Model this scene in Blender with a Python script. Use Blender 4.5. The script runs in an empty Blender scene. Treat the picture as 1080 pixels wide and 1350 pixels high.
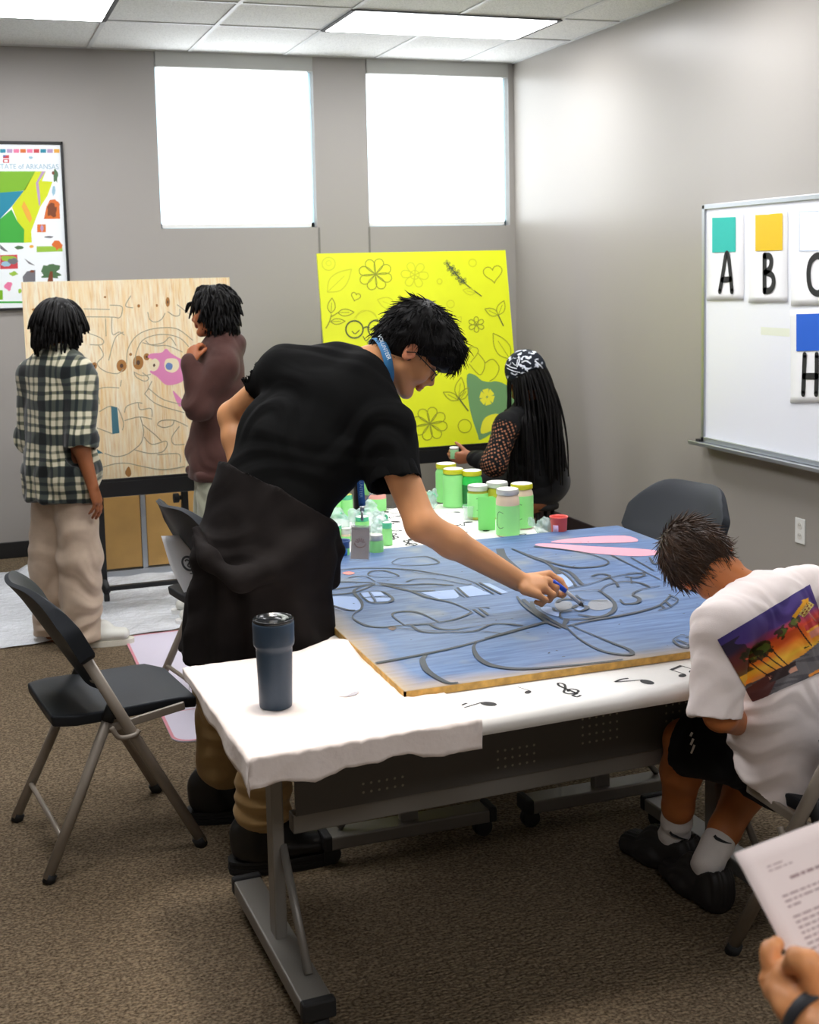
import bpy, bmesh, math, random
import numpy as np
from mathutils import Vector, Matrix
from mathutils.bvhtree import BVHTree
random.seed(7); RNG = np.random.default_rng(11)
PI = math.pi
SC = bpy.context.scene
COL = SC.collection

# ------------------------------------------------------------------ camera
CF, CPY, CH = 1667.0, 540.0, 1.72
def _axes():
    Y = np.array([-62 - 540.0, -(367 - CPY), -CF]); Y /= np.linalg.norm(Y)
    X = np.array([5374 - 540.0, -(247 - CPY), -CF]); X /= np.linalg.norm(X)
    X = X - (X @ Y) * Y; X /= np.linalg.norm(X)
    return np.array([X, Y, np.cross(X, Y)])
CR = _axes()
CC = np.array([0, 0, CH])
RT, UP, AW = CR @ [1, 0, 0], CR @ [0, 1, 0], CR @ [0, 0, -1]     # picture right, up, away in the world
def at(px, py, x=None, y=None, z=None, d=None):
    """a world point seen at a place of the 1080x1350 frame, on a plane of the world"""
    r = CR @ np.array([px - 540.0, -(py - CPY), -CF])
    if z is not None: t = (z - CH) / r[2]
    elif y is not None: t = y / r[1]
    elif x is not None: t = x / r[0]
    else: t = d / CF
    return CC + t * r
def V3(*a): return np.array(a, float)
def nrm(v):
    v = np.asarray(v, float); return v / np.linalg.norm(v)
def mixv(a, b, t): return np.asarray(a) * (1 - t) + np.asarray(b) * t

cam = bpy.data.cameras.new('camera'); camo = bpy.data.objects.new('camera', cam); COL.objects.link(camo)
m4 = Matrix.Identity(4)
for i in range(3):
    for j in range(3): m4[i][j] = CR[i][j]
m4.translation = Vector(CC)
camo.matrix_world = m4
cam.sensor_fit = 'HORIZONTAL'; cam.sensor_width = 36; cam.lens = CF / 1080 * 36
cam.shift_y = -(675 - CPY) / 1080
cam.clip_start = 0.05
cam.dof.use_dof = True; cam.dof.focus_distance = 3.7; cam.dof.aperture_fstop = 9.0
SC.camera = camo

# ------------------------------------------------------------------ materials
def lin(c):
    return tuple(((v / 255) / 12.92 if v / 255 <= 0.04045 else ((v / 255 + 0.055) / 1.055) ** 2.4) for v in c)
class NT:
    def __init__(s, name):
        s.m = bpy.data.materials.new(name); s.m.use_nodes = True
        s.t = s.m.node_tree; s.n = s.t.nodes; s.b = s.n['Principled BSDF']; s.out = s.n['Material Output']
    def add(s, ty, **kw):
        n = s.n.new(ty)
        for k, v in kw.items():
            if k.startswith('i_'): n.inputs[int(k[2:]) if k[2:].isdigit() else k[2:]].default_value = v
            else: setattr(n, k, v)
        return n
    def link(s, a, b): s.t.links.new(a, b)
    def math(s, op, a, b=None, c=None):
        n = s.add('ShaderNodeMath', operation=op)
        for k, v in enumerate((a, b, c)):
            if v is None: continue
            if isinstance(v, (int, float)): n.inputs[k].default_value = v
            else: s.link(v, n.inputs[k])
        return n.outputs[0]
    def mix(s, f, a, b, blend='MIX'):
        n = s.add('ShaderNodeMix', data_type='RGBA', blend_type=blend)
        for k, v in ((0, f), (6, a), (7, b)):
            if isinstance(v, (int, float)): n.inputs[k].default_value = v
            elif isinstance(v, tuple): n.inputs[k].default_value = (*v[:3], 1)
            else: s.link(v, n.inputs[k])
        return n.outputs[2]
    def obj(s): return s.add('ShaderNodeTexCoord').outputs['Object']
    def noise(s, scale, detail=3, vec=None, rough=.5, sc=None):
        n = s.add('ShaderNodeTexNoise'); n.inputs['Scale'].default_value = scale; n.inputs['Detail'].default_value = detail
        n.inputs['Roughness'].default_value = rough
        v = vec if vec is not None else s.obj()
        if sc is not None:
            mp = s.add('ShaderNodeMapping'); mp.inputs['Scale'].default_value = sc; s.link(v, mp.inputs[0]); v = mp.outputs[0]
        s.link(v, n.inputs['Vector']); return n.outputs[0]
    def ramp(s, f, stops, interp='LINEAR'):
        n = s.add('ShaderNodeValToRGB'); r = n.color_ramp; r.interpolation = interp
        while len(r.elements) < len(stops): r.elements.new(.5)
        for e, (p, c) in zip(r.elements, stops): e.position = p; e.color = (*c[:3], 1) if not isinstance(c, (int, float)) else (c, c, c, 1)
        s.link(f, n.inputs[0]); return n.outputs[0]
    def bump(s, h, strength=.3, dist=.01):
        n = s.add('ShaderNodeBump'); n.inputs['Strength'].default_value = strength; n.inputs['Distance'].default_value = dist
        s.link(h, n.inputs['Height']); s.link(n.outputs[0], s.b.inputs['Normal'])
    def base(s, c):
        if isinstance(c, tuple): s.b.inputs['Base Color'].default_value = (*c[:3], 1)
        else: s.link(c, s.b.inputs['Base Color'])
    def set(s, rough=.5, metal=0, spec=.5, **kw):
        s.b.inputs['Roughness'].default_value = rough; s.b.inputs['Metallic'].default_value = metal
        s.b.inputs['Specular IOR Level'].default_value = spec
        for k, v in kw.items(): s.b.inputs[k.replace('_', ' ')].default_value = v
def mat(name, rgb, rough=.5, metal=0, spec=.5, var=0, vscale=8, bump=0, bscale=60, bdist=.002, **kw):
    t = NT(name); c = lin(rgb)
    if var:
        a = tuple(v * (1 - var) for v in c); b = tuple(min(1, v * (1 + var)) for v in c)
        t.base(t.ramp(t.noise(vscale, 4), [(.3, a), (.7, b)]))
    else: t.base(c)
    t.set(rough, metal, spec, **kw)
    if bump: t.bump(t.noise(bscale, 4), bump, bdist)
    return t.m
def glow(name, rgb, strength):
    t = NT(name); c = lin(rgb); t.base(c); t.b.inputs['Emission Color'].default_value = (*c, 1); t.b.inputs['Emission Strength'].default_value = strength
    return t.m

# ------------------------------------------------------------------ objects
def tag(o, label=None, cat=None, group=None, kind=None):
    if label: o['label'] = label
    if cat: o['category'] = cat
    if group: o['group'] = group
    if kind: o['kind'] = kind
    return o
def thing(name, label, cat, loc=(0, 0, 0), rz=0, group=None, kind=None):
    o = bpy.data.objects.new(name, None); COL.objects.link(o); o.empty_display_size = .05
    o.location = Vector(loc); o.rotation_euler = (0, 0, rz)
    return tag(o, label, cat, group, kind)
def copy_tree(o, parent=None):
    c = o.copy(); COL.objects.link(c); c.parent = parent
    for ch in list(o.children): copy_tree(ch, c)
    return c
def link(name, me, mats, parent=None, origin=None, smooth=True, bevel=0, label=None):
    o = bpy.data.objects.new(name, me); COL.objects.link(o)
    for m in (mats if isinstance(mats, (list, tuple)) else [mats]): me.materials.append(m)
    if parent is not None: o.parent = parent
    if origin is not None:
        if parent is not None:
            off = Vector(origin); me.transform(Matrix.Translation(-off)); o.location = off
        else:
            me.transform(Matrix.Translation(-Vector(origin))); o.location = Vector(origin)
    if smooth: me.polygons.foreach_set('use_smooth', [True] * len(me.polygons))
    if bevel:
        b = o.modifiers.new('bevel', 'BEVEL'); b.width = bevel; b.segments = 2; b.limit_method = 'ANGLE'; b.angle_limit = .6
        w = o.modifiers.new('wn', 'WEIGHTED_NORMAL'); w.keep_sharp = True
    if label: o['label'] = label
    return o
class MB:
    """a mesh being gathered: vertices, faces, material index per face"""
    def __init__(s): s.v = []; s.f = []; s.mi = []
    def add(s, vs, fs, mi=0):
        n = len(s.v); s.v += [tuple(map(float, p)) for p in vs]; s.f += [tuple(n + i for i in f) for f in fs]; s.mi += [mi] * len(fs); return s
    def box(s, c, size, ax=None, mi=0):
        ax = np.eye(3) if ax is None else np.asarray(ax); c = np.asarray(c, float)
        vs = [c + ax[0] * a * size[0] / 2 + ax[1] * b * size[1] / 2 + ax[2] * d * size[2] / 2 for a in (-1, 1) for b in (-1, 1) for d in (-1, 1)]
        return s.add(vs, [(0, 1, 3, 2), (4, 6, 7, 5), (0, 4, 5, 1), (2, 3, 7, 6), (0, 2, 6, 4), (1, 5, 7, 3)], mi)
    def bb(s, lo, hi, mi=0):
        lo = np.asarray(lo, float); hi = np.asarray(hi, float); return s.box((lo + hi) / 2, hi - lo, None, mi)
    def tube(s, pts, r, n=8, side=None, flat=1.0, caps=True, mi=0):
        """a round (or flattened) tube through points; r a number or one per point; flat scales the second axis"""
        P = [np.asarray(p, float) for p in pts]; k = len(P); r = [r] * k if isinstance(r, (int, float)) else list(r)
        vs = []; u = None
        for i in range(k):
            t = nrm(P[min(i + 1, k - 1)] - P[max(i - 1, 0)])
            if u is None:
                a = np.asarray(side, float) if side is not None else (V3(0, 0, 1) if abs(t[2]) < .9 else V3(1, 0, 0))
                u = nrm(a - (a @ t) * t)
            else: u = nrm(u - (u @ t) * t)
            w = np.cross(t, u)
            for j in range(n):
                q = 2 * PI * j / n; vs.append(P[i] + r[i] * (u * math.cos(q) + w * math.sin(q) * flat))
        fs = [(i * n + j, i * n + (j + 1) % n, (i + 1) * n + (j + 1) % n, (i + 1) * n + j) for i in range(k - 1) for j in range(n)]
        if caps: fs += [tuple(range(n - 1, -1, -1)), tuple((k - 1) * n + j for j in range(n))]
        return s.add(vs, fs, mi)
    def bar(s, a, b, w, h, side, mi=0):
        """a rectangular bar from a to b, w along side and h across"""
        a = np.asarray(a, float); b = np.asarray(b, float); t = nrm(b - a); u = np.asarray(side, float); u = nrm(u - (u @ t) * t); v = np.cross(t, u)
        return s.box((a + b) / 2, (np.linalg.norm(b - a), w, h), (t, u, v), mi)
    def lathe(s, prof, c=(0, 0, 0), n=24, ax=None, mi=0, caps=True):
        ax = np.eye(3) if ax is None else np.asarray(ax); c = np.asarray(c, float); vs = []
        for r, z in prof:
            for j in range(n):
                q = 2 * PI * j / n; vs.append(c + ax[0] * r * math.cos(q) + ax[1] * r * math.sin(q) + ax[2] * z)
        k = len(prof)
        fs = [(i * n + j, i * n + (j + 1) % n, (i + 1) * n + (j + 1) % n, (i + 1) * n + j) for i in range(k - 1) for j in range(n)]
        if caps: fs += [tuple(range(n - 1, -1, -1)), tuple((k - 1) * n + j for j in range(n))]
        return s.add(vs, fs, mi)
    def poly(s, pts, mi=0): return s.add(pts, [tuple(range(len(pts)))], mi)
    def ribbon(s, pts, w, nor, mi=0, close=False, lift=0):
        P = [np.asarray(p, float) for p in pts]
        if close: P = P + [P[0]]
        k = len(P); nor = nrm(nor); vs = []; w = [w] * k if isinstance(w, (int, float)) else list(w)
        for i in range(k):
            a = P[max(i - 1, 0)]; b = P[min(i + 1, k - 1)]
            if close and i in (0, k - 1): a, b = P[k - 2], P[1]
            t = b - a; l = np.linalg.norm(t)
            t = t / l if l > 1e-9 else V3(1, 0, 0)
            sd = np.cross(nor, t); vs += [P[i] + nor * lift - sd * w[i] / 2, P[i] + nor * lift + sd * w[i] / 2]
        return s.add(vs, [(2 * i, 2 * i + 2, 2 * i + 3, 2 * i + 1) for i in range(k - 1)], mi)
    def mesh(s, name):
        me = bpy.data.meshes.new(name); me.from_pydata(s.v, [], s.f); me.polygons.foreach_set('material_index', s.mi); me.update(); return me
    def build(s, name, mats, parent=None, **kw):
        smooth = kw.pop('smooth', False)
        if parent is not None and kw.pop('world', False):
            off = np.array(parent.location); s.v = [tuple(np.array(p) - off) for p in s.v]
        return link(name, s.mesh(name), mats, parent, smooth=smooth, **kw)
def curve(pts, n=8, close=False):
    """Catmull-Rom through points"""
    P = [np.asarray(p, float) for p in pts]; k = len(P); out = []
    rng = range(k if close else k - 1)
    for i in rng:
        g = (lambda j: P[j % k]) if close else (lambda j: P[min(max(j, 0), k - 1)])
        a, b, c, d = g(i - 1), g(i), g(i + 1), g(i + 2)
        for q in range(n):
            t = q / n; out.append(.5 * (2 * b + (c - a) * t + (2 * a - 5 * b + 4 * c - d) * t * t + (3 * b - a - 3 * c + d) * t ** 3))
    if not close: out.append(P[-1])
    return out
def text_mesh(body, size, extrude=0.0):
    cu = bpy.data.curves.new('lettering', 'FONT'); cu.body = body; cu.size = size; cu.extrude = extrude; cu.align_x = 'CENTER'; cu.align_y = 'CENTER'
    o = bpy.data.objects.new('lettering', cu); COL.objects.link(o)
    dg = bpy.context.evaluated_depsgraph_get(); me = bpy.data.meshes.new_from_object(o.evaluated_get(dg))
    bpy.data.objects.remove(o); bpy.data.curves.remove(cu); return me
def frame_matrix(o, x, y):
    x = nrm(x); y = np.asarray(y, float); y = nrm(y - (y @ x) * x); z = np.cross(x, y)
    m = Matrix.Identity(4)
    for i in range(3): m[i][0], m[i][1], m[i][2], m[i][3] = x[i], y[i], z[i], o[i]
    return m

# ------------------------------------------------------------------ implicit surfaces -> one continuous mesh
def smin(a, b, k):
    h = np.clip(.5 + .5 * (b - a) / k, 0, 1); return b * (1 - h) + a * h - k * h * (1 - h)
class Sdf:
    def __init__(s, res=.006, k=.02): s.p = []; s.res = res; s.k = k
    def _add(s, fn, lo, hi, k, sub): s.p.append((fn, np.minimum(lo, hi), np.maximum(lo, hi), s.k if k is None else k, sub)); return s
    def cap(s, a, b, ra, rb=None, k=None, sub=False, cuts=()):
        rb = ra if rb is None else rb; a = np.asarray(a, float); b = np.asarray(b, float); ab = b - a; L = max(ab @ ab, 1e-12)
        def fn(X, Y, Z):
            t = np.clip(((X - a[0]) * ab[0] + (Y - a[1]) * ab[1] + (Z - a[2]) * ab[2]) / L, 0, 1)
            d = np.sqrt((X - a[0] - t * ab[0]) ** 2 + (Y - a[1] - t * ab[1]) ** 2 + (Z - a[2] - t * ab[2]) ** 2) - (ra + (rb - ra) * t)
            for p, n in cuts: d = np.maximum(d, (X - p[0]) * n[0] + (Y - p[1]) * n[1] + (Z - p[2]) * n[2])
            return d
        r = max(ra, rb); return s._add(fn, np.minimum(a, b) - r, np.maximum(a, b) + r, k, sub)
    def chain(s, pts, rs, k=None):
        for i in range(len(pts) - 1): s.cap(pts[i], pts[i + 1], rs[i], rs[i + 1], k)
        return s
    def ecap(s, a, b, ra, rb, side, k=None, sub=False, cuts=()):
        """a capsule with an elliptic section: radii (across `side`, across the other way) at both ends"""
        a = np.asarray(a, float); b = np.asarray(b, float); ab = b - a; l = np.linalg.norm(ab); t3 = ab / l
        u = np.asarray(side, float); u = nrm(u - (u @ t3) * t3); w = np.cross(t3, u)
        def fn(X, Y, Z):
            dx, dy, dz = X - a[0], Y - a[1], Z - a[2]
            h = dx * t3[0] + dy * t3[1] + dz * t3[2]; t = np.clip(h / l, 0, 1); hz = h - t * l
            r1 = ra[0] + (rb[0] - ra[0]) * t; r2 = ra[1] + (rb[1] - ra[1]) * t; m = np.minimum(r1, r2)
            qu = dx * u[0] + dy * u[1] + dz * u[2]; qw = dx * w[0] + dy * w[1] + dz * w[2]
            d = (np.sqrt((qu / r1) ** 2 + (qw / r2) ** 2 + (hz / m) ** 2) - 1) * m
            for p, n in cuts: d = np.maximum(d, (X - p[0]) * n[0] + (Y - p[1]) * n[1] + (Z - p[2]) * n[2])
            return d
        r = max(*ra, *rb); return s._add(fn, np.minimum(a, b) - r, np.maximum(a, b) + r, k, sub)
    def ell(s, c, r, ax=None, k=None, sub=False, cuts=()):
        c = np.asarray(c, float); ax = np.eye(3) if ax is None else np.asarray(ax); m = min(r)
        def fn(X, Y, Z):
            dx, dy, dz = X - c[0], Y - c[1], Z - c[2]; q = [dx * a[0] + dy * a[1] + dz * a[2] for a in ax]
            k0 = np.sqrt(sum((q[i] / r[i]) ** 2 for i in range(3))); k1 = np.sqrt(sum((q[i] / r[i] ** 2) ** 2 for i in range(3))) + 1e-9
            d = k0 * (k0 - 1) / k1
            for p, n in cuts: d = np.maximum(d, (X - p[0]) * n[0] + (Y - p[1]) * n[1] + (Z - p[2]) * n[2])
            return d
        R = max(r); return s._add(fn, c - R, c + R, k, sub)
    def rbox(s, c, half, ax=None, rad=.01, k=None, sub=False):
        c = np.asarray(c, float); ax = np.eye(3) if ax is None else np.asarray(ax); h = np.asarray(half) - rad
        def fn(X, Y, Z):
            dx, dy, dz = X - c[0], Y - c[1], Z - c[2]; q = [np.abs(dx * a[0] + dy * a[1] + dz * a[2]) - h[i] for i, a in enumerate(ax)]
            o = np.sqrt(sum(np.maximum(v, 0) ** 2 for v in q)); return o + np.minimum(np.maximum(np.maximum(q[0], q[1]), q[2]), 0) - rad
        R = np.linalg.norm(half); return s._add(fn, c - R, c + R, k, sub)
    def cut(s, p, n):
        """cut the whole gathered shape by a half space"""
        s.p.append(('cut', np.asarray(p, float), np.asarray(n, float), 0, 0)); return s
    def mesh(s, smooth=1):
        lo = np.min([q[1] for q in s.p if not isinstance(q[0], str) and not q[4]], 0) - 3 * s.res; hi = np.max([q[2] for q in s.p if not isinstance(q[0], str) and not q[4]], 0) + 3 * s.res
        n = np.ceil((hi - lo) / s.res).astype(int) + 1
        ax = [lo[i] + s.res * np.arange(n[i]) for i in range(3)]
        F = np.full(n, .2, np.float32)
        for fn, a, b, k, sub in s.p:
            if isinstance(fn, str):
                F = np.maximum(F, ((ax[0][:, None, None] - a[0]) * b[0] + (ax[1][None, :, None] - a[1]) * b[1] + (ax[2][None, None, :] - a[2]) * b[2]).astype(np.float32)); continue
            mg = k + 2.5 * s.res
            i0 = np.clip(np.floor((a - mg - lo) / s.res).astype(int), 0, n); i1 = np.clip(np.ceil((b + mg - lo) / s.res).astype(int) + 1, 0, n)
            if (i1 <= i0).any(): continue
            sl = tuple(slice(i0[i], i1[i]) for i in range(3))
            d = fn(ax[0][sl[0]][:, None, None], ax[1][sl[1]][None, :, None], ax[2][sl[2]][None, None, :])
            F[sl] = -smin(-F[sl], d, max(k, 1e-5)) if sub else smin(F[sl], d, max(k, 1e-5))
        V, Q = surfnet(F, lo, s.res)
        if smooth: V = relax(V, Q, smooth)
        return V, Q
def surfnet(F, lo, h):
    S = F < 0; nx, ny, nz = F.shape
    c = S[:-1, :-1, :-1].astype(np.int8)
    for dx, dy, dz in ((1, 0, 0), (0, 1, 0), (0, 0, 1), (1, 1, 0), (1, 0, 1), (0, 1, 1), (1, 1, 1)):
        c = c + S[dx:nx - 1 + dx, dy:ny - 1 + dy, dz:nz - 1 + dz]
    I = np.argwhere((c > 0) & (c < 8)); corner = [(0, 0, 0), (1, 0, 0), (0, 1, 0), (1, 1, 0), (0, 0, 1), (1, 0, 1), (0, 1, 1), (1, 1, 1)]
    val = [F[I[:, 0] + a, I[:, 1] + b, I[:, 2] + d] for a, b, d in corner]
    pos = np.zeros((len(I), 3)); cnt = np.zeros(len(I))
    for a in range(8):
        for b in range(a + 1, 8):
            df = [corner[b][i] - corner[a][i] for i in range(3)]
            if sum(map(abs, df)) != 1: continue
            m = (val[a] < 0) != (val[b] < 0); den = np.where(m, val[a] - val[b], 1); t = np.where(m, val[a] / den, 0)
            for i in range(3): pos[:, i] += np.where(m, corner[a][i] + t * df[i], 0)
            cnt += m
    V = lo + h * (I + pos / cnt[:, None])
    ID = np.full((nx - 1, ny - 1, nz - 1), -1, np.int32); ID[I[:, 0], I[:, 1], I[:, 2]] = np.arange(len(I))
    Q = []
    for axis in range(3):
        a, b = [(1, 2), (2, 0), (0, 1)][axis]
        s0 = [slice(None)] * 3; s1 = [slice(None)] * 3; s0[axis] = slice(0, -1); s1[axis] = slice(1, None)
        e = S[tuple(s0)] != S[tuple(s1)]; E = np.argwhere(e)
        E = E[(E[:, a] > 0) & (E[:, b] > 0) & (E[:, a] < F.shape[a] - 1) & (E[:, b] < F.shape[b] - 1)]
        inside = S[E[:, 0], E[:, 1], E[:, 2]]
        def g(da, db):
            K = E.copy(); K[:, a] += da; K[:, b] += db; return ID[K[:, 0], K[:, 1], K[:, 2]]
        q = np.stack([g(-1, -1), g(0, -1), g(0, 0), g(-1, 0)], 1); q[~inside] = q[~inside][:, ::-1]; Q.append(q)
    Q = np.concatenate(Q); return V, Q[(Q >= 0).all(1)]
def relax(V, Q, it=1, f=.5):
    e = np.concatenate([Q[:, [0, 1]], Q[:, [1, 2]], Q[:, [2, 3]], Q[:, [3, 0]]])
    for _ in range(it):
        A = np.zeros_like(V); n = np.zeros(len(V))
        for i in range(3): A[:, i] = np.bincount(e[:, 0], V[e[:, 1], i], len(V)) + np.bincount(e[:, 1], V[e[:, 0], i], len(V))
        n = np.bincount(e[:, 0], minlength=len(V)) + np.bincount(e[:, 1], minlength=len(V))
        V = V * (1 - f) + f * A / np.maximum(n, 1)[:, None]
    return V
def normals(V, Q):
    fn = np.cross(V[Q[:, 2]] - V[Q[:, 0]], V[Q[:, 3]] - V[Q[:, 1]]); N = np.zeros_like(V)
    for c in range(4):
        for i in range(3): N[:, i] += np.bincount(Q[:, c], fn[:, i], len(V))
    return N / np.maximum(np.linalg.norm(N, axis=1), 1e-12)[:, None]
def wob(P, f, seed=0):
    """smooth noise from a few sines, about -1..1"""
    r = np.random.default_rng(seed); o = np.zeros(len(P))
    for _ in range(5):
        d = r.normal(size=3); d /= np.linalg.norm(d); o += np.sin(P @ d * f * r.uniform(.6, 1.5) * 2 * PI + r.uniform(0, 6.28))
    return o / 2.6
def folds(P, d, f, amp, seed=0, warp=.6, wf=4):
    """cloth folds: ridges running across direction d"""
    ph = P @ nrm(d) * f + warp * wob(P, wf, seed)
    w = np.sin(2 * PI * ph); return amp * (np.sign(w) * np.abs(w) ** 1.4) * (.55 + .45 * wob(P, wf * .7, seed + 5))
def np_mesh(name, V, Q, col=None):
    me = bpy.data.meshes.new(name); me.vertices.add(len(V)); me.vertices.foreach_set('co', np.asarray(V, np.float32).ravel())
    k = Q.shape[1]; me.loops.add(Q.size); me.loops.foreach_set('vertex_index', Q.astype(np.int32).ravel())
    me.polygons.add(len(Q)); me.polygons.foreach_set('loop_start', np.arange(0, Q.size, k, dtype=np.int32)); me.polygons.foreach_set('loop_total', np.full(len(Q), k, np.int32))
    me.update(calc_edges=True); me.validate()
    if col is not None:
        a = me.color_attributes.new('Col', 'FLOAT_COLOR', 'POINT'); c = np.ones((len(V), 4), np.float32); c[:, :3] = col; a.data.foreach_set('color', c.ravel())
    return me
def part(name, VQ, mats, parent, disp=None, col=None, **kw):
    V, Q = VQ
    if disp is not None: V = V + normals(V, Q) * disp(V)[:, None]
    c = col(V) if col is not None else None
    off = np.array(parent.location) if parent is not None else np.zeros(3)
    return link(name, np_mesh(name, V - off, Q, c), mats, parent, **kw)
def tufts(name, roots, dirs, nors, length, rad, mats, parent, lift=.25, curl=.0, seg=4, seed=3, droop=None, n=4):
    """many tapered strands as one mesh: roots, tangents, normals"""
    r = np.random.default_rng(seed); mb = MB(); off = np.array(parent.location)
    for p, d, no in zip(roots, dirs, nors):
        L = length * r.uniform(.6, 1.25); pts = []; q = p - no * rad; dd = nrm(d + r.normal(size=3) * .18); lf = lift * r.uniform(.2, 1.4)
        for i in range(seg + 1):
            pts.append(q - off); t = i / seg
            dd = nrm(dd + no * lf * (.6 - t) + r.normal(size=3) * curl + (0 if droop is None else np.asarray(droop) * t))
            q = q + dd * L / seg
        rr = rad * r.uniform(.7, 1.3); mb.tube(pts, [rr * (1 - .85 * (i / seg) ** 1.5) for i in range(seg + 1)], n=n, side=no, flat=.6)
    return mb.build(name, mats, parent, smooth=True)
# ================================================================== materials
M_wall = mat('wall_paint', (158, 153, 147), rough=.34, spec=.42, bump=.05, bscale=400, bdist=.001)
M_wallb = mat('back_wall_paint', (160, 156, 152), rough=.5, spec=.4, bump=.05, bscale=400, bdist=.001)
M_white = mat('white_paint', (228, 228, 226), rough=.5)
M_black = mat('black_metal', (18, 18, 20), rough=.45)
M_rubber = mat('black_rubber', (22, 22, 23), rough=.7)
M_base = mat('dark_baseboard', (34, 22, 26), rough=.5)
M_alu = mat('aluminium', (176, 180, 186), rough=.35, metal=.8)
M_steel = mat('grey_table_steel', (128, 124, 118), rough=.42, metal=.35)
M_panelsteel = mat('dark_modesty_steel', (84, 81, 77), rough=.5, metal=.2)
M_hole = mat('lit_hole_disc', (150, 142, 128), rough=.8)
M_chairframe = mat('beige_grey_enamel', (150, 140, 128), rough=.4, metal=.15)
M_chairplastic = mat('charcoal_plastic', (34, 38, 44), rough=.55, spec=.3, bump=.15, bscale=300, bdist=.001)
M_paper = mat('white_paper', (240, 240, 242), rough=.7)
M_ink = mat('black_ink', (24, 24, 26), rough=.7)

def carpet():
    t = NT('loop_carpet'); o = t.obj()
    v = t.add('ShaderNodeTexVoronoi'); v.inputs['Scale'].default_value = 58; mp = t.add('ShaderNodeMapping'); mp.inputs['Scale'].default_value = (1, 1.9, 1); mp.inputs['Rotation'].default_value = (0, 0, .6)
    t.link(o, mp.inputs[0]); t.link(mp.outputs[0], v.inputs['Vector'])
    n1 = t.noise(1.3, 3); n2 = t.noise(130, 2)
    c = t.mix(n1, lin((122, 103, 80)), lin((136, 118, 95)))
    c2 = t.mix(t.ramp(v.outputs['Distance'], [(.05, 1.0), (.55, 0.0)]), lin((70, 57, 42)), c)
    c3 = t.mix(t.ramp(n2, [(.35, 0.0), (.7, .55)]), c2, lin((158, 142, 118)))
    t.base(c3); t.set(.95, spec=.15)
    h = t.math('ADD', t.math('MULTIPLY', v.outputs['Distance'], -1.0), t.math('MULTIPLY', n2, .4)); t.bump(h, .9, .006); return t.m
M_carpet = carpet()
def tiles():
    t = NT('mineral_ceiling_tile'); n = t.noise(160, 3); n2 = t.noise(40, 4)
    t.base(t.mix(t.ramp(n, [(.38, 0.0), (.5, 1.0)]), lin((205, 205, 203)), lin((232, 232, 230)))); t.set(.9, spec=.2); t.bump(n2, .25, .003); return t.m
M_tile = tiles()
M_grid = mat('ceiling_grid_bar', (205, 206, 206), rough=.5)
M_lens = glow('light_diffuser', (250, 250, 252), 12.0)
def shade_mat():
    t = NT('roller_shade_lit'); n = t.noise(3, 2)
    w = t.add('ShaderNodeTexNoise'); w.inputs['Scale'].default_value = 900
    t.base(lin((235, 238, 240))); t.b.inputs['Emission Color'].default_value = (*lin((244, 250, 255)), 1); t.b.inputs['Emission Strength'].default_value = 3.0; t.set(.8); return t.m
M_shade = shade_mat()
M_cass = mat('shade_cassette', (176, 176, 172), rough=.5)
M_winframe = mat('pale_blue_window_frame', (196, 222, 232), rough=.35)
def glassm():
    t = NT('window_glass'); t.base((.9, .95, .97)); t.set(.02, **{'Transmission_Weight': 1.0}); return t.m
M_glass = glassm()

XR, YB, H = 3.67, 8.04, 3.09
XL, YF = -3.1, -2.2
def struct(mb, name, m, parent=None, **kw):
    o = mb.build(name, m, parent, **kw)
    if parent is None: o['kind'] = 'structure'
    return o
# floor, walls with two window openings, ceiling
struct(MB().bb((XL - .15, YF - .15, -.12), (XR + .15, YB + .2, 0)), 'floor', M_carpet)
WZ = 2.0; W1 = (1.245, 2.255); W2 = (2.615, 3.63)
wb = MB()
wb.bb((XL - .15, YB, 0), (XR + .15, YB + .16, WZ)); wb.bb((XL - .15, YB, WZ), (W1[0], YB + .16, H + .12)); wb.bb((W1[1], YB, WZ), (W2[0], YB + .16, H + .12)); wb.bb((W2[1], YB, WZ), (XR + .15, YB + .16, H + .12))
struct(wb, 'wall_back', M_wallb)
struct(MB().bb((XR, YF, 0), (XR + .15, YB, H + .12)), 'wall_right', M_wall)
struct(MB().bb((XL - .15, YF, 0), (XL, YB, H + .12)), 'wall_left', M_wall)
struct(MB().bb((XL - .15, YF - .15, 0), (XR + .15, YF, H + .12)), 'wall_front', M_wall)
ce = struct(MB().bb((XL - .15, YF - .15, H), (XR + .15, YB + .16, H + .12)), 'ceiling', M_tile)
gx = [.85 + .61 * k for k in range(-6, 5)]; gy = [7.16 - .61 * k for k in range(0, 16)]
g = MB()
for x in gx: g.bb((x - .012, YF, H - .006), (x + .012, YB, H + .001))
for y in gy: g.bb((XL, y - .012, H - .0055), (XR, y + .012, H + .001))
g.bb((XL, YB - .02, H - .006), (XR, YB, H)); g.bb((XR - .02, YF, H - .006), (XR, YB, H))
g.build('grid_bars', M_grid, ce)
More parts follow.
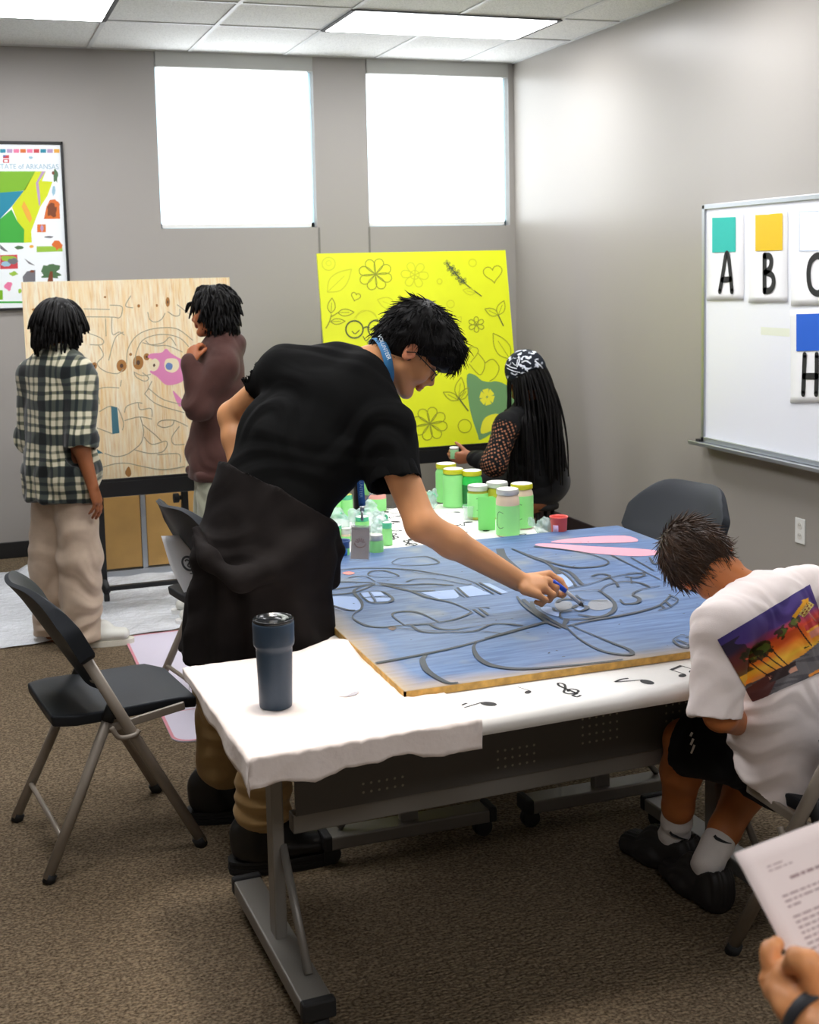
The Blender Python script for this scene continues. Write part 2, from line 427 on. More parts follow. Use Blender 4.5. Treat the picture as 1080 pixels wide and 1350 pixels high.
# windows: frame, roller shade lit from behind, cassette, glass
for k, (a, b) in enumerate((W1, W2)):
    w = thing('window_%d' % (k + 1), None, None, ((a + b) / 2, YB, WZ), kind='structure')
    f = MB(); y0, y1 = YB + .06, YB + .12
    f.bb((a, y0, WZ), (a + .035, y1, H)); f.bb((b - .035, y0, WZ), (b, y1, H)); f.bb((a, y0, WZ), (b, y1, WZ + .035)); f.bb((a, y0, H - .05), (b, y1, H))
    f.build('window_frame', M_winframe, w, world=True, bevel=.003)
    MB().bb((a + .02, YB + .085, WZ + .02), (b - .02, YB + .091, H - .02)).build('glass', M_glass, w, world=True)
    MB().bb((a + .012, YB + .028, WZ + .008), (b - .03, YB + .030, H - .05)).build('roller_shade', M_shade, w, world=True)
    MB().bb((a + .012, YB + .024, WZ + .004), (b - .03, YB + .034, WZ + .026)).build('hem_bar', M_white, w, world=True)
    MB().bb((a + .002, YB - .012, H - .1), (b - .002, YB + .055, H - .004)).build('shade_cassette', M_cass, w, world=True, bevel=.006)
# joints under the windows, baseboards
for k, x in enumerate((W1[1] + .012, W2[0] - .004)):
    struct(MB().bb((x - .006, YB - .004, .1), (x + .006, YB, WZ - .002)), 'trim_%d' % (k + 1), mat('joint_grey', (120, 118, 114), rough=.6))
struct(MB().bb((XL, YB - .015, 0), (XR - .014, YB, .1)), 'baseboard_back', M_rubber, bevel=.004)
struct(MB().bb((XR - .014, YF, 0), (XR, YB - .016, .1)), 'baseboard_right', M_base, bevel=.004)
# recessed ceiling lights: two in view, the others added unseen to brighten the room
def troffer(x, y, label):
    t = thing('ceiling_light', label, 'ceiling light', (x, y, H), group='recessed ceiling lights')
    f = MB()
    for s in (-1, 1):
        f.bb((s * .605 - .014, -.3, -.012), (s * .605 + .014, .3, -.004)); f.bb((-.605, s * .3 - .014, -.012), (.605, s * .3 + .014, -.004))
    f.build('frame', M_black if y > 6 else M_grid, t)
    MB().bb((-.592, -.287, -.0125), (.592, .287, -.0085)).build('diffuser', M_lens, t)
    return t
troffer(.24, 6.855, 'bright recessed ceiling light panel above the wooden board, cut by the frame')
troffer(2.68, 6.855, 'bright recessed ceiling light panel whole in view near the right window')
troffer(.24, 3.2, 'unseen recessed ceiling light panel added above the folding chair with nobody on it')  # out of view from here on, added for more light in the room
troffer(2.68, 3.2, 'unseen recessed ceiling light panel added above the bent boy')
troffer(.24, 5.03, 'unseen recessed ceiling light panel added above the person in the plaid shirt')  # unseen row added to light the boards and people from the front
troffer(2.68, 5.03, 'unseen recessed ceiling light panel added above the woman in the bandana')
troffer(.24, -.46, 'unseen recessed ceiling light panel added behind the camera on the far wall side')
troffer(2.68, -.46, 'unseen recessed ceiling light panel added behind the camera on the whiteboard side')
# recessed downlights over the near table
def downlight(x, y, label, watts, size, blend, target, rgb):
    t = thing('downlight', label, 'downlight', (x, y, H), group='recessed downlights')
    MB().lathe([(.062, -.001), (.062, -.006), (.085, -.006), (.085, -.001)], n=32, caps=False).build('trim_ring', M_white, t, smooth=True)
    MB().lathe([(.0601, -.0015), (.001, -.0015)], n=32).build('bulb', glow('downlight_bulb', (255, 240, 220), 12), t)
    L = bpy.data.lights.new('downlight_beam', 'SPOT'); L.energy = watts; L.spot_size = size; L.spot_blend = blend; L.color = rgb; L.shadow_soft_size = .16
    o = bpy.data.objects.new('downlight_beam', L); COL.objects.link(o); o.location = (x, y, H - .03)
    o.rotation_euler = (Vector(target) - o.location).to_track_quat('-Z', 'Y').to_euler(); return t
downlight(.85, 2.95, 'small round downlight right over the dark tumbler', 120, math.radians(40), 1.0, (.70, 2.85, .68), (1, .93, .84))
W = bpy.data.worlds.new('sky'); SC.world = W; W.use_nodes = True
W.node_tree.nodes['Background'].inputs[0].default_value = (.75, .85, 1, 1); W.node_tree.nodes['Background'].inputs[1].default_value = 1.5

# ================================================================== wall things
# framed state map on the back wall
YM = YB - .012
def mp(px, py, lift=0): return at(px, py, y=YM - lift)
def mz(zx, zy, lift=0): return mp(zx * .1777, 180 + zy * .1777, lift)     # from the close-up of the map
tr = mp(84.5, 187); br = mp(92, 407)
xr = (tr[0] + at(90, 370, y=YM)[0]) / 2; zt, zb = tr[2], br[2]; xl = xr - 1.3
fm = thing('framed_map', 'framed white state map poster on the back wall behind the wooden board', 'map', ((xl + xr) / 2, YM, (zt + zb) / 2))
f = MB()
for a, b in (((xl, zb), (xl + .016, zt)), ((xr - .016, zb), (xr, zt)), ((xl, zb), (xr, zb + .016)), ((xl, zt - .016), (xr, zt))): f.bb((a[0], YM - .014, a[1]), (b[0], YM + .011, b[1]))
f.build('frame', M_black, fm, world=True, bevel=.002)
MB().bb((xl + .014, YM - .002, zb + .014), (xr - .014, YM + .008, zt - .014)).build('poster_sheet', mat('poster_paper', (238, 244, 248), rough=.35), fm, world=True)
pal = [(120, 178, 24), (10, 132, 160), (56, 166, 56), (206, 218, 10), (232, 170, 60), (180, 150, 190), (214, 108, 40), (120, 60, 30), (110, 110, 116), (74, 110, 72), (200, 60, 70), (230, 120, 160), (150, 190, 210), (60, 90, 160), (150, 190, 60), (250, 250, 250)]
PM = [mat('map_print_%s' % n, c, rough=.5) for n, c in zip(('lime', 'teal', 'green', 'yellow', 'ochre', 'mauve', 'orange', 'brown', 'grey', 'sage', 'red', 'pink', 'sky', 'navy', 'olive', 'white'), pal)]
q = MB()
def shp(pts, mi, lift): q.poly([mz(a, b, .0022 + lift) for a, b in pts][::-1], mi)
shp([(-900, 258), (262, 258), (185, 400), (110, 408), (-40, 420), (-900, 420)], 0, 0)
shp([(-900, 420), (-40, 420), (110, 408), (178, 402), (90, 515), (0, 612), (-900, 760)], 1, 0)
shp([(-900, 760), (0, 612), (85, 540), (130, 630), (180, 690), (178, 788), (-900, 788)], 2, 0)
shp([(262, 258), (340, 258), (312, 330), (390, 335), (352, 440), (300, 520), (262, 620), (232, 700), (236, 786), (178, 788), (180, 690), (130, 630), (88, 520), (178, 402), (190, 380)], 3, 0)
shp([(178, 478), (222, 560), (238, 610), (222, 640), (196, 600), (160, 520)], 4, .0003)
shp([(312, 258), (338, 258), (285, 340), (296, 420), (300, 500), (290, 520), (276, 420), (266, 345)], 5, .0003)
for k in range(12): shp([(-150 + 50 * k, 93), (-108 + 50 * k, 93), (-108 + 50 * k, 121), (-150 + 50 * k, 121)], (10, 4, 0, 1, 5, 11, 6, 11, 10, 1, 5, 4)[k], 0)
def blob(cx, cy, rx, ry, mi, lift=.0, n=14, j=.2, seed=0):
    r = np.random.default_rng(seed + int(cx)); shp([(cx + rx * math.cos(a) * (1 + j * r.uniform(-1, 1)), cy + ry * math.sin(a) * (1 + j * r.uniform(-1, 1))) for a in np.linspace(0, 2 * PI, n, endpoint=False)], mi, lift)
shp([(22, 138), (68, 138), (68, 162), (22, 162)], 10, 0); shp([(22, 138), (42, 138), (42, 150), (22, 150)], 13, .0002); shp([(22, 168), (68, 168), (68, 195), (22, 195)], 10, 0); blob(45, 181, 14, 9, 15, .0002)
blob(228, 156, 16, 9, 12)
shp([(345, 520), (370, 470), (410, 465), (440, 510), (446, 610), (325, 612)], 6, 0); blob(385, 545, 40, 52, 7, .0002, j=.3); blob(420, 500, 20, 28, 6, .0004, j=.3)
blob(412, 290, 18, 55, 9, j=.3); blob(395, 270, 10, 14, 7, .0002); blob(398, 400, 12, 42, 12, j=.3)
shp([(276, 652), (340, 652), (340, 710), (276, 710)], 6, 0); blob(312, 680, 12, 24, 5, .0002)
blob(362, 745, 36, 8, 8); shp([(272, 815), (462, 812), (465, 852), (272, 858)], 14, 0); blob(428, 805, 34, 34, 6, .0002, j=.35)
blob(140, 823, 34, 14, 9); blob(235, 815, 16, 12, 4); shp([(0, 800), (60, 855), (30, 850), (0, 830)], 8, 0)
shp([(0, 880), (128, 876), (134, 980), (0, 984)], 10, 0); blob(62, 905, 60, 22, 14, .0002); blob(95, 925, 40, 22, 8, .0004); blob(40, 945, 36, 20, 12, .0004)
shp([(180, 905), (262, 958), (215, 945)], 8, 0); blob(98, 1020, 30, 18, 14, j=.35); shp([(168, 1040), (200, 1000), (262, 990), (262, 1076), (172, 1080)], 8, 0); blob(238, 1000, 16, 10, 7, .0002)
blob(378, 985, 62, 52, 9, j=.35); blob(372, 1030, 76, 26, 9, .0001, j=.35); shp([(372, 1000), (390, 1000), (395, 1080), (350, 1080)], 7, .0003)
blob(60, 1110, 28, 30, 11, j=.3); blob(148, 1145, 12, 18, 14); shp([(-40, 1140), (20, 1140), (22, 1210), (-40, 1212)], 0, 0)
shp([(-900, 1226), (148, 1222), (300, 1222), (300, 1234), (148, 1236), (-900, 1240)], 2, 0)
q.build('printed_map', PM, fm, world=True)
tm = text_mesh('STATE of ARKANSAS', .052)
o0 = (mz(0, 228, .003) + mz(440, 222, .003)) / 2; xa_, xb_ = mz(-20, 225)[0], mz(434, 225)[0]; o0[0] = (xa_ + xb_) / 2; wd_ = max(v.co.x for v in tm.vertices) - min(v.co.x for v in tm.vertices); tm.transform(Matrix.Diagonal(((xb_ - xa_) / wd_, .85, 1, 1)))
tm.transform(frame_matrix(o0 - np.array(fm.location), (1, 0, 0), (0, 0, 1))); link('title_lettering', tm, mat('title_blue', (150, 182, 200), rough=.6), fm, smooth=False)

# whiteboard on the right wall with its letter sheets
XW = XR - .028
def wq(px, py, dx=0): return at(px, py, x=XW - .003 - dx)
wt = at(928, 270, x=XW); wbm = at(920, 580, x=XW); y1 = wt[1]; z1 = wt[2]; z0 = wbm[2]; y0 = y1 - 2.44
wbd = thing('whiteboard', 'large wall whiteboard in a silver frame holding alphabet sheets', 'whiteboard', (XW, (y0 + y1) / 2, (z0 + z1) / 2))
MB().bb((XW - .001, y0 + .01, z0 + .01), (XW + .026, y1 - .01, z1 - .01)).build('writing_surface', mat('whiteboard_enamel', (236, 238, 246), rough=.22), wbd, world=True)
f = MB(); w = .026
for a, b in (((y0, z0), (y0 + w, z1)), ((y1 - w, z0), (y1, z1)), ((y0, z1 - w), (y1, z1)), ((y0, z0), (y1, z0 + w))): f.bb((XW - .012, a[0], a[1]), (XW + .027, b[0], b[1]))
f.build('frame', M_alu, wbd, world=True, bevel=.003)
f = MB(); f.bb((XW - .075, y0 - .01, z0 - .012), (XW + .027, y1 + .02, z0 - .002)); f.bb((XW - .078, y0 - .01, z0 - .012), (XW - .07, y1 + .02, z0 + .008)); f.build('marker_tray', M_alu, wbd, world=True, bevel=.003)
f = MB(); f.bb((XW - .03, y1 - .012, z0 - .004), (XW - .0, y1 + .022, z0 + .012)); f.bb((XW - .014, y1 - .02, z1 - .02), (XW - .011, y1 - .006, z1 - .006)); f.build('corner_cap', M_rubber, wbd, world=True)
a, b = wq(1003, 431), wq(1041, 444)
MB().poly([(XW - .0015, a[1], a[2]), (XW - .0015, b[1], a[2]), (XW - .0015, b[1], b[2]), (XW - .0015, a[1], b[2])]).build('marker_smudge', mat('pale_yellow_smudge', (226, 230, 214), rough=.5), wbd, world=True)
def sheet(name, label, box, sw, swc, strokes, hollow=False):
    c = wq((box[0] + box[2]) / 2, (box[1] + box[3]) / 2); t = thing(name, label, 'sheet', c, group='alphabet sheets on the whiteboard')
    A, B = wq(box[0], box[1]), wq(box[2], box[3]); C, D = wq(box[2], box[1] - 3), wq(box[0], box[3] + 1)
    n = 14; vs = []
    for i in range(n + 1):
        for j in range(5):
            u, v = j / 4, i / n; p = (A * (1 - u) + C * u) * (1 - v) + (D * (1 - u) + B * u) * v
            e = min(v, 1 - v); p = p.copy(); p[0] = XW - .004 - .0035 * max(0, 1 - e * 9) ** 2 - .0008 * math.sin(v * 9 + u * 3); vs.append(p)
    m = MB().add(vs, [(i * 5 + j, i * 5 + j + 1, (i + 1) * 5 + j + 1, (i + 1) * 5 + j) for i in range(n) for j in range(4)])
    o = m.build('paper', M_paper, t, world=True, smooth=True); so = o.modifiers.new('thick', 'SOLIDIFY'); so.thickness = .0006
    P = [wq(sw[0], sw[1], .004), wq(sw[2], sw[1] - 1, .004), wq(sw[2], sw[3], .004), wq(sw[0], sw[3] + 1, .004)]
    m = MB()
    if hollow: m.ribbon(P, .006, (-1, 0, 0), close=True)
    else: m.poly(P)
    m.build('colour_swatch', mat('swatch_' + name, swc, rough=.6), t, world=True)
    m = MB()
    for s in strokes:
        pts = curve([wq(px, py, .0045) for px, py in s], 6)
        m.ribbon(pts, .030, (-1, 0, 0)); 
        for e in (pts[0], pts[-1]): m.poly([e + .015 * V3(0, math.cos(q), math.sin(q)) for q in np.linspace(0, 2 * PI, 12, endpoint=False)])
    m.build('letter', M_ink, t, world=True)
sheet('letter_sheet', 'white sheet with a teal square above the letter A', (933, 281, 981, 395), (939, 287, 970, 332), (20, 180, 168), [[(949, 384), (953, 362), (957, 337), (960, 337), (963, 360), (965, 384)], [(952, 369), (963, 368)]])
sheet('letter_sheet', 'white sheet with a yellow square above the letter B', (988, 279, 1039, 398), (996, 282, 1032, 330), (222, 184, 6), [[(1008, 338), (1008, 383)], [(1008, 337), (1015, 338), (1017, 345), (1015, 354), (1009, 359)], [(1009, 359), (1018, 363), (1020, 373), (1016, 382), (1008, 384)]])
sheet('letter_sheet', 'white sheet with an empty pale square above the letter C', (1044, 273, 1100, 402), (1054, 279, 1090, 330), (196, 208, 226), [[(1086, 343), (1078, 337), (1069, 345), (1066, 362), (1069, 380), (1078, 387), (1087, 380)]], hollow=True)
sheet('letter_sheet', 'white sheet with a blue square above the letter H, in the second row', (1043, 409, 1100, 530), (1050, 414, 1090, 462), (16, 92, 204), [[(1061, 468), (1060, 494), (1059, 519)], [(1077, 468), (1077, 494), (1076, 519)], [(1060, 496), (1077, 496)]])
# outlet
c = at(1056, 700, x=XR); ol = thing('wall_outlet', 'white electrical outlet low on the right wall', 'outlet', (XR, c[1], c[2]))
MB().bb((-.006, -.037, -.06), (0, .037, .06)).build('cover_plate', M_white, ol, bevel=.003)
for s in (-1, 1):
    r = MB().rb if False else MB(); r.lathe([(.0165, 0), (.0165, .002), (.001, .0021)], (-.006, 0, s * .024), 20, ((0, 1, 0), (0, 0, 1), (-1, 0, 0))); so = r.build('socket', mat('socket_white', (214, 212, 206), rough=.4), ol)
    m = MB()
    for dy in (-.006, .006): m.bb((-.0086, dy - .001, s * .024 - .001), (-.008, dy + .001, s * .024 + .008))
    m.build('slot', M_black, so)

# ================================================================== chairs
def make_chair(label, loc, rz, group='grey and charcoal folding chairs'):
    t = thing('folding_chair', label, 'chair', loc, rz, group)
    hw = .232
    for s in (-1, 1):
        m = MB(); foot = V3(.235, s * hw, .0); top = V3(-.165, s * (hw - .012), .795)
        pts = [foot + V3(0, 0, .012), mixv(foot, top, .5), mixv(foot, top, .84)]
        m.tube(pts, .0165, n=10, side=(0, 1, 0), flat=1.0)
        lg = m.build('leg', M_chairframe, t, smooth=True)
        MB().tube([foot, foot + (top - foot) * .035], .019, n=10, side=(0, 1, 0)).build('foot_cap', M_rubber, lg, smooth=True)
        m = MB(); foot = V3(-.225, s * (hw + .004), 0); top = V3(-.012, s * (hw - .03), .462)
        m.tube([foot + V3(0, 0, .012), mixv(foot, top, .5), top], .0155, n=10, side=(0, 1, 0))
        lg = m.build('leg', M_chairframe, t, smooth=True)
        MB().tube([foot, foot + (top - foot) * .05], .018, n=10, side=(0, 1, 0)).build('foot_cap', M_rubber, lg, smooth=True)
        MB().tube([mixv(foot, top, .93), top + (top - foot) * .03], .0185, n=10, side=(0, 1, 0)).build('hinge_cap', M_rubber, lg, smooth=True)
        m = MB(); m.bar((-.045, s * (hw - .022), .405), (.205, s * (hw - .022), .437), .012, .024, (0, 1, 0)); m.build('side_rail', M_chairframe, t, bevel=.003)
        m = MB(); m.tube(curve([(-.025, s * (hw + .016), .425), (-.005, s * (hw + .02), .392), (.04, s * (hw + .02), .39), (.055, s * (hw + .016), .402)], 5), .0075, n=8); m.build('folding_link', M_chairframe, t, smooth=True)
    MB().tube([(-.176, -hw, .118), (-.176, hw, .118)], .0085, n=8).build('crossbar', M_chairframe, t, smooth=True)
    MB().tube(curve([(-.05, -hw + .01, .565), (-.045, -.12, .535), (-.045, .12, .535), (-.05, hw - .01, .565)], 6), .008, n=8).build('back_crossbar', M_chairframe, t, smooth=True)
    # seat: a rounded waterfall slab
    n, k = 14, 14; vs = []
    def sr(u, v):
        x = -.180 + .44 * u; wd = (.205 - .012 * u) * (1 - .10 * max(0, abs(2 * u - 1) - .75) / .25 * 1.5); y = (2 * v - 1) * wd
        z = .458 - .016 * math.exp(-((u - .4) / .3) ** 2) * (1 - (2 * v - 1) ** 2) - .018 * max(0, u - .85) / .15 + .006 * (1 - u); return x, y, z
    top = [sr(i / n, j / k) for i in range(n + 1) for j in range(k + 1)]
    bot = [(x * .985 + .002, y * .97, z - .036) for x, y, z in top]
    N = (n + 1) * (k + 1); f = []
    for i in range(n):
        for j in range(k):
            a = i * (k + 1) + j; f.append((a, a + k + 1, a + k + 2, a + 1)); f.append((N + a, N + a + 1, N + a + k + 2, N + a + k + 1))
    rim = [j for j in range(k + 1)] + [i * (k + 1) + k for i in range(1, n + 1)] + [n * (k + 1) + j for j in range(k - 1, -1, -1)] + [i * (k + 1) for i in range(n - 1, 0, -1)]
    for a, b in zip(rim, rim[1:] + rim[:1]): f.append((a, b, N + b, N + a))
    o = MB().add(top + bot, f).build('seat', M_chairplastic, t, smooth=True, bevel=.008)
    # backrest: a curved shell between the uprights
    n, k = 20, 22; vs = []; ax = nrm(V3(-.165 - .235, 0, .795)); nn = np.cross(V3(0, 1, 0), ax)
    for th in (-1, 1):
        for i in range(n + 1):
            for j in range(k + 1):
                u, v = i / n, 2 * j / k - 1
                e = min(1, max(0, (u - .38) / .10)); wd = .205 + .047 * e * e * (3 - 2 * e) - .012 * max(0, (.2 - u) / .2) ** 2
                c = abs(v); ln_ = .566 + (.392 - .115 * c ** 4) * u + .022 * (1 - u) * c ** 2
                bow = .048 * (1 - v * v) ** 1.7 * (.35 + .65 * u); tk = (.011 + .0135 * c ** 3 * e) * (1 - .35 * max(0, (u - .85) / .15) ** 2)
                vs.append(V3(.235, wd * v * (1 - .10 * max(0, (u - .8) / .2) ** 2 * 1), 0) + ax * ln_ - nn * (bow - .003) + nn * tk * th - nn * .012 * max(0, (u - .8) / .2) ** 2)
    N = (n + 1) * (k + 1); f = []
    for i in range(n):
        for j in range(k):
            a = i * (k + 1) + j; f.append((a, a + k + 1, a + k + 2, a + 1)); f.append((N + a, N + a + 1, N + a + k + 2, N + a + k + 1))
    rim = [j for j in range(k + 1)] + [i * (k + 1) + k for i in range(1, n + 1)] + [n * (k + 1) + j for j in range(k - 1, -1, -1)] + [i * (k + 1) for i in range(n - 1, 0, -1)]
    for a, b in zip(rim, rim[1:] + rim[:1]): f.append((a, b, N + b, N + a))
    MB().add(vs, f).build('backrest', M_chairplastic, t, smooth=True, bevel=.009)
    return t
chair = make_chair('empty charcoal folding chair standing alone at the end of the near table', (.345, 3.86, 0), math.radians(8))
def put_chair(label, loc, rz):
    c = copy_tree(chair); c.location = Vector(loc); c.rotation_euler = (0, 0, rz); c['label'] = label; return c
put_chair('charcoal folding chair half hidden behind the man in the black T-shirt', (.955, 4.92, 0), math.radians(12))
put_chair('charcoal folding chair with its back to the right wall, across the blue board', (2.56, 4.31, 0), math.radians(196))
CHB = (2.0, 2.36); CHR = math.radians(98)
put_chair('grey tube folding chair the boy in the white T-shirt sits on', (*CHB, 0), CHR)
CHW = (2.93, 6.12)
st = thing('stool', 'black stool under the woman in the crochet top', 'stool', (*CHW, 0))
MB().lathe([(.001, .41), (.08, .41), (.092, .416), (.094, .435), (.085, .446), (.001, .448)], n=28).build('seat', M_rubber, st, smooth=True)
for k in range(4):
    a = PI / 4 + k * PI / 2; MB().tube([(.06 * math.cos(a), .06 * math.sin(a), .411), (.10 * math.cos(a), .10 * math.sin(a), 0)], .012, n=8).build('leg', M_black, st, smooth=True)

# ================================================================== tables
ZT = .68
def make_table(label, loc, rz, L, D, holes=False, fb=.62, br=-1, oy=0.0, ins=.15):
    t = thing('training_table', label, 'table', loc, rz, 'grey legged training tables pushed together')
    MB().bb((-L / 2, -D / 2, ZT - .028), (L / 2, D / 2, ZT)).build('tabletop', mat('tabletop_laminate', (206, 200, 190), rough=.45), t, bevel=.004)
    for s in (-1, 1):
        x = s * (L / 2 - ins)
        m = MB(); m.box((x, oy, ZT - .33), (.03, .055, .6)); lg = m.build('leg', M_steel, t, bevel=.004)
        m = MB(); m.box((x, oy, .075), (.075, fb, .04)); b = m.build('foot_bar', M_steel, lg, bevel=.005)
        for q in (-1, 1):
            m = MB(); m.box((x, oy + q * (fb / 2 + .008), .078), (.08, .026, .046)); m.build('end_cap', M_rubber, lg, bevel=.006)
            m = MB(); m.lathe([(.004, -.019), (.026, -.018), (.03, -.008), (.03, .008), (.026, .018), (.004, .019)], (x + .006, oy + q * (fb / 2 - .01), .03), 18, ((0, 1, 0), (0, 0, 1), (1, 0, 0))); m.box((x + .006, oy + q * (fb / 2 - .015), .05), (.012, .03, .03)); m.build('caster', M_rubber, lg, smooth=False)
            if q != br: continue
            m = MB(); m.tube([(x + .012, oy + q * .02, .33), (x + .012, oy + q * .21, .098)], .0105, n=8); m.build('brace', M_steel, lg, smooth=True)
    MB().bb((-L / 2 + .165, -.02, .35), (L / 2 - .165, .02, .398)).build('beam', M_steel, t, bevel=.004)
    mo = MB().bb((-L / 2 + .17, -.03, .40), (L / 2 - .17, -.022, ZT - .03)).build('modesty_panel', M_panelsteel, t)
    if holes:
        m = MB()
        for cx, nx, nz, z0 in ((-.42, 6, 2, .43), (-.05, 6, 3, .43), (.20, 6, 6, .455), (.46, 6, 5, .475)):
            for i in range(nx):
                for k in range(nz):
                    m.poly([(cx + i * .021 + .0035 * math.cos(a), -.0306, z0 + k * .022 + .0035 * math.sin(a)) for a in np.linspace(0, 2 * PI, 8, endpoint=False)])
        m.build('vent_holes', M_hole, mo)  # flat discs painted pale for the lit area behind the holes
    return t
AR = math.radians(2.0)
AC = V3(.550, 2.580, 0) + 1.53 / 2 * V3(math.cos(AR), math.sin(AR), 0) + .31 * V3(-math.sin(AR), math.cos(AR), 0) * 1.04
make_table('grey training table nearest the camera under white covers, tumbler on its end', AC, AR, 1.53, .64, True, ins=.125)
make_table('training table running away behind the near one, beside the standing man', (1.235, 4.20, 0), PI / 2, 1.9, .6, fb=.5, br=1, oy=.055)
make_table('training table running away under the tall green jars, beside the wall chair', (1.845, 4.20, 0), PI / 2, 1.9, .6, fb=.5, oy=.025)

# cloths: printed with black music notes
def cloth_mat(name, rgb, rough=.75, bscale=30, b=.15):
    t = NT(name); t.base(lin(rgb)); t.set(rough, spec=.25, Sheen_Weight=.1); t.bump(t.noise(bscale, 4), b, .004); return t.m
M_cloth = cloth_mat('white_tablecloth', (240, 238, 234))
def drape(name, label, cat, C, ang, hx, hy, over, z, m, thick=.0015, res=.03, seed=1, hang=None, wr=.0):
    """a cloth lying on a rectangle at height z whose rim falls over the edges; hang(s, side) gives the fall along each side"""
    ca, sa = math.cos(ang), math.sin(ang); nx = int((2 * hx + 2 * over) / res); ny = int((2 * hy + 2 * over) / res); vs = []
    for i in range(nx + 1):
        for j in range(ny + 1):
            u = -hx - over + (2 * hx + 2 * over) * i / nx; v = -hy - over + (2 * hy + 2 * over) * j / ny
            ou = max(0, abs(u) - hx); ov = max(0, abs(v) - hy); x = math.copysign(min(abs(u), hx), u); y = math.copysign(min(abs(v), hy), v); dz = 0
            r = math.hypot(ou, ov)
            if r > 0:
                k = 1.0
                if hang: k = hang(u, v)
                dz = -r * k; e = .006 + .10 * r * (.4 + .6 * math.sin(11 * (u + v) + seed)) * .35
                x += math.copysign(e, u) if ou else 0; y += math.copysign(e, v) if ov else 0
            zz = z + dz + (wr * (math.sin(u * 17 + v * 9 + seed) * math.sin(v * 23 - u * 6) + .5 * math.sin(u * 41 + 13 * v)) if wr else 0)
            vs.append((x * ca - y * sa, x * sa + y * ca, zz))
    k = ny + 1; f = [(i * k + j, (i + 1) * k + j, (i + 1) * k + j + 1, i * k + j + 1) for i in range(nx) for j in range(ny)]
    o = MB().add(vs, f).build(name, m, smooth=True); o.location = Vector(C)
    s = o.modifiers.new('thick', 'SOLIDIFY'); s.thickness = thick; s.offset = 1
    if label: tag(o, label, cat)
    return o
def note(m, c, a, s, kind, z):
    ca, sa = math.cos(a), math.sin(a)
    def T(p): return (c[0] + s * (p[0] * ca - p[1] * sa), c[1] + s * (p[0] * sa + p[1] * ca), z)
    el = lambda cx, cy, rx, ry, t=.4: m.poly([T((cx + rx * math.cos(q) * math.cos(t) - ry * math.sin(q) * math.sin(t), cy + rx * math.cos(q) * math.sin(t) + ry * math.sin(q) * math.cos(t))) for q in np.linspace(0, 2 * PI, 14, endpoint=False)])
    rb = lambda pts, w: m.ribbon([T(p) for p in curve(pts, 5)], w * s, (0, 0, 1))
    if kind == 0: el(0, 0, .3, .2); rb([(.27, .05), (.28, 1.1)], .07); rb([(.28, 1.1), (.5, .8), (.55, .5)], .1)
    elif kind == 1: el(0, 0, .28, .19); el(.9, .1, .28, .19); rb([(.26, .05), (.27, 1.0)], .07); rb([(1.16, .1), (1.17, 1.1)], .07); rb([(.25, .98), (.7, 1.04), (1.2, 1.1)], .2)
    elif kind == 2: rb([(.1, -.5), (-.15, -.6), (-.2, -.35), (0, -.3), (.06, -.2), (.0, .4), (-.05, .9), (.1, 1.2), (.22, .95), (.0, .5), (-.3, .15), (-.25, -.12), (.05, -.2), (.3, .0), (.2, .3), (-.02, .28), (-.1, .1)], .11)
    else: el(0, 0, .3, .2); rb([(.27, .05), (.28, 1.1)], .07)
tc1 = drape('tablecloth', 'white tablecloth printed with black music notes on the far tables, under the jars', 'tablecloth', (1.54, 4.20, 0), 0, .612, .958, .07, ZT + .002, M_cloth, hang=lambda u, v: 1.0)
tc2 = drape('tablecloth', 'white music note tablecloth along the front edge of the near table', 'tablecloth', AC, AR, .765, .32, .035, ZT + .0035, M_cloth, hang=lambda u, v: 1.0)
m = MB(); r = random.Random(5); zc = ZT + .0042
for i in range(9):
    for j in range(14):
        x = -.56 + 1.12 * i / 8 + r.uniform(-.04, .04); y = -.9 + 1.8 * j / 13 + r.uniform(-.04, .04)
        note(m, (x, y), r.uniform(0, 6.28), r.uniform(.05, .075), r.choice((0, 0, 1, 2, 3)), zc + 0)
m.build('printed_notes', M_ink, tc1)
m = MB()
def onA(px, py):
    p = at(px, py, z=ZT + .006) - AC; return (p[0] * math.cos(AR) + p[1] * math.sin(AR), -p[0] * math.sin(AR) + p[1] * math.cos(AR))
zc = ZT + .0058
for px, py, a, s, k in ((650, 928, 1.9, .07, 0), (700, 912, .4, .04, 3), (758, 911, .1, .06, 2), (855, 897, 1.4, .07, 0), (900, 888, .3, .05, 1)): note(m, onA(px, py), a, s, k, zc)
m.build('printed_notes', M_ink, tc2)
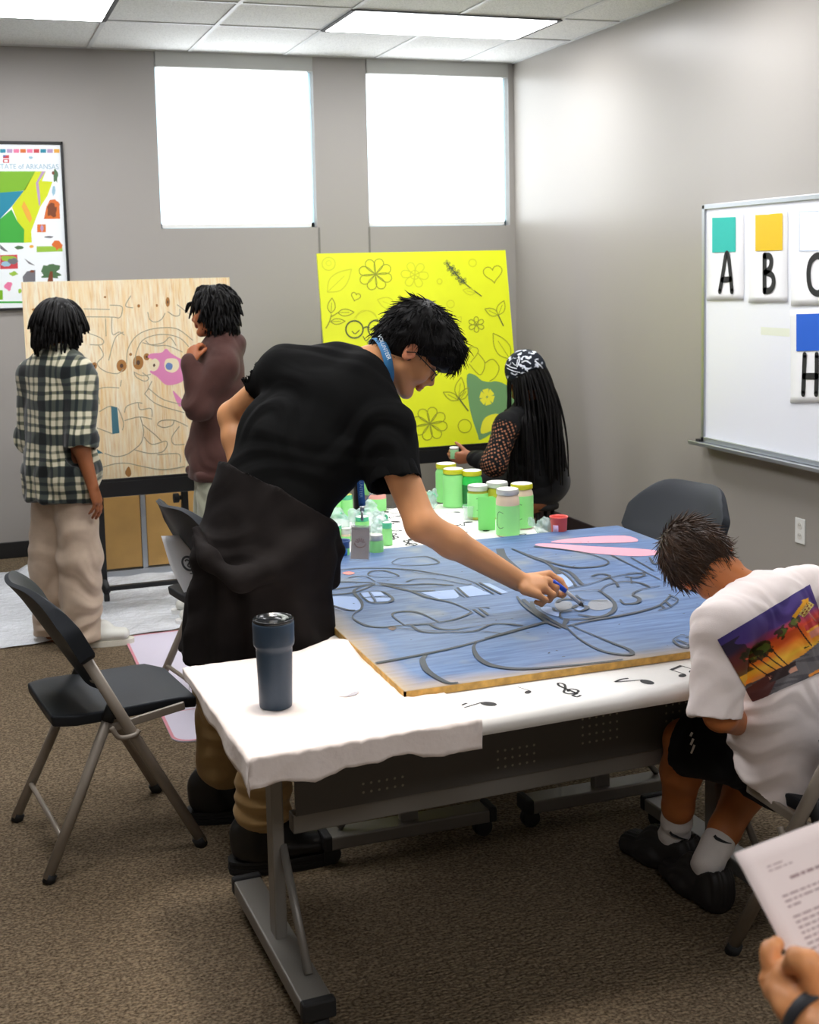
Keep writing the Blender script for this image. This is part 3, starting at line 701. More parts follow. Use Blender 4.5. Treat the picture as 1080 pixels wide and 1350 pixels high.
# pale plastic cover over the corner of the near table
M_cover = cloth_mat('pale_plastic_cover', (240, 228, 222), .5, 26, .8)
pc = MB(); vs = []; L1, F1 = -.238, .345; res = .012; bx, by = -.775, -.335
nx, ny = int((L1 - bx + .085) / res), int((F1 - by + .085) / res)
def cov(i, j):
    u = bx - .085 + (L1 - bx + .085) * i / nx; v = by - .085 + (F1 - by + .085) * j / ny
    ou, ov = max(0, bx - u), max(0, by - v); x, y = max(u, bx), max(v, by); z = ZT + .008
    fv = .74 + .10 * math.sin(u * 19 + 1) + .05 * math.sin(u * 47) + .12 * max(0, (-.62 - u) / .15); fu = .30 + .55 * max(0, (.25 - v) / .58) + .06 * math.sin(v * 23)
    d = max(ou * fu, ov * fv) + .12 * min(ou * fu, ov * fv)
    if d: z -= d * .96 - .003; x -= (.008 + .10 * d * (.5 + .5 * math.sin(v * 31))) * (ou > 0); y -= (.008 + .10 * d * (.5 + .5 * math.sin(u * 38 + 1))) * (ov > 0)
    ww = .0014 * (math.sin(u * 45 + 3 * math.sin(v * 20)) * math.sin(v * 38)) + .0012 * math.sin(u * 70 - v * 52) + (.003 * math.sin(u * 60 + v * 35) if d else 0)
    if v > .22: z += .024 * math.exp(-((u + .37) / .07) ** 2) * (v - .22) / .125
    cr_ = sum(.0022 * max(0, 1 - abs(math.sin(u * a_ + v * b_ + c_)) * 9) for a_, b_, c_ in ((9, 4, .4), (-7, 8, 1.2), (13, -5, 2), (5, 15, .7)))
    return (x, y - (cr_ * 1.5 if ov > 0 else 0), z + abs(ww) + (0 if d else cr_ * .7))
vs = [cov(i, j) for i in range(nx + 1) for j in range(ny + 1)]; k = ny + 1
o = pc.add(vs, [(i * k + j, (i + 1) * k + j, (i + 1) * k + j + 1, i * k + j + 1) for i in range(nx) for j in range(ny)]).build('plastic_cover', M_cover, smooth=True)
o.location = Vector(AC); o.rotation_euler = (0, 0, AR); s = o.modifiers.new('thick', 'SOLIDIFY'); s.thickness = .001; s.offset = 1
tag(o, 'creased pale plastic cover draped over the table corner under the tumbler', 'table cover')
m = MB(); lp = at(462, 916, z=ZT + .0115) - AC; lp = (lp[0] * math.cos(AR) + lp[1] * math.sin(AR), -lp[0] * math.sin(AR) + lp[1] * math.cos(AR))
m.poly([(lp[0] + a, lp[1] + b, ZT + .0115) for a, b in ((-.035, .005), (-.01, .0), (.02, .02), (.03, .016), (.012, -.006), (-.01, -.008))]); m.build('smudge', mat('grey_smudge', (176, 170, 176), rough=.6), o)
def onplane(px, py, P0, n):
    r = CR @ np.array([px - 540.0, -(py - CPY), -CF]); t = ((np.asarray(P0) - CC) @ n) / (r @ n); return CC + t * r

# ================================================================== blue board on the tables
def blue_wood():
    t = NT('blue_stained_plywood'); o = t.obj()
    g = t.noise(6, 5, o, .6, (1, 9, 1)); p = t.noise(2.4, 4); p2 = t.noise(5, 3)
    c = t.mix(t.ramp(g, [(.3, 0.0), (.7, 1.0)]), lin((54, 82, 126)), lin((94, 125, 170)))
    c = t.mix(t.ramp(p, [(.45, 0.0), (.72, .75)]), c, lin((98, 114, 136)))
    c = t.mix(t.ramp(p2, [(.58, 0.0), (.8, .6)]), c, lin((160, 158, 130)))
    sp = t.add('ShaderNodeSeparateXYZ'); t.link(o, sp.inputs[0])
    ex = t.math('ADD', sp.outputs[0], t.math('MULTIPLY', p2, .12)); ey = t.math('ADD', sp.outputs[1], t.math('MULTIPLY', p2, .1))
    e = t.math('MAXIMUM', t.ramp(ex, [(.03, 1.0), (.14, 0.0)]), t.ramp(ey, [(.03, .8), (.12, 0.0)]))
    c = t.mix(t.math('MULTIPLY', e, .75), c, lin((206, 170, 96)))
    t.base(c); t.set(.5, spec=.4); t.bump(g, .08, .002); return t.m
ZB = ZT + .026
bx0, bx1, by0, by1 = .968, 2.385, 2.795, 4.30
bb = thing('painted_board', 'big blue stained plywood board with dark outlines lying across the tables', 'board', (bx0, by0, ZT + .006))
MB().bb((0, 0, 0), (bx1 - bx0, by1 - by0, .0195)).build('panel', blue_wood(), bb)
f = MB(); t_ = .0195
f.bb((-.0012, -.0012, .0008), (bx1 - bx0 + .0012, .004, t_ - .0008)); f.bb((-.0012, -.0012, .0008), (.004, by1 - by0, t_ - .0008)); f.bb((bx1 - bx0 - .004, 0, .0008), (bx1 - bx0 + .0012, by1 - by0, t_ - .0008))
f.build('raw_edge', mat('raw_ply_edge', (204, 160, 82), rough=.7, var=.25, vscale=40), bb)
def X1(x, y): return (420 + x * .2407, 690 + y * .2407)
def X2(x, y): return (640 + x * .2778, 690 + y * .2778)
def ZZ(x, y): return (420 + x * .4815, 680 + y * .4815)
def bp(p, l=0): return np.clip(at(p[0], p[1], z=ZB + l), (bx0 + .004, by0 + .004, -9), (bx1 - .003, by1 - .003, 9))
fills = MB(); FM = [mat('pale_blue_paint', (150, 176, 222), rough=.5), mat('pink_paint', (222, 152, 170), rough=.5), mat('coral_paint', (232, 130, 122), rough=.5), mat('beige_blue_paint', (126, 130, 138), rough=.5), mat('tan_knot', (120, 100, 88), rough=.6)]
def fill(T, pts, mi, sm=True, l=.0006):
    P = [bp(T(*p), l) for p in pts]; P = curve(P, 4, True) if sm else P; fills.poly(P[::-1], mi)
fill(X1, [(40, 405), (190, 402), (232, 435), (225, 470), (150, 475), (80, 450)], 0)
fill(X1, [(560, 378), (745, 362), (770, 400), (750, 412), (660, 415)], 0, False); fill(X1, [(770, 350), (840, 340), (945, 388), (815, 402)], 0, False); fill(X1, [(880, 325), (940, 330), (1040, 378), (990, 385)], 0, False)
for a in ([(230, 380), (275, 376), (290, 400), (250, 404)], [(285, 375), (340, 373), (365, 396), (305, 399)], [(255, 408), (292, 405), (310, 428), (280, 430)], [(308, 404), (368, 400), (400, 412), (380, 426), (320, 428)]): fill(X1, a, 0, False)
fill(X1, [(130, 272), (165, 263), (200, 272), (165, 281)], 2)
fill(X2, [(235, 100), (300, 95), (500, 108), (700, 118), (822, 130), (815, 148), (700, 155), (500, 140), (300, 115)], 1); fill(X2, [(310, 90), (440, 68), (660, 58), (722, 85), (560, 93)], 1)
fill(X2, [(335, 235), (380, 240), (420, 280), (400, 300), (370, 300)], 0); fill(X2, [(262, 402), (300, 395), (345, 415), (350, 440), (300, 430)], 0); fill(X2, [(500, 368), (580, 362), (605, 395), (540, 412), (490, 400)], 3); fill(X2, [(330, 375), (400, 370), (410, 400), (350, 412)], 3)
fill(X2, [(415, 400), (445, 390), (480, 400), (445, 412)], 0); fill(X1, [(380, 572), (405, 562), (428, 572), (405, 586)], 4)
fills.v = [tuple(np.array(p) - np.array(bb.location)) for p in fills.v]
fills.build('painted_patches', FM, bb)
ln = MB(); LC = [0]
def stroke(T, pts, w=.011, close=False, sm=5):
    LC[0] += 1; P = curve([bp(T(*p), .0011 + .00003 * LC[0]) for p in pts], sm, close); k = len(P); ln.ribbon(P, [w * (.75 + .35 * math.sin(i * .21 + pts[0][0])) for i in range(k + (1 if close else 0))], (0, 0, 1), close=close)
for pts in ([(400, 215), (440, 192), (540, 182), (600, 182), (660, 215), (560, 228), (440, 228), (402, 217)], [(30, 262), (110, 255), (240, 245), (450, 248), (620, 270), (780, 300), (860, 325)],
            [(270, 280), (290, 262), (360, 258), (430, 280), (430, 292), (330, 292), (272, 284)], [(165, 298), (200, 290), (260, 290), (310, 318)], [(20, 345), (130, 320), (310, 325)], [(20, 365), (160, 350), (310, 328)],
            [(20, 392), (190, 378), (310, 332)], [(320, 322), (450, 335), (600, 330), (740, 338)], [(330, 328), (520, 350), (700, 342)], [(340, 332), (500, 368), (640, 366)], [(480, 320), (540, 302), (660, 305), (800, 332), (840, 330)],
            [(450, 250), (560, 272), (660, 280)], [(840, 485), (800, 462), (720, 430), (600, 405), (520, 375), (430, 350), (340, 338), (260, 340), (210, 355), (195, 378), (235, 430), (235, 465), (200, 490), (187, 515), (220, 540), (270, 560), (340, 568), (430, 560), (560, 550), (660, 540), (760, 520), (840, 487)],
            [(470, 555), (408, 508), (420, 487), (500, 480), (570, 495), (660, 540)], [(510, 558), (560, 590), (650, 598), (760, 590), (900, 590), (1000, 602)], [(610, 552), (660, 575), (740, 580), (840, 565), (960, 550), (1080, 548)],
            [(30, 410), (60, 440), (150, 470), (200, 475)], [(22, 420), (70, 460), (130, 480)], [(745, 362), (800, 405)], [(760, 350), (820, 402)], [(860, 325), (960, 385)], [(880, 322), (1000, 385)], [(790, 465), (900, 458), (938, 462)], [(850, 470), (910, 510)], [(880, 462), (930, 500)], [(225, 378), (340, 370), (405, 408), (385, 430), (290, 432), (240, 400), (226, 380)], [(275, 374), (312, 430)], [(250, 404), (400, 402)], [(480, 555), (640, 548)]):
    stroke(X1, pts, .0085 if len(pts) < 9 else .010)
for pts, w in (([(140, 405), (350, 365), (500, 325), (630, 288)], .013), ([(432, 345), (425, 362), (440, 390), (480, 410), (560, 418), (700, 408), (860, 408)], .017), ([(295, 380), (285, 395), (300, 425), (350, 455), (410, 478)], .016),
               ([(560, 228), (600, 262), (680, 308)], .013), ([(200, 305), (400, 318), (480, 295), (560, 300)], .008), ([(695, 300), (720, 312), (800, 345), (855, 368), (848, 380), (780, 370), (720, 340), (680, 305)], .012)): stroke(ZZ, pts, w)
for pts, w in (([(125, 118), (250, 165), (400, 205), (520, 205), (580, 190), (570, 170), (480, 140), (350, 120), (230, 108)], .013), ([(70, 120), (85, 160), (150, 215), (168, 222)], .028), ([(130, 120), (230, 165), (300, 190), (350, 240)], .016), ([(320, 205), (400, 230), (450, 280), (462, 290)], .013), ([(330, 212), (390, 250), (430, 295)], .020),
               ([(600, 150), (700, 200), (830, 265)], .012), ([(690, 160), (800, 222)], .010), ([(380, 308), (480, 290), (580, 260), (660, 242), (760, 232)], .010), ([(503, 250), (545, 238), (592, 248), (560, 262), (505, 256)], .009), ([(658, 243), (705, 232), (757, 242), (715, 256), (662, 250)], .009), ([(590, 255), (620, 280), (630, 300)], .009), ([(690, 255), (695, 285)], .009),
               ([(545, 320), (580, 290), (660, 275), (730, 280), (780, 300)], .009), ([(640, 360), (660, 380), (720, 375), (730, 355), (700, 335), (740, 312), (830, 295)], .012), ([(370, 490), (500, 460), (620, 440), (740, 415), (830, 385), (880, 340)], .012), ([(370, 488), (388, 452)], .020), ([(545, 320), (590, 350), (615, 385), (600, 420), (540, 442), (440, 432)], .014),
               ([(415, 400), (445, 387), (485, 398), (450, 415), (418, 406)], .014), ([(350, 440), (380, 452), (470, 452), (560, 440)], .013), ([(400, 322), (520, 315), (545, 320), (600, 360)], .010), ([(430, 340), (470, 362), (580, 365)], .010), ([(340, 375), (360, 360), (410, 358), (470, 375)], .012), ([(220, 370), (235, 410), (300, 450), (372, 490)], .014), ([(150, 345), (180, 385), (240, 430), (300, 470), (360, 495)], .012),
               ([(320, 400), (340, 415), (410, 412)], .010), ([(355, 440), (360, 420), (415, 412)], .010), ([(0, 545), (120, 512), (292, 465)], .014), ([(820, 412), (880, 392), (915, 360), (870, 335)], .009), ([(830, 385), (850, 400)], .008), ([(850, 365), (880, 390)], .008), ([(865, 345), (905, 365)], .008), ([(890, 550), (930, 530), (975, 545), (960, 585), (915, 575), (890, 552)], .008), ([(905, 548), (960, 570)], .007), ([(780, 160), (800, 190), (820, 185)], .008)): stroke(X2, pts, w)
r = random.Random(3)
for k in range(60):
    x = r.uniform(bx0 + .1, bx1 - .1); y = r.uniform(by0 + .05, by1 - .2); ln.ribbon([(x, y, ZB + .0009), (x + r.uniform(-.012, .012), y + r.uniform(-.008, .008), ZB + .0009)], .004, (0, 0, 1))
ln.v = [tuple(np.array(p) - np.array(bb.location)) for p in ln.v]
ln.build('dark_outlines', mat('dark_outline_paint', (40, 48, 58), rough=.55), bb)

# ================================================================== easels with boards
def easel(label, cx, y, w, zt, span):
    t = thing('rolling_easel', label, 'easel', (cx, y, 0), group='black rolling easels')
    MB().bb((-w / 2, -.055, zt - .085), (w / 2, .10, zt - .004)).build('tray', M_black, t, bevel=.006)
    MB().bb((-w / 2, -.06, zt - .004), (w / 2, -.05, zt + .012)).build('tray_lip', M_black, t, bevel=.002)
    for s in (-1, 1):
        m = MB(); m.bb((s * span - .018, .185, .07), (s * span + .018, .225, 1.28)); po = m.build('post', M_black, t, bevel=.004)
        m = MB(); m.lathe([(.004, -.03), (.026, -.028), (.026, .0), (.012, .006), (.012, .03)], (s * (span - .002) - .03, .205, zt - .16), 14, ((0, 1, 0), (0, 0, 1), (1, 0, 0))); m.build('clamp_knob', M_rubber, po)
        m = MB(); m.tube([(s * span, .08, .066), (s * span, .30, .095), (s * span, .52, .066)], .024, n=10, flat=.9); m.build('foot', M_black, t, smooth=True)
        for yy in (.09, .51):
            m = MB(); m.lathe([(.004, -.014), (.022, -.013), (.025, 0), (.022, .013), (.004, .014)], (s * span, yy, .0255), 16, ((0, 1, 0), (0, 0, 1), (1, 0, 0))); m.box((s * span, yy, .05), (.014, .02, .03)); m.build('caster', M_rubber, t)
    MB().bb((-span, .10, .055), (span, .13, .08)).build('crossbar', M_black, t, bevel=.003)
    MB().bb((-span, .19, 1.20), (span, .215, 1.25)).build('top_crossbar', M_black, t)
    return t
def board_frame(TL, TR, B):
    """TL, TR top corners, B a point on the bottom edge line: origin at the bottom left, axes along, up, out"""
    x = nrm(TR - TL); x[2] = 0; x = nrm(x); up = nrm(TL - B - ((TL - B) @ x) * x); return x, up, np.cross(x, up)
# wooden board
WY1, WY0 = 6.76, 6.62
tl, tR = at(28, 371, y=WY1), at(302.5, 366.5, y=WY1); bt = at(185, 630, y=WY0)
tl[2] = tR[2] = (tl[2] + tR[2]) / 2
xw, uw, nw = board_frame(tl, tR, bt); ww = (tR - tl) @ xw; hw_ = (tl - bt) @ uw; ow = tl - uw * hw_
easel('black rolling easel carrying the bare wooden board', (ow[0] + tR[0]) / 2 + .03, ow[1] - .01, 1.02, ow[2] + .004, .225)
def raw_wood():
    t = NT('raw_pine_plywood'); o = t.obj(); g = t.noise(5, 6, o, .65, (7, .7, 1)); g2 = t.noise(22, 4, o, .6, (5, .35, 1))
    c = t.mix(t.ramp(g, [(.35, 0.0), (.7, 1.0)]), lin((255, 246, 220)), lin((248, 214, 152)))
    c = t.mix(t.ramp(g2, [(.48, 0.0), (.72, .7)]), c, lin((226, 180, 112)))
    t.base(c); t.set(.5, spec=.35); return t.m
def frame_obj(name, label, cat, o, x, u, n):
    t = thing(name, label, cat, o); t.matrix_world = frame_matrix(o, x, u); return t
def loc_of(p, o, x, u, n): d = np.asarray(p) - o; return (d @ x, d @ u, d @ n)
wbo = frame_obj('wooden_board', 'bare pine board with pencil lines and a pink patch on the easel', 'board', ow, xw, uw, nw)
MB().bb((0, 0, -.018), (ww, hw_, 0)).build('panel', raw_wood(), wbo)
def A1(x, y): return (110 + x * .1389, 360 + y * .1389)
def A2(x, y): return (110 + x * .1389, 490 + y * .1389)
def A3(x, y): return (x * .3148, 340 + y * .3148)
def wpt(p, l=0): return loc_of(onplane(p[0], p[1], ow, nw), ow, xw, uw, nw)[:2] + (l,)
m = MB(); WM = [mat('pink_poster_paint', (232, 142, 190), rough=.6), mat('teal_poster_paint', (66, 118, 134), rough=.6), mat('cornflower_poster_paint', (110, 140, 196), rough=.6), mat('cream_wood', (246, 232, 196), rough=.6), mat('brown_knot', (172, 118, 56), rough=.6), mat('dark_knot', (88, 60, 40), rough=.6)]
def wf(T, pts, mi, l=.0006, sm=True):
    P = [wpt(T(*p), l) for p in pts]; P = curve(P, 4, True) if sm else P; m.poly(P[::-1], mi)
wf(A1, [(612, 800), (640, 765), (740, 755), (785, 718), (830, 760), (895, 800), (960, 850), (960, 1010), (800, 1065), (700, 985), (630, 935), (700, 900), (720, 860), (660, 820)], 0)
wf(A1, [(675, 810), (722, 850), (700, 915), (650, 930), (620, 870)], 3, .0009); wf(A1, [(800, 812), (890, 820), (905, 900), (850, 945), (780, 920), (770, 850)], 3, .0009); wf(A1, [(805, 850), (845, 870), (835, 915), (795, 915), (780, 880)], 2, .0012); wf(A1, [(660, 872), (675, 860), (682, 880), (668, 892)], 5, .0012)
wf(A2, [(262, 325), (322, 340), (342, 582), (275, 592)], 1, sm=False); wf(A2, [(128, 735), (190, 775), (60, 780), (40, 735)], 1, sm=False); wf(A2, [(850, 180), (920, 250), (960, 300), (910, 330), (870, 250)], 0)
for x, y, a, b in ((362, 880, 48, 58), (520, 850, 50, 66), (600, 795, 28, 34), (800, 275, 20, 46), (105, 880, 24, 34), (525, 312, 14, 16), (697, 308, 10, 14), (205, 228, 12, 10), (448, 772, 14, 14)):
    wf(A1, [(x + a * math.cos(q), y + b * math.sin(q)) for q in np.linspace(0, 2 * PI, 10, endpoint=False)], 4, .0005)
    if a > 18: wf(A1, [(x + a * .35 * math.cos(q), y + b * .35 * math.sin(q)) for q in np.linspace(0, 2 * PI, 10, endpoint=False)], 5, .0007)
wf(A2, [(395, 960), (430, 900), (455, 965), (430, 1000)], 4, .0005); wf(A3, [(132, 215), (150, 212), (148, 228)], 4, .0005); wf(A3, [(148, 235), (160, 232), (158, 255), (148, 252)], 4, .0005)
m.build('painted_patches', WM, wbo)
m = MB()
WC = [0]
def wl(T, pts, w=.0044): WC[0] += 1; m.ribbon(curve([wpt(T(*p), .0013 + .00003 * WC[0]) for p in pts], 5), w, (0, 0, 1))
for pts in ([(0, 340), (250, 345)], [(0, 415), (270, 418), (340, 425), (365, 380), (360, 315), (250, 305)], [(450, 215), (400, 310), (470, 330)], [(610, 370), (630, 440), (680, 465), (740, 440), (775, 380)], [(800, 365), (860, 405), (910, 400), (915, 340)], [(890, 300), (1000, 385)], [(40, 570), (130, 600), (190, 640), (170, 680), (60, 680)], [(270, 420), (275, 580), (340, 560), (390, 590)], [(210, 430), (215, 600)], [(410, 860), (420, 730), (490, 610), (600, 545), (760, 518), (900, 535), (1040, 640)], [(490, 870), (500, 760), (560, 640), (680, 590), (800, 585), (920, 620), (1000, 700)], [(560, 660), (680, 690), (800, 690), (940, 750)], [(590, 640), (640, 680), (760, 660), (820, 610), (880, 690)], [(140, 680), (190, 780), (130, 860), (200, 930), (320, 955), (380, 910)], [(480, 940), (560, 975), (640, 960)], [(240, 830), (300, 620), (380, 560)]): wl(A1, pts)
for pts in ([(480, 0), (500, 50), (580, 90), (620, 60), (560, 10)], [(620, 160), (760, 265), (980, 320)], [(580, 210), (700, 310), (960, 390)], [(620, 160), (580, 210)], [(650, 90), (610, 170)], [(70, 190), (200, 150), (340, 155)], [(70, 200), (140, 240), (150, 310)], [(80, 280), (120, 320), (70, 340)], [(150, 380), (230, 335), (262, 330)], [(390, 390), (410, 330), (500, 295), (560, 300)], [(330, 350), (380, 480), (370, 555)], [(390, 465), (530, 430), (650, 450)], [(540, 430), (570, 560), (550, 670), (480, 740), (400, 790), (300, 805), (200, 775)], [(560, 500), (680, 600), (740, 660)], [(575, 620), (650, 690), (780, 660), (790, 710), (740, 765), (620, 775), (480, 740)], [(700, 500), (740, 465), (850, 460), (930, 490), (990, 520)], [(700, 505), (760, 530), (840, 510), (860, 465)], [(910, 520), (840, 620), (860, 690), (960, 690)], [(100, 525), (200, 560), (275, 590)], [(170, 910), (300, 875), (420, 870), (560, 900), (760, 930), (960, 900)], [(700, 790), (900, 780), (920, 860)], [(520, 300), (540, 360), (640, 350), (650, 430)], [(360, 80), (350, 140)]): wl(A2, pts)
m.build('pencil_lines', mat('faded_pencil', (176, 166, 138), rough=.7), wbo)
# yellow board
YY1, YY0 = 7.1, 6.9
tl, tR = at(418, 333, y=YY1), at(666.5, 331, y=YY1); bt = at(600, 588, y=YY0); tl[2] = tR[2] = (tl[2] + tR[2]) / 2
xy, uy, ny_ = board_frame(tl, tR, bt); wy = (tR - tl) @ xy; hy = (tl - bt) @ uy; oy = tl - uy * hy
easel('black rolling easel carrying the bright yellow board', oy[0] + wy / 2 - .09, oy[1] - .01, 1.02, oy[2] + .004, .3)
ybo = frame_obj('yellow_board', 'bright yellow board with drawn flowers and leaves on the other easel', 'board', oy, xy, uy, ny_)
MB().bb((0, 0, -.018), (wy, hy, 0)).build('panel', mat('yellow_board_paint', (224, 232, 2), rough=.5, var=.05, vscale=3), ybo)
def Y1(x, y): return (410 + x * .1389, 320 + y * .1389)
def Y2(x, y): return (550 + x * .2075, 320 + y * .2075)
def Y3(x, y): return (400 + x / 3, 320 + y / 3)
def ypt(p, l=0): return loc_of(onplane(p[0], p[1], oy, ny_), oy, xy, uy, ny_)[:2] + (l,)
m = MB(); mf = MB()
YC = [0]
def yl(T, pts, w=.006, mi=0, close=False): YC[0] += 1; m.ribbon(curve([ypt(T(*p), .001 + .00001 * YC[0]) for p in pts], 5, close), w * .8, (0, 0, 1), mi, close)
def leaf(T, a, b, wd, mi=0, w=.006, vein=True):
    a, b = np.array(a, float), np.array(b, float); d = b - a; n = np.array([-d[1], d[0]]) * wd
    yl(T, [a, a + d * .3 + n * .9, a + d * .65 + n * .8, b], w, mi); yl(T, [a, a + d * .3 - n * .9, a + d * .65 - n * .8, b], w, mi)
    if vein: yl(T, [a, a + d * .7], w * .7, mi)
def flower(T, c, rad, k, mi=0, rot=0, w=.006, wd=.3):
    for i in range(k):
        a = rot + 2 * PI * i / k; e = (c[0] + rad * math.cos(a), c[1] + rad * math.sin(a) * .95); n = (-math.sin(a) * rad * wd, math.cos(a) * rad * wd)
        f2 = lambda t, s: (c[0] + (e[0] - c[0]) * t + n[0] * s, c[1] + (e[1] - c[1]) * t + n[1] * s)
        yl(T, [c, f2(.5, .8), f2(.85, .8), f2(1, 0), f2(.85, -.8), f2(.5, -.8), c], w, mi)
def ring(T, c, r, mi=0, w=.006): yl(T, [(c[0] + r * math.cos(q), c[1] + r * math.sin(q)) for q in np.linspace(0, 2 * PI, 12, endpoint=False)], w, mi, True)
def heart(T, c, s, rot=0, mi=0, w=.006):
    P = []
    for q in np.linspace(0, 2 * PI, 18, endpoint=False):
        x = .06 * 16 * math.sin(q) ** 3; y = -.06 * (13 * math.cos(q) - 5 * math.cos(2 * q) - 2 * math.cos(3 * q) - math.cos(4 * q)); P.append((c[0] + s * (x * math.cos(rot) - y * math.sin(rot)), c[1] + s * (x * math.sin(rot) + y * math.cos(rot))))
    yl(T, P, w, mi, True)
ring(Y1, (168, 200), 62, 1); ring(Y1, (168, 195), 24, 1, .004); leaf(Y1, (155, 470), (385, 250), .25, 1); flower(Y1, (612, 300), 160, 8, 0, .3, .0055); flower(Y1, (985, 305), 130, 6, 1, .1); ring(Y1, (985, 305), 42, 1)
heart(Y1, (425, 510), 46, .3, 0, .0055); leaf(Y1, (190, 670), (200, 525), .26); leaf(Y1, (255, 665), (410, 660), .22); leaf(Y1, (185, 750), (325, 745), .2); yl(Y1, [(140, 815), (175, 750), (195, 680)], .008); yl(Y1, [(190, 705), (255, 665)], .007); leaf(Y1, (800, 600), (630, 540), .3, 1)
yl(Y1, [(425, 725), (450, 680), (530, 645), (600, 670), (635, 735)], .005, 1)
ring(Y3, (202, 343), 34, 2, .011); ring(Y3, (290, 340), 34, 2, .011); yl(Y3, [(236, 338), (250, 333), (262, 338)], .010, 2); yl(Y3, [(192, 350), (205, 360), (222, 345)], .007, 2); yl(Y3, [(280, 350), (294, 358), (305, 348)], .007, 2); yl(Y3, [(236, 370), (248, 388), (262, 372)], .007, 2); yl(Y3, [(200, 300), (230, 270), (270, 275), (300, 310)], .005, 1)
heart(Y2, (482, 195), 62, -.15, 0, .006); yl(Y2, [(410, 340), (300, 255), (190, 130)], .008, 2)
for x, y in ((190, 130), (205, 165), (225, 160), (230, 195), (255, 190), (262, 225), (280, 250), (296, 240)): flower(Y2, (x, y), 20, 4, 2, x, .0034)
leaf(Y2, (370, 320), (290, 300), .25, 1); ring(Y2, (352, 128), 24, 1); ring(Y2, (142, 246), 16, 1); flower(Y2, (376, 520), 52, 6, 0, .5); ring(Y2, (376, 516), 14, 0, .005)
leaf(Y2, (515, 460), (430, 420), .25); leaf(Y2, (515, 460), (552, 368), .26); yl(Y2, [(515, 460), (548, 530)], .009, 2); leaf(Y2, (590, 740), (482, 575), .24); ring(Y2, (212, 390), 24, 1); leaf(Y2, (240, 520), (280, 470), .3, 1)
yl(Y2, [(335, 660), (380, 670), (385, 700), (340, 760)], .006); yl(Y2, [(385, 700), (430, 765), (400, 840), (330, 770)], .006); yl(Y2, [(430, 765), (480, 740), (520, 790), (500, 850), (460, 880)], .006)
leaf(Y2, (262, 1000), (165, 950), .22); leaf(Y2, (262, 985), (280, 855), .24); leaf(Y2, (270, 1000), (328, 920), .22); yl(Y2, [(262, 985), (325, 1070)], .010, 2); ring(Y2, (302, 1165), 42); flower(Y2, (80, 1150), 112, 8, 0, .2)
flower(Y2, (740, 1150), 10, 5, 0)
YM_ = [mat('green_outline', (142, 150, 20), rough=.6), mat('faint_olive_outline', (200, 206, 10), rough=.6), mat('dark_outline', (70, 84, 44), rough=.6), mat('sage_paint', (104, 148, 92), rough=.6), mat('flower_yellow_paint', (226, 222, 40), rough=.6)]
m.build('drawn_outlines', YM_[:3], ybo)
def yfl(pts, mi, l): mf.poly(curve([ypt(Y2(*p), l) for p in pts], 3, True)[::-1], mi)
yfl([(318, 838), (370, 842), (410, 875), (460, 885), (500, 880), (560, 900), (620, 960), (640, 1100), (520, 1180), (405, 1252), (385, 1220), (340, 1080), (322, 960)], 0, .0005)
for k in range(6):
    a = k * PI / 3 + .3; yfl([(444 + 4 * math.cos(a), 980 + 4 * math.sin(a))] + [(444 + 46 * math.cos(a + q), 980 + 52 * math.sin(a + q)) for q in (-.45, -.2, .2, .45)], 1, .0008)
yfl([(405, 1210), (415, 1140), (450, 1100), (520, 1090), (520, 1160), (460, 1200)], 1, .0008)
mf.build('painted_patches', YM_[3:], ybo)

# ================================================================== behind the wooden board
cb0, cb1 = .48, 1.28; cy = 7.24; ch = at(190, 650, y=cy)[2]
cab = thing('low_cabinet', 'low tan wooden cabinet standing behind the bare wooden board', 'cabinet', ((cb0 + cb1) / 2, cy, 0))
M_tan = mat('tan_wood_door', (196, 154, 88), rough=.5, var=.12, vscale=5)
MB().bb((cb0, cy + .02, .03), (cb1, cy + .38, ch)).build('body', mat('cabinet_grey', (138, 134, 128), rough=.5), cab, world=True)
dv = at(190, 700, y=cy)[0]
for a, b in ((cb0 + .01, dv - .016), (dv + .016, cb1 - .01)): MB().bb((a, cy, .05), (b, cy + .02, ch - .01)).build('door', M_tan, cab, world=True, bevel=.003)
MB().bb((dv - .014, cy - .004, .04), (dv + .014, cy + .02, ch)).build('divider_strip', M_alu, cab, world=True)
MB().bb((cb0, cy - .01, 0), (cb1, cy + .38, .04)).build('plinth', M_alu, cab, world=True)
# plastic drop sheet
def plastic():
    t = NT('thin_white_plastic'); t.base(lin((240, 244, 250))); t.set(.2, spec=.8, Alpha=.93); n = t.noise(9, 6, None, .7); n2 = t.noise(30, 3); t.bump(t.math('ADD', n, t.math('MULTIPLY', n2, .4)), .9, .03); return t.m
M_plastic = plastic()
m = MB(); nx, ny = 120, 80; x0, x1, y0, y1 = -.9, 1.75, 6.03, 7.62
def pl(u, v):
    x = x0 + (x1 - x0) * u; y = y0 + (y1 - y0) * v + .02 * math.sin(7 * x) + .012 * math.sin(19 * x + 1)
    b = .5 * (1 + math.sin(13 * x + 4 * math.sin(3 * y))) * .5 * (1 + math.sin(9 * y + 3 * math.sin(4 * x)))
    e = math.exp(-(((x - .33) / .08) ** 2 + ((y - 7.5) / .1) ** 2)) * .06
    return (x, y, .0035 + .007 * b ** 2 + .003 * (1 + math.sin(31 * x + 17 * y)) + e)
vs = [pl(i / nx, j / ny) for i in range(nx + 1) for j in range(ny + 1)]; k = ny + 1
o = m.add(vs, [(i * k + j, (i + 1) * k + j, (i + 1) * k + j + 1, i * k + j + 1) for i in range(nx) for j in range(ny)]).build('plastic_drop_sheet', M_plastic, smooth=True)
tag(o, 'crinkled white plastic drop sheet spread on the carpet under the wooden board', 'drop sheet')
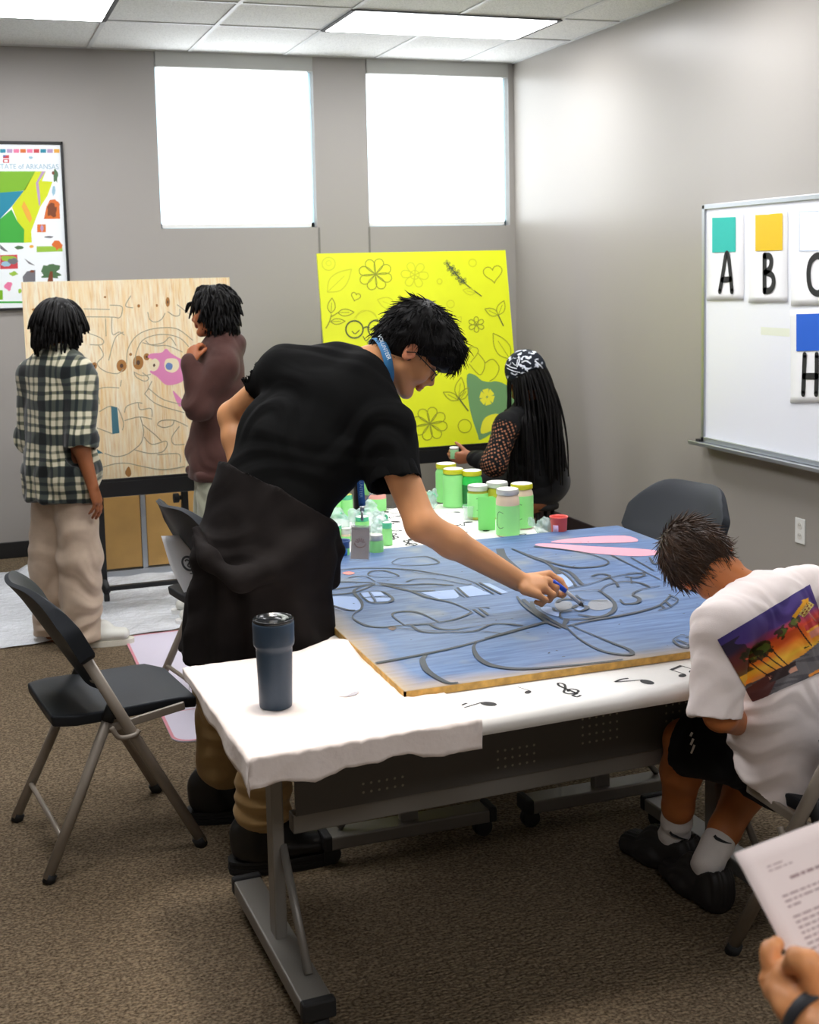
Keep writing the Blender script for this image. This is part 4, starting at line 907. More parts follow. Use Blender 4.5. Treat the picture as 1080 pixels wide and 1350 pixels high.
# floor mat with a pink rim
M_mat = mat('pale_lilac_mat', (206, 200, 216), rough=.6); M_rim = mat('pink_rim', (206, 134, 146), rough=.6)
mx0, mx1, my0, my1, mr = .665, 1.45, 4.52, 6.0, .07
def rr(x0, x1, y0, y1, r, z, n=6):
    P = []
    for cx, cy_, a0 in ((x1 - r, y1 - r, 0), (x0 + r, y1 - r, PI / 2), (x0 + r, y0 + r, PI), (x1 - r, y0 + r, 1.5 * PI)):
        for i in range(n + 1): a = a0 + PI / 2 * i / n; P.append(V3(cx + r * math.cos(a), cy_ + r * math.sin(a), z))
    return P
fm_ = thing('floor_mat', 'flat pale lilac mat with a pink rim on the carpet behind the man', 'mat', ((mx0 + mx1) / 2, (my0 + my1) / 2, 0))
P0, P1 = rr(mx0, mx1, my0, my1, mr, .001), rr(mx0, mx1, my0, my1, mr, .005); n = len(P0)
MB().add(P0 + P1, [tuple(range(n, 2 * n))] + [(i, (i + 1) % n, n + (i + 1) % n, n + i) for i in range(n)]).build('sheet', M_mat, fm_, world=True)
m = MB(); m.ribbon(rr(mx0 + .006, mx1 - .006, my0 + .006, my1 - .006, mr, .0058), .012, (0, 0, 1), close=True); m.ribbon([(mx0 + .01, 4.86, .0058), (mx1 - .01, 4.86, .0058)], .006, (0, 0, 1)); m.build('rim', M_rim, fm_, world=True)
# paper hung behind the half hidden chair
sh = thing('paper_sheet', 'white paper printed with a grey ring emblem hanging behind the half hidden chair', 'paper', at(244, 745, y=4.98))
sc_ = at(244, 745, y=4.98); X_, U_ = nrm(RT * .8 + AW * .6), nrm(UP - RT * .30); Nn = np.cross(X_, U_)
def sp(u, v, l=0): return sc_ + X_ * u * (.07 - .022 * (v < 0) * -v / .1) + U_ * v + Nn * (.012 * u * u + l)
vs = [sp(u, v) for v in np.linspace(-.14, .125, 10) for u in np.linspace(-1, 1.2, 8)]
o = MB().add(vs, [(i * 8 + j, i * 8 + j + 1, (i + 1) * 8 + j + 1, (i + 1) * 8 + j) for i in range(9) for j in range(7)]).build('page', M_paper, sh, world=True, smooth=True); s = o.modifiers.new('thick', 'SOLIDIFY'); s.thickness = .001; s.offset = -1
m = MB(); c0 = sp(.22, .005, 0); pr = lambda a, b: sp(.22 + a / .07, .005 + b, .0035)
m.ribbon([pr(.026 * math.cos(q), .028 * math.sin(q)) for q in np.linspace(0, 2 * PI, 24, endpoint=False)], .009, Nn, close=True); m.ribbon(curve([pr(-.012, .01), pr(-.004, .016), pr(.006, .008), pr(-.006, -.008), pr(.004, -.016), pr(.012, -.008)], 5), .006, Nn); m.ribbon([pr(-.006, -.042), pr(.008, -.042)], .004, Nn)
m.build('ring_emblem', mat('grey_print', (90, 92, 96), rough=.7), sh, world=True)

# ================================================================== on the tables
ZC = ZT + .0055
# tumbler
tp = at(364, 931, z=ZT + .010); tm_ = thing('tumbler', 'dark blue steel tumbler with a clear black lid on the pale cover', 'tumbler', tp)
M_tumb = mat('navy_powder_coat', (44, 62, 80), rough=.42, spec=.5, bump=.1, bscale=700, bdist=.0006)
MB().lathe([(.001, 0), (.035, 0), (.0385, .003), (.0395, .01), (.0432, .138), (.0435, .146), (.0478, .152), (.0488, .158), (.0492, .205), (.0482, .2085), (.0462, .209), (.0455, .204), (.001, .2035)], n=48).build('body', M_tumb, tm_, smooth=True)
lid = MB().lathe([(.0478, .2086), (.0482, .2135), (.0470, .216), (.0445, .2165), (.0435, .2115), (.001, .2105)], n=48).build('lid', mat('smoky_black_lid', (22, 24, 26), rough=.18, spec=.6), tm_, smooth=True)
m = MB(); m.tube(curve([(.018, -.022, .213), (.03, 0, .2145), (.018, .022, .213)], 6), .0045, n=8); m.bb((.022, -.008, .2105), (.036, .008, .2155)); m.build('slider', mat('clear_grey_slider', (150, 156, 152), rough=.2), lid, smooth=True)
# paint jars
M_lab = mat('green_paper_label', (152, 232, 142), rough=.6); M_lab2 = mat('bright_green_paint_in_jar', (52, 196, 84), rough=.3); M_yl = mat('yellow_lid_rim', (206, 206, 30), rough=.4); M_wl = mat('white_lid_top', (238, 240, 232), rough=.4)
M_sl = mat('silver_lid', (206, 208, 202), rough=.35, metal=.4); M_tl = mat('teal_green_lid', (84, 196, 150), rough=.4); M_cream = mat('cream_paint_in_jar', (228, 206, 178), rough=.35); M_olive = mat('olive_paint_in_jar', (176, 178, 50), rough=.35); M_pk = mat('pink_paint_in_jar', (240, 170, 160), rough=.35)
M_bt = mat('blue_tape', (22, 96, 178), rough=.55); M_dklab = mat('dark_printed_label', (30, 110, 50), rough=.5)
def clear(name, rgb, a, rough=.12):
    t = NT(name); t.base(lin(rgb)); t.set(rough, spec=.7, Alpha=a); t.bump(t.noise(60, 4), .5, .01); return t.m
M_film = clear('clear_plastic_film', (214, 238, 232), .42); M_clearcup = clear('clear_cup_plastic', (226, 240, 238), .25)
def jar(label, px, py, r, h, content, lidrim, lidtop, lab=(.02, .78), labm=None, tape=None, name='paint_jar', group='lidded paint jars on the far tables', mark=None, lid_h=.020, turn=0, lz=None):
    p = at(px, py, z=ZC); t = thing(name, label, 'jar', (p[0], p[1], ZC), group=group)
    hb = h - lid_h
    MB().lathe([(.001, 0), (r * .9, 0), (r * .98, .004), (r, .012), (r, hb * .82), (r * .96, hb * .9), (r * .86, hb * .97), (r * .86, hb), (.001, hb)], n=28).build('glass', content, t, smooth=True)
    l = MB().lathe([(r * .90, hb - .002), (r * .96, hb), (r * .96, h - .005), (r * .93, h - .001)], n=28, caps=False).build('lid', lidrim, t, smooth=True)
    MB().lathe([(r * .93, h - .0012), (r * .86, h), (.001, h)], n=28).build('lid_top', lidtop, l, smooth=True)
    if lab:
        o = MB().lathe([(r * 1.008, h * lab[0]), (r * 1.012, h * (lab[0] + .01)), (r * 1.012, h * (lab[1] - .01)), (r * 1.008, h * lab[1])], n=28, caps=False).build('label', labm or M_lab, t, smooth=True)
        if mark:
            vd = nrm(V3(-p[0], -p[1], 0)); a0 = math.atan2(vd[1], vd[0]) + turn; m = MB()
            for st in mark: 
                pts = [((r * 1.016) * math.cos(a0 + u / r), (r * 1.016) * math.sin(a0 + u / r), h * (lab[0] + lab[1]) / 2 + v) for u, v in st]; pts = curve(pts, 4)
                for a, b in zip(pts, pts[1:]): m.tube([a, b], .0009, n=5)
            m.build('pencil_mark', M_ink, o)
    if tape: 
        vd = nrm(V3(-p[0], -p[1], 0)); a0 = math.atan2(vd[1], vd[0]) + tape; rr_ = r * 1.02
        m = MB(); n = 6; vs = [(rr_ * math.cos(a0 + q), rr_ * math.sin(a0 + q), z) for z in (h * .03, h * .72) for q in np.linspace(-.22, .22, n)]; m.add(vs, [(i, i + 1, n + i + 1, n + i) for i in range(n - 1)]); o = m.build('tape', M_bt, t, smooth=True); s = o.modifiers.new('th', 'SOLIDIFY'); s.thickness = .0008
    return t
th = [[(-.014, .028), (.004, .034), (.010, .020), (-.004, .008), (.012, -.004), (.004, -.02), (-.014, -.018)]]
cc = [[(.016, .03), (-.004, .034), (-.016, .01), (-.014, -.018), (.002, -.03), (.016, -.024)]]
jar('tall jar with a white topped yellow lid, farthest of the tall jars', 589, 661, .047, .172, M_lab, M_yl, M_wl)
jar('tall jar with a yellow lid, wrapped in a wide green label, beside the farthest jar', 598.5, 667, .047, .166, M_lab, M_yl, M_wl, lab=(.0, .84))
jar('jar of bright green paint with a dark printed label and yellow lid', 622.5, 667, .046, .158, M_lab2, M_yl, M_wl, lab=(.1, .62), labm=M_dklab)
jar('silver lidded jar with a large 3 pencilled on its green label', 631, 683, .045, .140, M_olive, M_sl, M_wl, mark=th, turn=.15, lab=(.08, .78))
jar('silver lidded jar half hidden behind the standing green card', 656, 682, .047, .150, M_olive, M_sl, M_wl, lab=(.05, .6))
jar('white lidded jar of cream paint, nearest of the tall jars', 670, 705, .0455, .182, M_cream, M_sl, M_wl, lab=(.02, .66), mark=cc, turn=-.75)
jar('yellow lidded jar of cream paint with a large C on its label, rightmost', 688.5, 695, .0455, .178, M_cream, M_yl, M_wl, lab=(.02, .74), mark=cc, turn=-.35)
p = at(642.5, 699, z=ZC); cd = MB(); cd.box((0, 0, .066), (.065, .0012, .132), (nrm(RT * [1, 1, 0]), nrm(np.cross((0, 0, 1), RT)), (0, 0, 1))); cd.box(V3(0, 0, .066) + nrm(AW * [1, 1, 0]) * .012 - RT * .004, (.065, .0012, .132), (nrm(RT * [1, 1, 0] + AW * [.3, .3, 0]), nrm(np.cross((0, 0, 1), RT + AW * .3)), (0, 0, 1)))
o = cd.build('folded_card', mat('green_card', (140, 232, 130), rough=.6)); o.location = Vector((p[0], p[1], ZC)); tag(o, 'folded bright green card standing between the tall jars', 'card')
# small jars clustered by the man's badge
small = 'small paint jars beside the hanging badge'
jar('small green jar with a strip of blue tape, by the belly of the man', 440, 681, .036, .080, M_lab, M_lab, M_lab, lab=(.02, .9), tape=-.5, group=small, lid_h=.01)
jar('small green jar with a teal lid, next to the blue taped jar', 457, 680, .028, .092, M_lab, M_tl, M_olive, group=small)
jar('small jar of pink paint with a green label, behind the painting arm', 498, 673, .038, .088, M_pk, M_film, M_pk, lab=(.0, .62), group=small, lid_h=.012)
jar('tiny green jar with a teal lid, just behind the badge strap', 489, 652, .03, .07, M_lab, M_tl, M_tl, group=small)
jar('small green jar with a clear film top, leftmost by the knotted jacket', 443, 713, .024, .062, M_lab, M_tl, M_sl, group=small)
jar('small silver lidded jar between the blue cup and the badge', 456.5, 713, .020, .050, M_cream, M_sl, M_sl, lab=(0, .4), group=small)
jar('small silver lidded green jar on the other side of the badge from the blue cup', 496.5, 734, .026, .082, M_lab, M_sl, M_sl, lab=(0, .76), group=small)
jar('small white and green lidded jar, nearest to the painting arm', 511, 718, .019, .086, M_lab, M_tl, M_wl, lab=(0, .66), group=small)
jar('small jar with a teal lid under the blue lanyard', 478, 706, .027, .076, M_lab, M_tl, M_wl, group=small)
jar('little jar with a yellow lid beside the farthest tall jars', 561, 668, .022, .062, M_cream, M_yl, M_yl, lab=(0, .5), group=small)
def cup(name, label, px, py, r, h, rgb, band=None, sticker=None):
    p = at(px, py, z=ZC); t = thing(name, label, 'cup', (p[0], p[1], ZC))
    m = mat(name + '_plastic', rgb, rough=.35) if isinstance(rgb, tuple) else rgb
    MB().lathe([(.001, 0), (r * .82, 0), (r * .86, .004), (r * .98, h * .9), (r * 1.04, h * .93), (r * 1.05, h), (r * .98, h), (r * .93, h * .9), (r * .80, .006), (.001, .005)], n=28).build('body', m, t, smooth=True)
    if band: MB().lathe([(r * .88, .006), (r * .955, h * .62)], n=28, caps=False).build('label', band, t, smooth=True)
    if sticker:
        vd = nrm(V3(-p[0], -p[1], 0)); a0 = math.atan2(vd[1], vd[0]) + sticker[1]; n = 6; q = [((r * (.90 + .09 * z / h)) * 1.02 * math.cos(a0 + b), (r * (.90 + .09 * z / h)) * 1.02 * math.sin(a0 + b), z) for z in (.006, h * .6) for b in np.linspace(-.35, .35, n)]
        o = MB().add(q, [(i, i + 1, n + i + 1, n + i) for i in range(n - 1)]).build('tape', sticker[0], t, smooth=True); s = o.modifiers.new('th', 'SOLIDIFY'); s.thickness = .0008
    return t
cup('plastic_cup', 'blue plastic cup with a green label, leftmost on the table edge of the board', 452, 738, .028, .072, (70, 96, 150), M_lab, (M_bt, .35))
cup('plastic_cup', 'coral red plastic cup beside the clear bag at the board edge', 737, 706, .034, .076, (226, 92, 84), None, (mat('lilac_sticker', (190, 160, 196), rough=.5), -.4))
cup('plastic_cup', 'empty clear plastic cup in front of the jar marked 3', 620, 684, .032, .058, M_clearcup)
def bag(label, px, py, r, h, seed, strip=True):
    p = at(px, py, z=ZC); t = thing('plastic_bag', label, 'plastic bag', (p[0], p[1], ZC), group='clear crumpled plastic bags')
    s = Sdf(.004, .01); q = V3(p[0], p[1], ZC); s.ell(q + (0, 0, h * .45), (r, r * .9, h * .55)); rg = np.random.default_rng(seed)
    for _ in range(7): s.ell(q + V3(*(rg.normal(size=2) * r * .5), h * rg.uniform(.3, .95)), (r * .5, r * .4, h * .3))
    s.cut(q, (0, 0, -1)); part('film', s.mesh(1), M_film, t, disp=lambda V: .004 * wob(V, 40, seed))
    if strip:
        m = MB(); m.tube(curve([V3(rg.uniform(-r, r), rg.uniform(-r, r) * .6 - r * .3, h * rg.uniform(.6, 1.05)) for _ in range(5)], 5), .0045, n=6, flat=.4); m.build('seal_strip', M_tl, t, smooth=True)
bag('crumpled clear bag between the coral cup and the tall jars', 718, 705, .034, .062, 2, False)
bag('crumpled clear bag with a green seal over the jars left of the badge', 446, 704, .045, .085, 4); bag('crumpled clear bag with a teal seal around the jar under the lanyard', 484, 700, .055, .10, 6); bag('crumpled clear bag on the jars nearest the painting arm', 503, 712, .036, .09, 9); bag('clear bag bunched behind the man near the farthest tall jars', 567, 671, .03, .07, 12)
# loose marker on the board's far edge
a, b = at(699, 710, z=ZC + .008), at(752, 707, z=ZC + .008); mk = thing('marker_pen', 'blue, white and pink marker lying at the far edge of the blue board', 'marker', (a + b) / 2)
for nm, t0, t1, rgb, r_ in (('tip', 0, .28, (240, 150, 150), .0055), ('barrel', .28, .5, (240, 238, 240), .006), ('cap', .5, 1, (40, 60, 190), .0068)): MB().tube([mixv(a, b, t0), mixv(a, b, t1)], r_, n=12).build(nm, mat('marker_' + nm, rgb, rough=.35), mk, world=True, smooth=True)
# ================================================================== people
def skin_mat():
    t = NT('skin'); a = t.add('ShaderNodeVertexColor', layer_name='Col'); t.base(a.outputs[0]); t.set(.48, spec=.4, Subsurface_Weight=.08, Subsurface_Radius=(.012, .005, .003)); t.b.inputs['Subsurface Scale'].default_value = .5
    t.bump(t.noise(900, 2), .12, .0006); return t.m
M_skin = skin_mat()
M_hairk = mat('black_hair', (11, 9, 9), rough=.55, spec=.18); M_hairb = mat('dark_brown_hair', (64, 44, 30), rough=.5, spec=.35, var=.5, vscale=30)
def head(s, c, f, l, u, sc=1.0, k=.012):
    P = lambda x, y, z: c + sc * (f * x + l * y + u * z); ax = (f, l, u); R = lambda *r: tuple(sc * v for v in r)
    s.ell(P(-.014, 0, .034), R(.096, .076, .086), ax, .02); s.ell(P(.030, 0, -.02), R(.062, .064, .085), ax, .02)
    for e in (-1, 1):
        s.cap(P(.0, e * .052, -.062), P(.062, e * .018, -.098), .022 * sc, .02 * sc, .02); s.ell(P(.062, e * .040, -.028), R(.024, .024, .026), ax, .02)
        s.ell(P(.0865, e * .031, .004), R(.016, .021, .013), ax, .012, sub=True); s.ell(P(.0755, e * .031, .004), R(.0125, .0125, .0115), ax, .003)
        s.ell(P(-.012, e * .080, -.004), R(.019, .008, .032), (nrm(f + l * e * .35), nrm(l - f * e * .35), u), .006); s.ell(P(-.006, e * .0885, .0), R(.011, .006, .019), (nrm(f + l * e * .35), nrm(l - f * e * .35), u), .004, sub=True); s.ell(P(.004, e * .0815, -.008), R(.006, .005, .008), ax, .004)
        s.cap(P(.083, e * .012, .021), P(.070, e * .050, .024), .0085 * sc, .007 * sc, .012); s.ell(P(.0985, e * .012, -.037), R(.010, .0075, .008), ax, .006)
    s.ell(P(.074, 0, -.102), R(.018, .022, .018), ax, .02); s.cap(P(.088, 0, .006), P(.110, 0, -.031), .0075 * sc, .0115 * sc, .008); s.ell(P(.092, 0, -.048), R(.012, .02, .012), ax, .012)
    s.ell(P(.0955, 0, -.060), R(.0095, .022, .0058), ax, .004); s.ell(P(.0935, 0, -.070), R(.0095, .020, .0065), ax, .004); s.cap(P(.1035, -.02, -.0648), P(.1035, .02, -.0648), .0016 * sc, None, .003, sub=True)
    return P
def face_col(V, c, f, l, u, sc, skin, lip, brow, ears=None):
    d = (V - c) / sc; x, y, z = d @ f, d @ l, d @ u; C = np.tile(np.array(lin(skin)), (len(V), 1)); C *= (1 + .05 * wob(V, 18, 4))[:, None]
    def put(m, rgb, a=1.0):
        m = np.clip(m, 0, 1)[:, None] * a; C[:] = C * (1 - m) + np.array(lin(rgb)) * m
    put(np.exp(-((y / .022) ** 4 + ((z + .0648) / .0105) ** 4)) * (x > .085), lip, .8)
    put(np.exp(-(((np.abs(y) - .032) / .020) ** 4 + ((z - .0265) / .005) ** 4)) * (x > .055), brow, .9)
    put(np.exp(-(((np.abs(y) - .031) / .013) ** 4 + ((z - .004) / .0035) ** 4)) * (x > .07), (34, 24, 20), .9)
    if ears: put(((np.abs(y) > .076) & (np.abs(z) < .05) & (x < .02)) * 1.0, ears, .7)
    return C
def hand(s, w, d, n, t, sc=1.0, curls=((.5, .6, .4),) * 4, spread=.06, thumb=(.5, .7, .5), tcurl=(.2, .3), k=.006):
    """five fingers: w wrist, d along the hand, n out of the palm, t towards the thumb"""
    d = nrm(d); n = nrm(n - (n @ d) * d); t = nrm(t - (t @ d) * d - (t @ n) * n)
    kn = [w + sc * (d * a + t * b - n * c) for a, b, c in ((.088, .030, .0), (.093, .010, .003), (.088, -.010, .002), (.078, -.029, -.002))]
    for i, q in enumerate(kn): s.cap(w + sc * (d * .012 + t * (.018 - .012 * i)), q, .0155 * sc, .0125 * sc, .012)
    s.ell(w + sc * (d * .05 + n * .004), tuple(sc * v for v in (.046, .036, .014)), (d, t, n), .012); s.ell(w + sc * (d * .035 + t * .026 + n * .010), tuple(sc * v for v in (.03, .017, .015)), (d, t, n), .012)
    Ls = ((.040, .025, .021), (.044, .029, .022), (.041, .027, .022), (.032, .020, .019)); tips = []
    for i in range(4):
        p = kn[i]; a = 0; dd = nrm(d + t * spread * (1.5 - i)); r = (.0098, .0102, .0098, .0086)[i] * sc
        for j in range(3):
            a += curls[i][j]; v = nrm(dd * math.cos(a) + n * math.sin(a)); q = p + v * Ls[i][j] * sc; s.cap(p, q, r * (1 - .07 * j), r * (1 - .07 * (j + 1)), .004); s.ell(p, (r * 1.04,) * 3, None, .004); p = q
        tips.append(p)
    p = w + sc * (d * .026 + t * .028 + n * .006); v = nrm(d * thumb[0] + t * thumb[1] + n * thumb[2]); q = p + v * .042 * sc
    s.cap(p, q, .0145 * sc, .0118 * sc, .008); ax = nrm(np.cross(v, d + n * .4)); a = 0; p = q
    for j in range(2):
        tgt = nrm(d * .7 + n * .7); v = nrm(mixv(v, tgt, tcurl[j])); q = p + v * (.032, .026)[j] * sc; s.cap(p, q, (.0115, .0102)[j] * sc, (.0102, .009)[j] * sc, .005); p = q
    return tips, p
def outline_pts(V, N, mask, count, seed=0):
    r = np.random.default_rng(seed); I = np.flatnonzero(mask); I = r.choice(I, min(count, len(I)), replace=False); return V[I], N[I]
def tangent(v, n): v = v - (v * n).sum(1)[:, None] * n; return v / np.maximum(np.linalg.norm(v, axis=1), 1e-6)[:, None]
def cloth(name, rgb, rough=.85, var=.06, vs=20, bump=.25, bs=500, sheen=.15):
    t = NT(name); c = lin(rgb); n = t.noise(vs, 4); t.base(t.ramp(n, [(.3, tuple(v * (1 - var) for v in c)), (.7, tuple(min(1, v * (1 + var)) for v in c))])); t.set(rough, spec=.12 if max(rgb) < 60 else .25, Sheen_Weight=sheen)
    w = t.noise(bs, 2); t.bump(w, bump, .0012); return t.m
def person(label, p): return thing('person', label, 'person', p)
def shoe(s, heel, toe, w=.042, h=.05, up=(0, 0, 1), k=.02):
    heel, toe = np.asarray(heel), np.asarray(toe); d = nrm(toe - heel); L = np.linalg.norm(toe - heel); sd = nrm(np.cross(up, d)); z = np.asarray(up, float)
    s.ecap(heel + d * w * .9 + z * h * .45, heel + d * L * .55 + z * h * .42, (w * .84, h * .48), (w * .95, h * .45), sd, k); s.ecap(heel + d * L * .5 + z * h * .4, toe - d * w + z * h * .36, (w * .98, h * .46), (w * .92, h * .38), sd, k)
    s.ell(heel + d * w + z * h * .95, (w * 1.0, w * .78, h * .7), (d, sd, z), k); s.ell(heel + d * L * .45 + z * h * .8, (L * .22, w * .7, h * .55), (d, sd, z), k)
def sole(heel, toe, w, z0, z1, grow=.003):
    heel, toe = np.asarray(heel), np.asarray(toe); d = nrm(toe - heel); L = np.linalg.norm(toe - heel); sd = np.cross((0, 0, 1), d); P = []
    for q in np.linspace(0, 2 * PI, 36, endpoint=False):
        t = .5 - .5 * math.cos(q); x = (L + 2 * grow) * t - grow; y = math.sin(q) * (w + grow) * (.86 + .18 * math.sin(PI * min(1, t * 1.1)) ** 2 - .1 * math.exp(-((t - .42) / .15) ** 2)); y = math.copysign(abs(y / w) ** .62 * w, y); P.append(heel + d * x + sd * y)
    n = len(P); m = MB(); m.add([p * [1, 1, 0] + V3(0, 0, z0) for p in P] + [p * [1, 1, 0] + V3(0, 0, z1) for p in P], [tuple(range(n - 1, -1, -1)), tuple(range(n, 2 * n))] + [(i, (i + 1) % n, n + (i + 1) % n, n + i) for i in range(n)]); return m

# ---------------------------------------------------------------- the man painting
A = at
Y0 = 3.5
W_ = A(352, 668, y=3.50); Mi = A(398, 588, y=3.53); Ch = A(438, 528, y=3.56); Nk = A(486, 484, y=3.57)
Ls, Rs = A(374, 492, y=3.68), A(508, 572, y=3.43); latm = nrm(Rs - Ls); lath = nrm(V3(.87, -.5, 0))
hipR, hipL = W_ + V3(.06, -.085, -.10), W_ + V3(-.05, .09, -.10)
kR, kL = V3(.775, 3.425, .52), A(292, 905, y=3.76); aR, aL = V3(.745, 3.455, .085), A(296, 1045, y=3.84)
eR, wR = A(556, 692, y=3.29), A(684, 766, y=3.30); eL, wL = A(306, 548, y=3.86), A(322, 648, y=3.74)
Hm = A(541, 463, y=3.57); fm3 = nrm(RT * .74 - UP * .64 + AW * .18); um = nrm(RT * .63 + UP * .76); um = nrm(um - (um @ fm3) * fm3); lm = np.cross(um, fm3)
man = person('young man in a black T-shirt bending over the blue board and painting', (.72, 3.5, 0))
def man_body():
    s = Sdf(.0042, .03)
    PH = head(s, Hm, fm3, lm, um, 1.0)
    s.cap(Nk - nrm(Nk - Ch) * .02, PH(-.030, 0, -.055), .060, .056, .025); s.cap(PH(-.02, 0, -.07), PH(.02, 0, -.088), .045, .035, .02)
    s.ecap(W_, Mi, (.135, .085), (.15, .09), latm); s.ecap(Mi, Ch, (.15, .09), (.165, .09), latm); s.cap(Ch, Nk, .09, .06); s.cap(Ls, Rs, .055, .055)
    s.chain([Rs, eR], [.052, .045], .02); s.chain([eR, mixv(eR, wR, .3), wR], [.045, .044, .030], .02); s.chain([Ls, eL], [.05, .042], .02); s.chain([eL, mixv(eL, wL, .3), wL], [.042, .041, .03], .02)
    s.ecap(W_ + V3(0, 0, -.02), W_ + V3(0, 0, -.12), (.13, .09), (.13, .10), lath)
    for h, k_, a in ((hipR, kR, aR), (hipL, kL, aL)): s.chain([h, k_, a], [.085, .058, .04], .03); s.cap(a, a + V3(.1, -.01, -.04), .035, .03)
    K = [A(724, 757, y=3.33), A(723, 766, y=3.295), A(718, 776, y=3.27), A(709, 784, y=3.25)]
    for i, q in enumerate(K): s.cap(mixv(wR, A(690, 775, y=3.27), i / 3) + (q - wR) * .12, q, .0175, .0128, .012)
    s.ell(A(702, 769, y=3.29), (.040, .030, .017), (nrm(A(722, 774, y=3.29) - wR), nrm(UP * .6 + AW * .7), nrm(AW * .6 - UP * .7)), .012)
    s.chain([K[0], A(739, 766, y=3.315), A(745, 776, y=3.305), A(744, 784, y=3.30)], [.0118, .0108, .0098, .0082], .004)
    s.chain([K[1], A(733, 774, y=3.285), A(731, 784, y=3.29), A(725, 788, y=3.305)], [.0118, .0110, .0098, .0085], .004)
    s.chain([K[2], A(729, 784, y=3.262), A(724, 791, y=3.272), A(717, 790, y=3.29)], [.0115, .0106, .0095, .0085], .004)
    s.chain([K[3], A(719, 791, y=3.248), A(714, 796, y=3.256), A(707, 794, y=3.27)], [.0105, .0096, .0088, .0078], .004)
    s.chain([A(692, 773, y=3.32), A(714, 777, y=3.345), A(731, 781, y=3.335), A(742, 785, y=3.315)], [.0165, .0135, .0115, .0095], .008)
    tips = tt = None
    hand(s, wL, nrm(V3(.35, -.15, -.9)), nrm(V3(.6, -.5, 0)), V3(.3, .8, 0), .92)
    return s, tips, tt
s, mtips, mth = man_body()
part('body', s.mesh(1), M_skin, man, col=lambda V: face_col(V, Hm, fm3, lm, um, 1, (214, 152, 104), (176, 96, 84), (34, 26, 24), (216, 134, 104)))
def shirt_man():
    s = Sdf(.005, .05)
    s.ecap(W_ - nrm(Mi - W_) * .03, Mi, (.172, .112), (.185, .115), latm, .05); s.ecap(Mi, Ch, (.185, .115), (.19, .115), latm, .05); s.ecap(Ch, Nk - nrm(Nk - Ch) * .02, (.17, .10), (.085, .07), latm, .05)
    s.cap(Ls, A(442, 480, y=3.62), .066, .07, .04); s.cap(Rs, A(478, 500, y=3.52), .080, .075, .04); s.cap(Ls, Rs, .07, .08, .05)
    a = A(521, 639, y=3.35); dr = nrm(a - Rs); s.cap(Rs, a + dr * .06, .080, .078, .03, cuts=((a, dr),))
    a2 = A(338, 505, y=3.77); dl = nrm(eL - Ls); s.cap(Ls, a2 + dl * .06, .066, .064, .03, cuts=((a2, dl),))
    s.cap(a - dr * .05, a + dr * .05, .070, .071, .004, sub=True); s.cap(a2 - dl * .03, a2 + dl * .05, .056, .057, .004, sub=True)
    nd = nrm(Hm - Nk); s.cap(Nk + nd * .03, Nk + nd * .15, .066, .09, .01, sub=True)
    tp_ = nrm(Mi - W_); s.cut(W_ - tp_ * .03, -tp_); return s.mesh(1)
M_tee = cloth('black_cotton', (9, 9, 9), var=.1, sheen=0)
part('t_shirt', shirt_man(), M_tee, man, disp=lambda V: folds(V, nrm(W_ - Ch) + .5 * latm, 6, .006, 3, .9, 3) + folds(V, V3(.3, .2, 1), 13, .0025, 8, .9, 4) + .004 * wob(V, 4, 2))
def jacket_man():
    s = Sdf(.0055, .04); B = A(336, 872, y=3.47); T = W_ + V3(-.01, 0, .02)
    m1 = mixv(T, B, .35); s.ecap(T + nrm(Mi - W_) * .1, m1, (.180, .128), (.198, .150), lath, .03); s.ecap(m1, B + V3(-.005, 0, -.10), (.195, .145), (.238, .172), lath, .03)
    s.chain([A(256, 700, y=3.46), A(276, 738, y=3.36), A(312, 766, y=3.315), A(356, 752, y=3.31), A(396, 722, y=3.345), A(424, 700, y=3.40)], [.012, .018, .022, .019, .014, .010], .05)
    tp_ = nrm(Mi - W_); s.cut(W_ + tp_ * .045, tp_)
    # the knot with its two hanging sleeves
    s.ell(A(431, 694, y=3.44), (.030, .034, .032), None, .02); s.chain([A(433, 698, y=3.43), A(440, 722, y=3.44), A(436, 764, y=3.45)], [.024, .032, .030], .015); s.chain([A(430, 700, y=3.41), A(424, 735, y=3.40), A(416, 790, y=3.40)], [.024, .030, .028], .02)
    hc = A(268, 889, y=3.36); nn = nrm(np.cross(A(430, 872, y=3.36) - hc, A(228, 852, y=3.62) - hc)); nn = nn if nn[2] < 0 else -nn
    s.cut(hc, nn); return s.mesh(1)
part('tied_jacket', jacket_man(), cloth('charcoal_sweat_fabric', (30, 26, 25), var=.15, sheen=.0), man, disp=lambda V: (.012 * np.clip((W_[2] - V[:, 2]) / .35, 0, 1) * np.sin(np.arctan2(V[:, 1] - 3.48, V[:, 0] - .75) * 9 + V[:, 2] * 6) + folds(V, (.3, .2, 1), 6, .005, 12, .8, 3)))
def pants_man():
    s = Sdf(.0055, .04)
    for h, k_, a in ((hipR, kR, aR), (hipL, kL, aL)):
        up = nrm(k_ - a); c = a + up * .045; s.chain([mixv(h, k_, .4), k_, a + up * .12], [.085, .082, .078], .04); s.ell(a + up * .085, (.082, .078, .055), None, .02); s.cap(a + up * .12, a, .07, .05, .02, cuts=((c, -up),))
    return s.mesh(1)
M_khaki = cloth('khaki_twill', (172, 140, 92), var=.08)
part('trousers', pants_man(), M_khaki, man, disp=lambda V: folds(V, (.2, .1, 1), 9, .006 , 21, .7, 4) + .005 * wob(V, 6, 4))
M_blk = mat('black_boot_leather', (20, 19, 19), rough=.4, bump=.2, bscale=120)
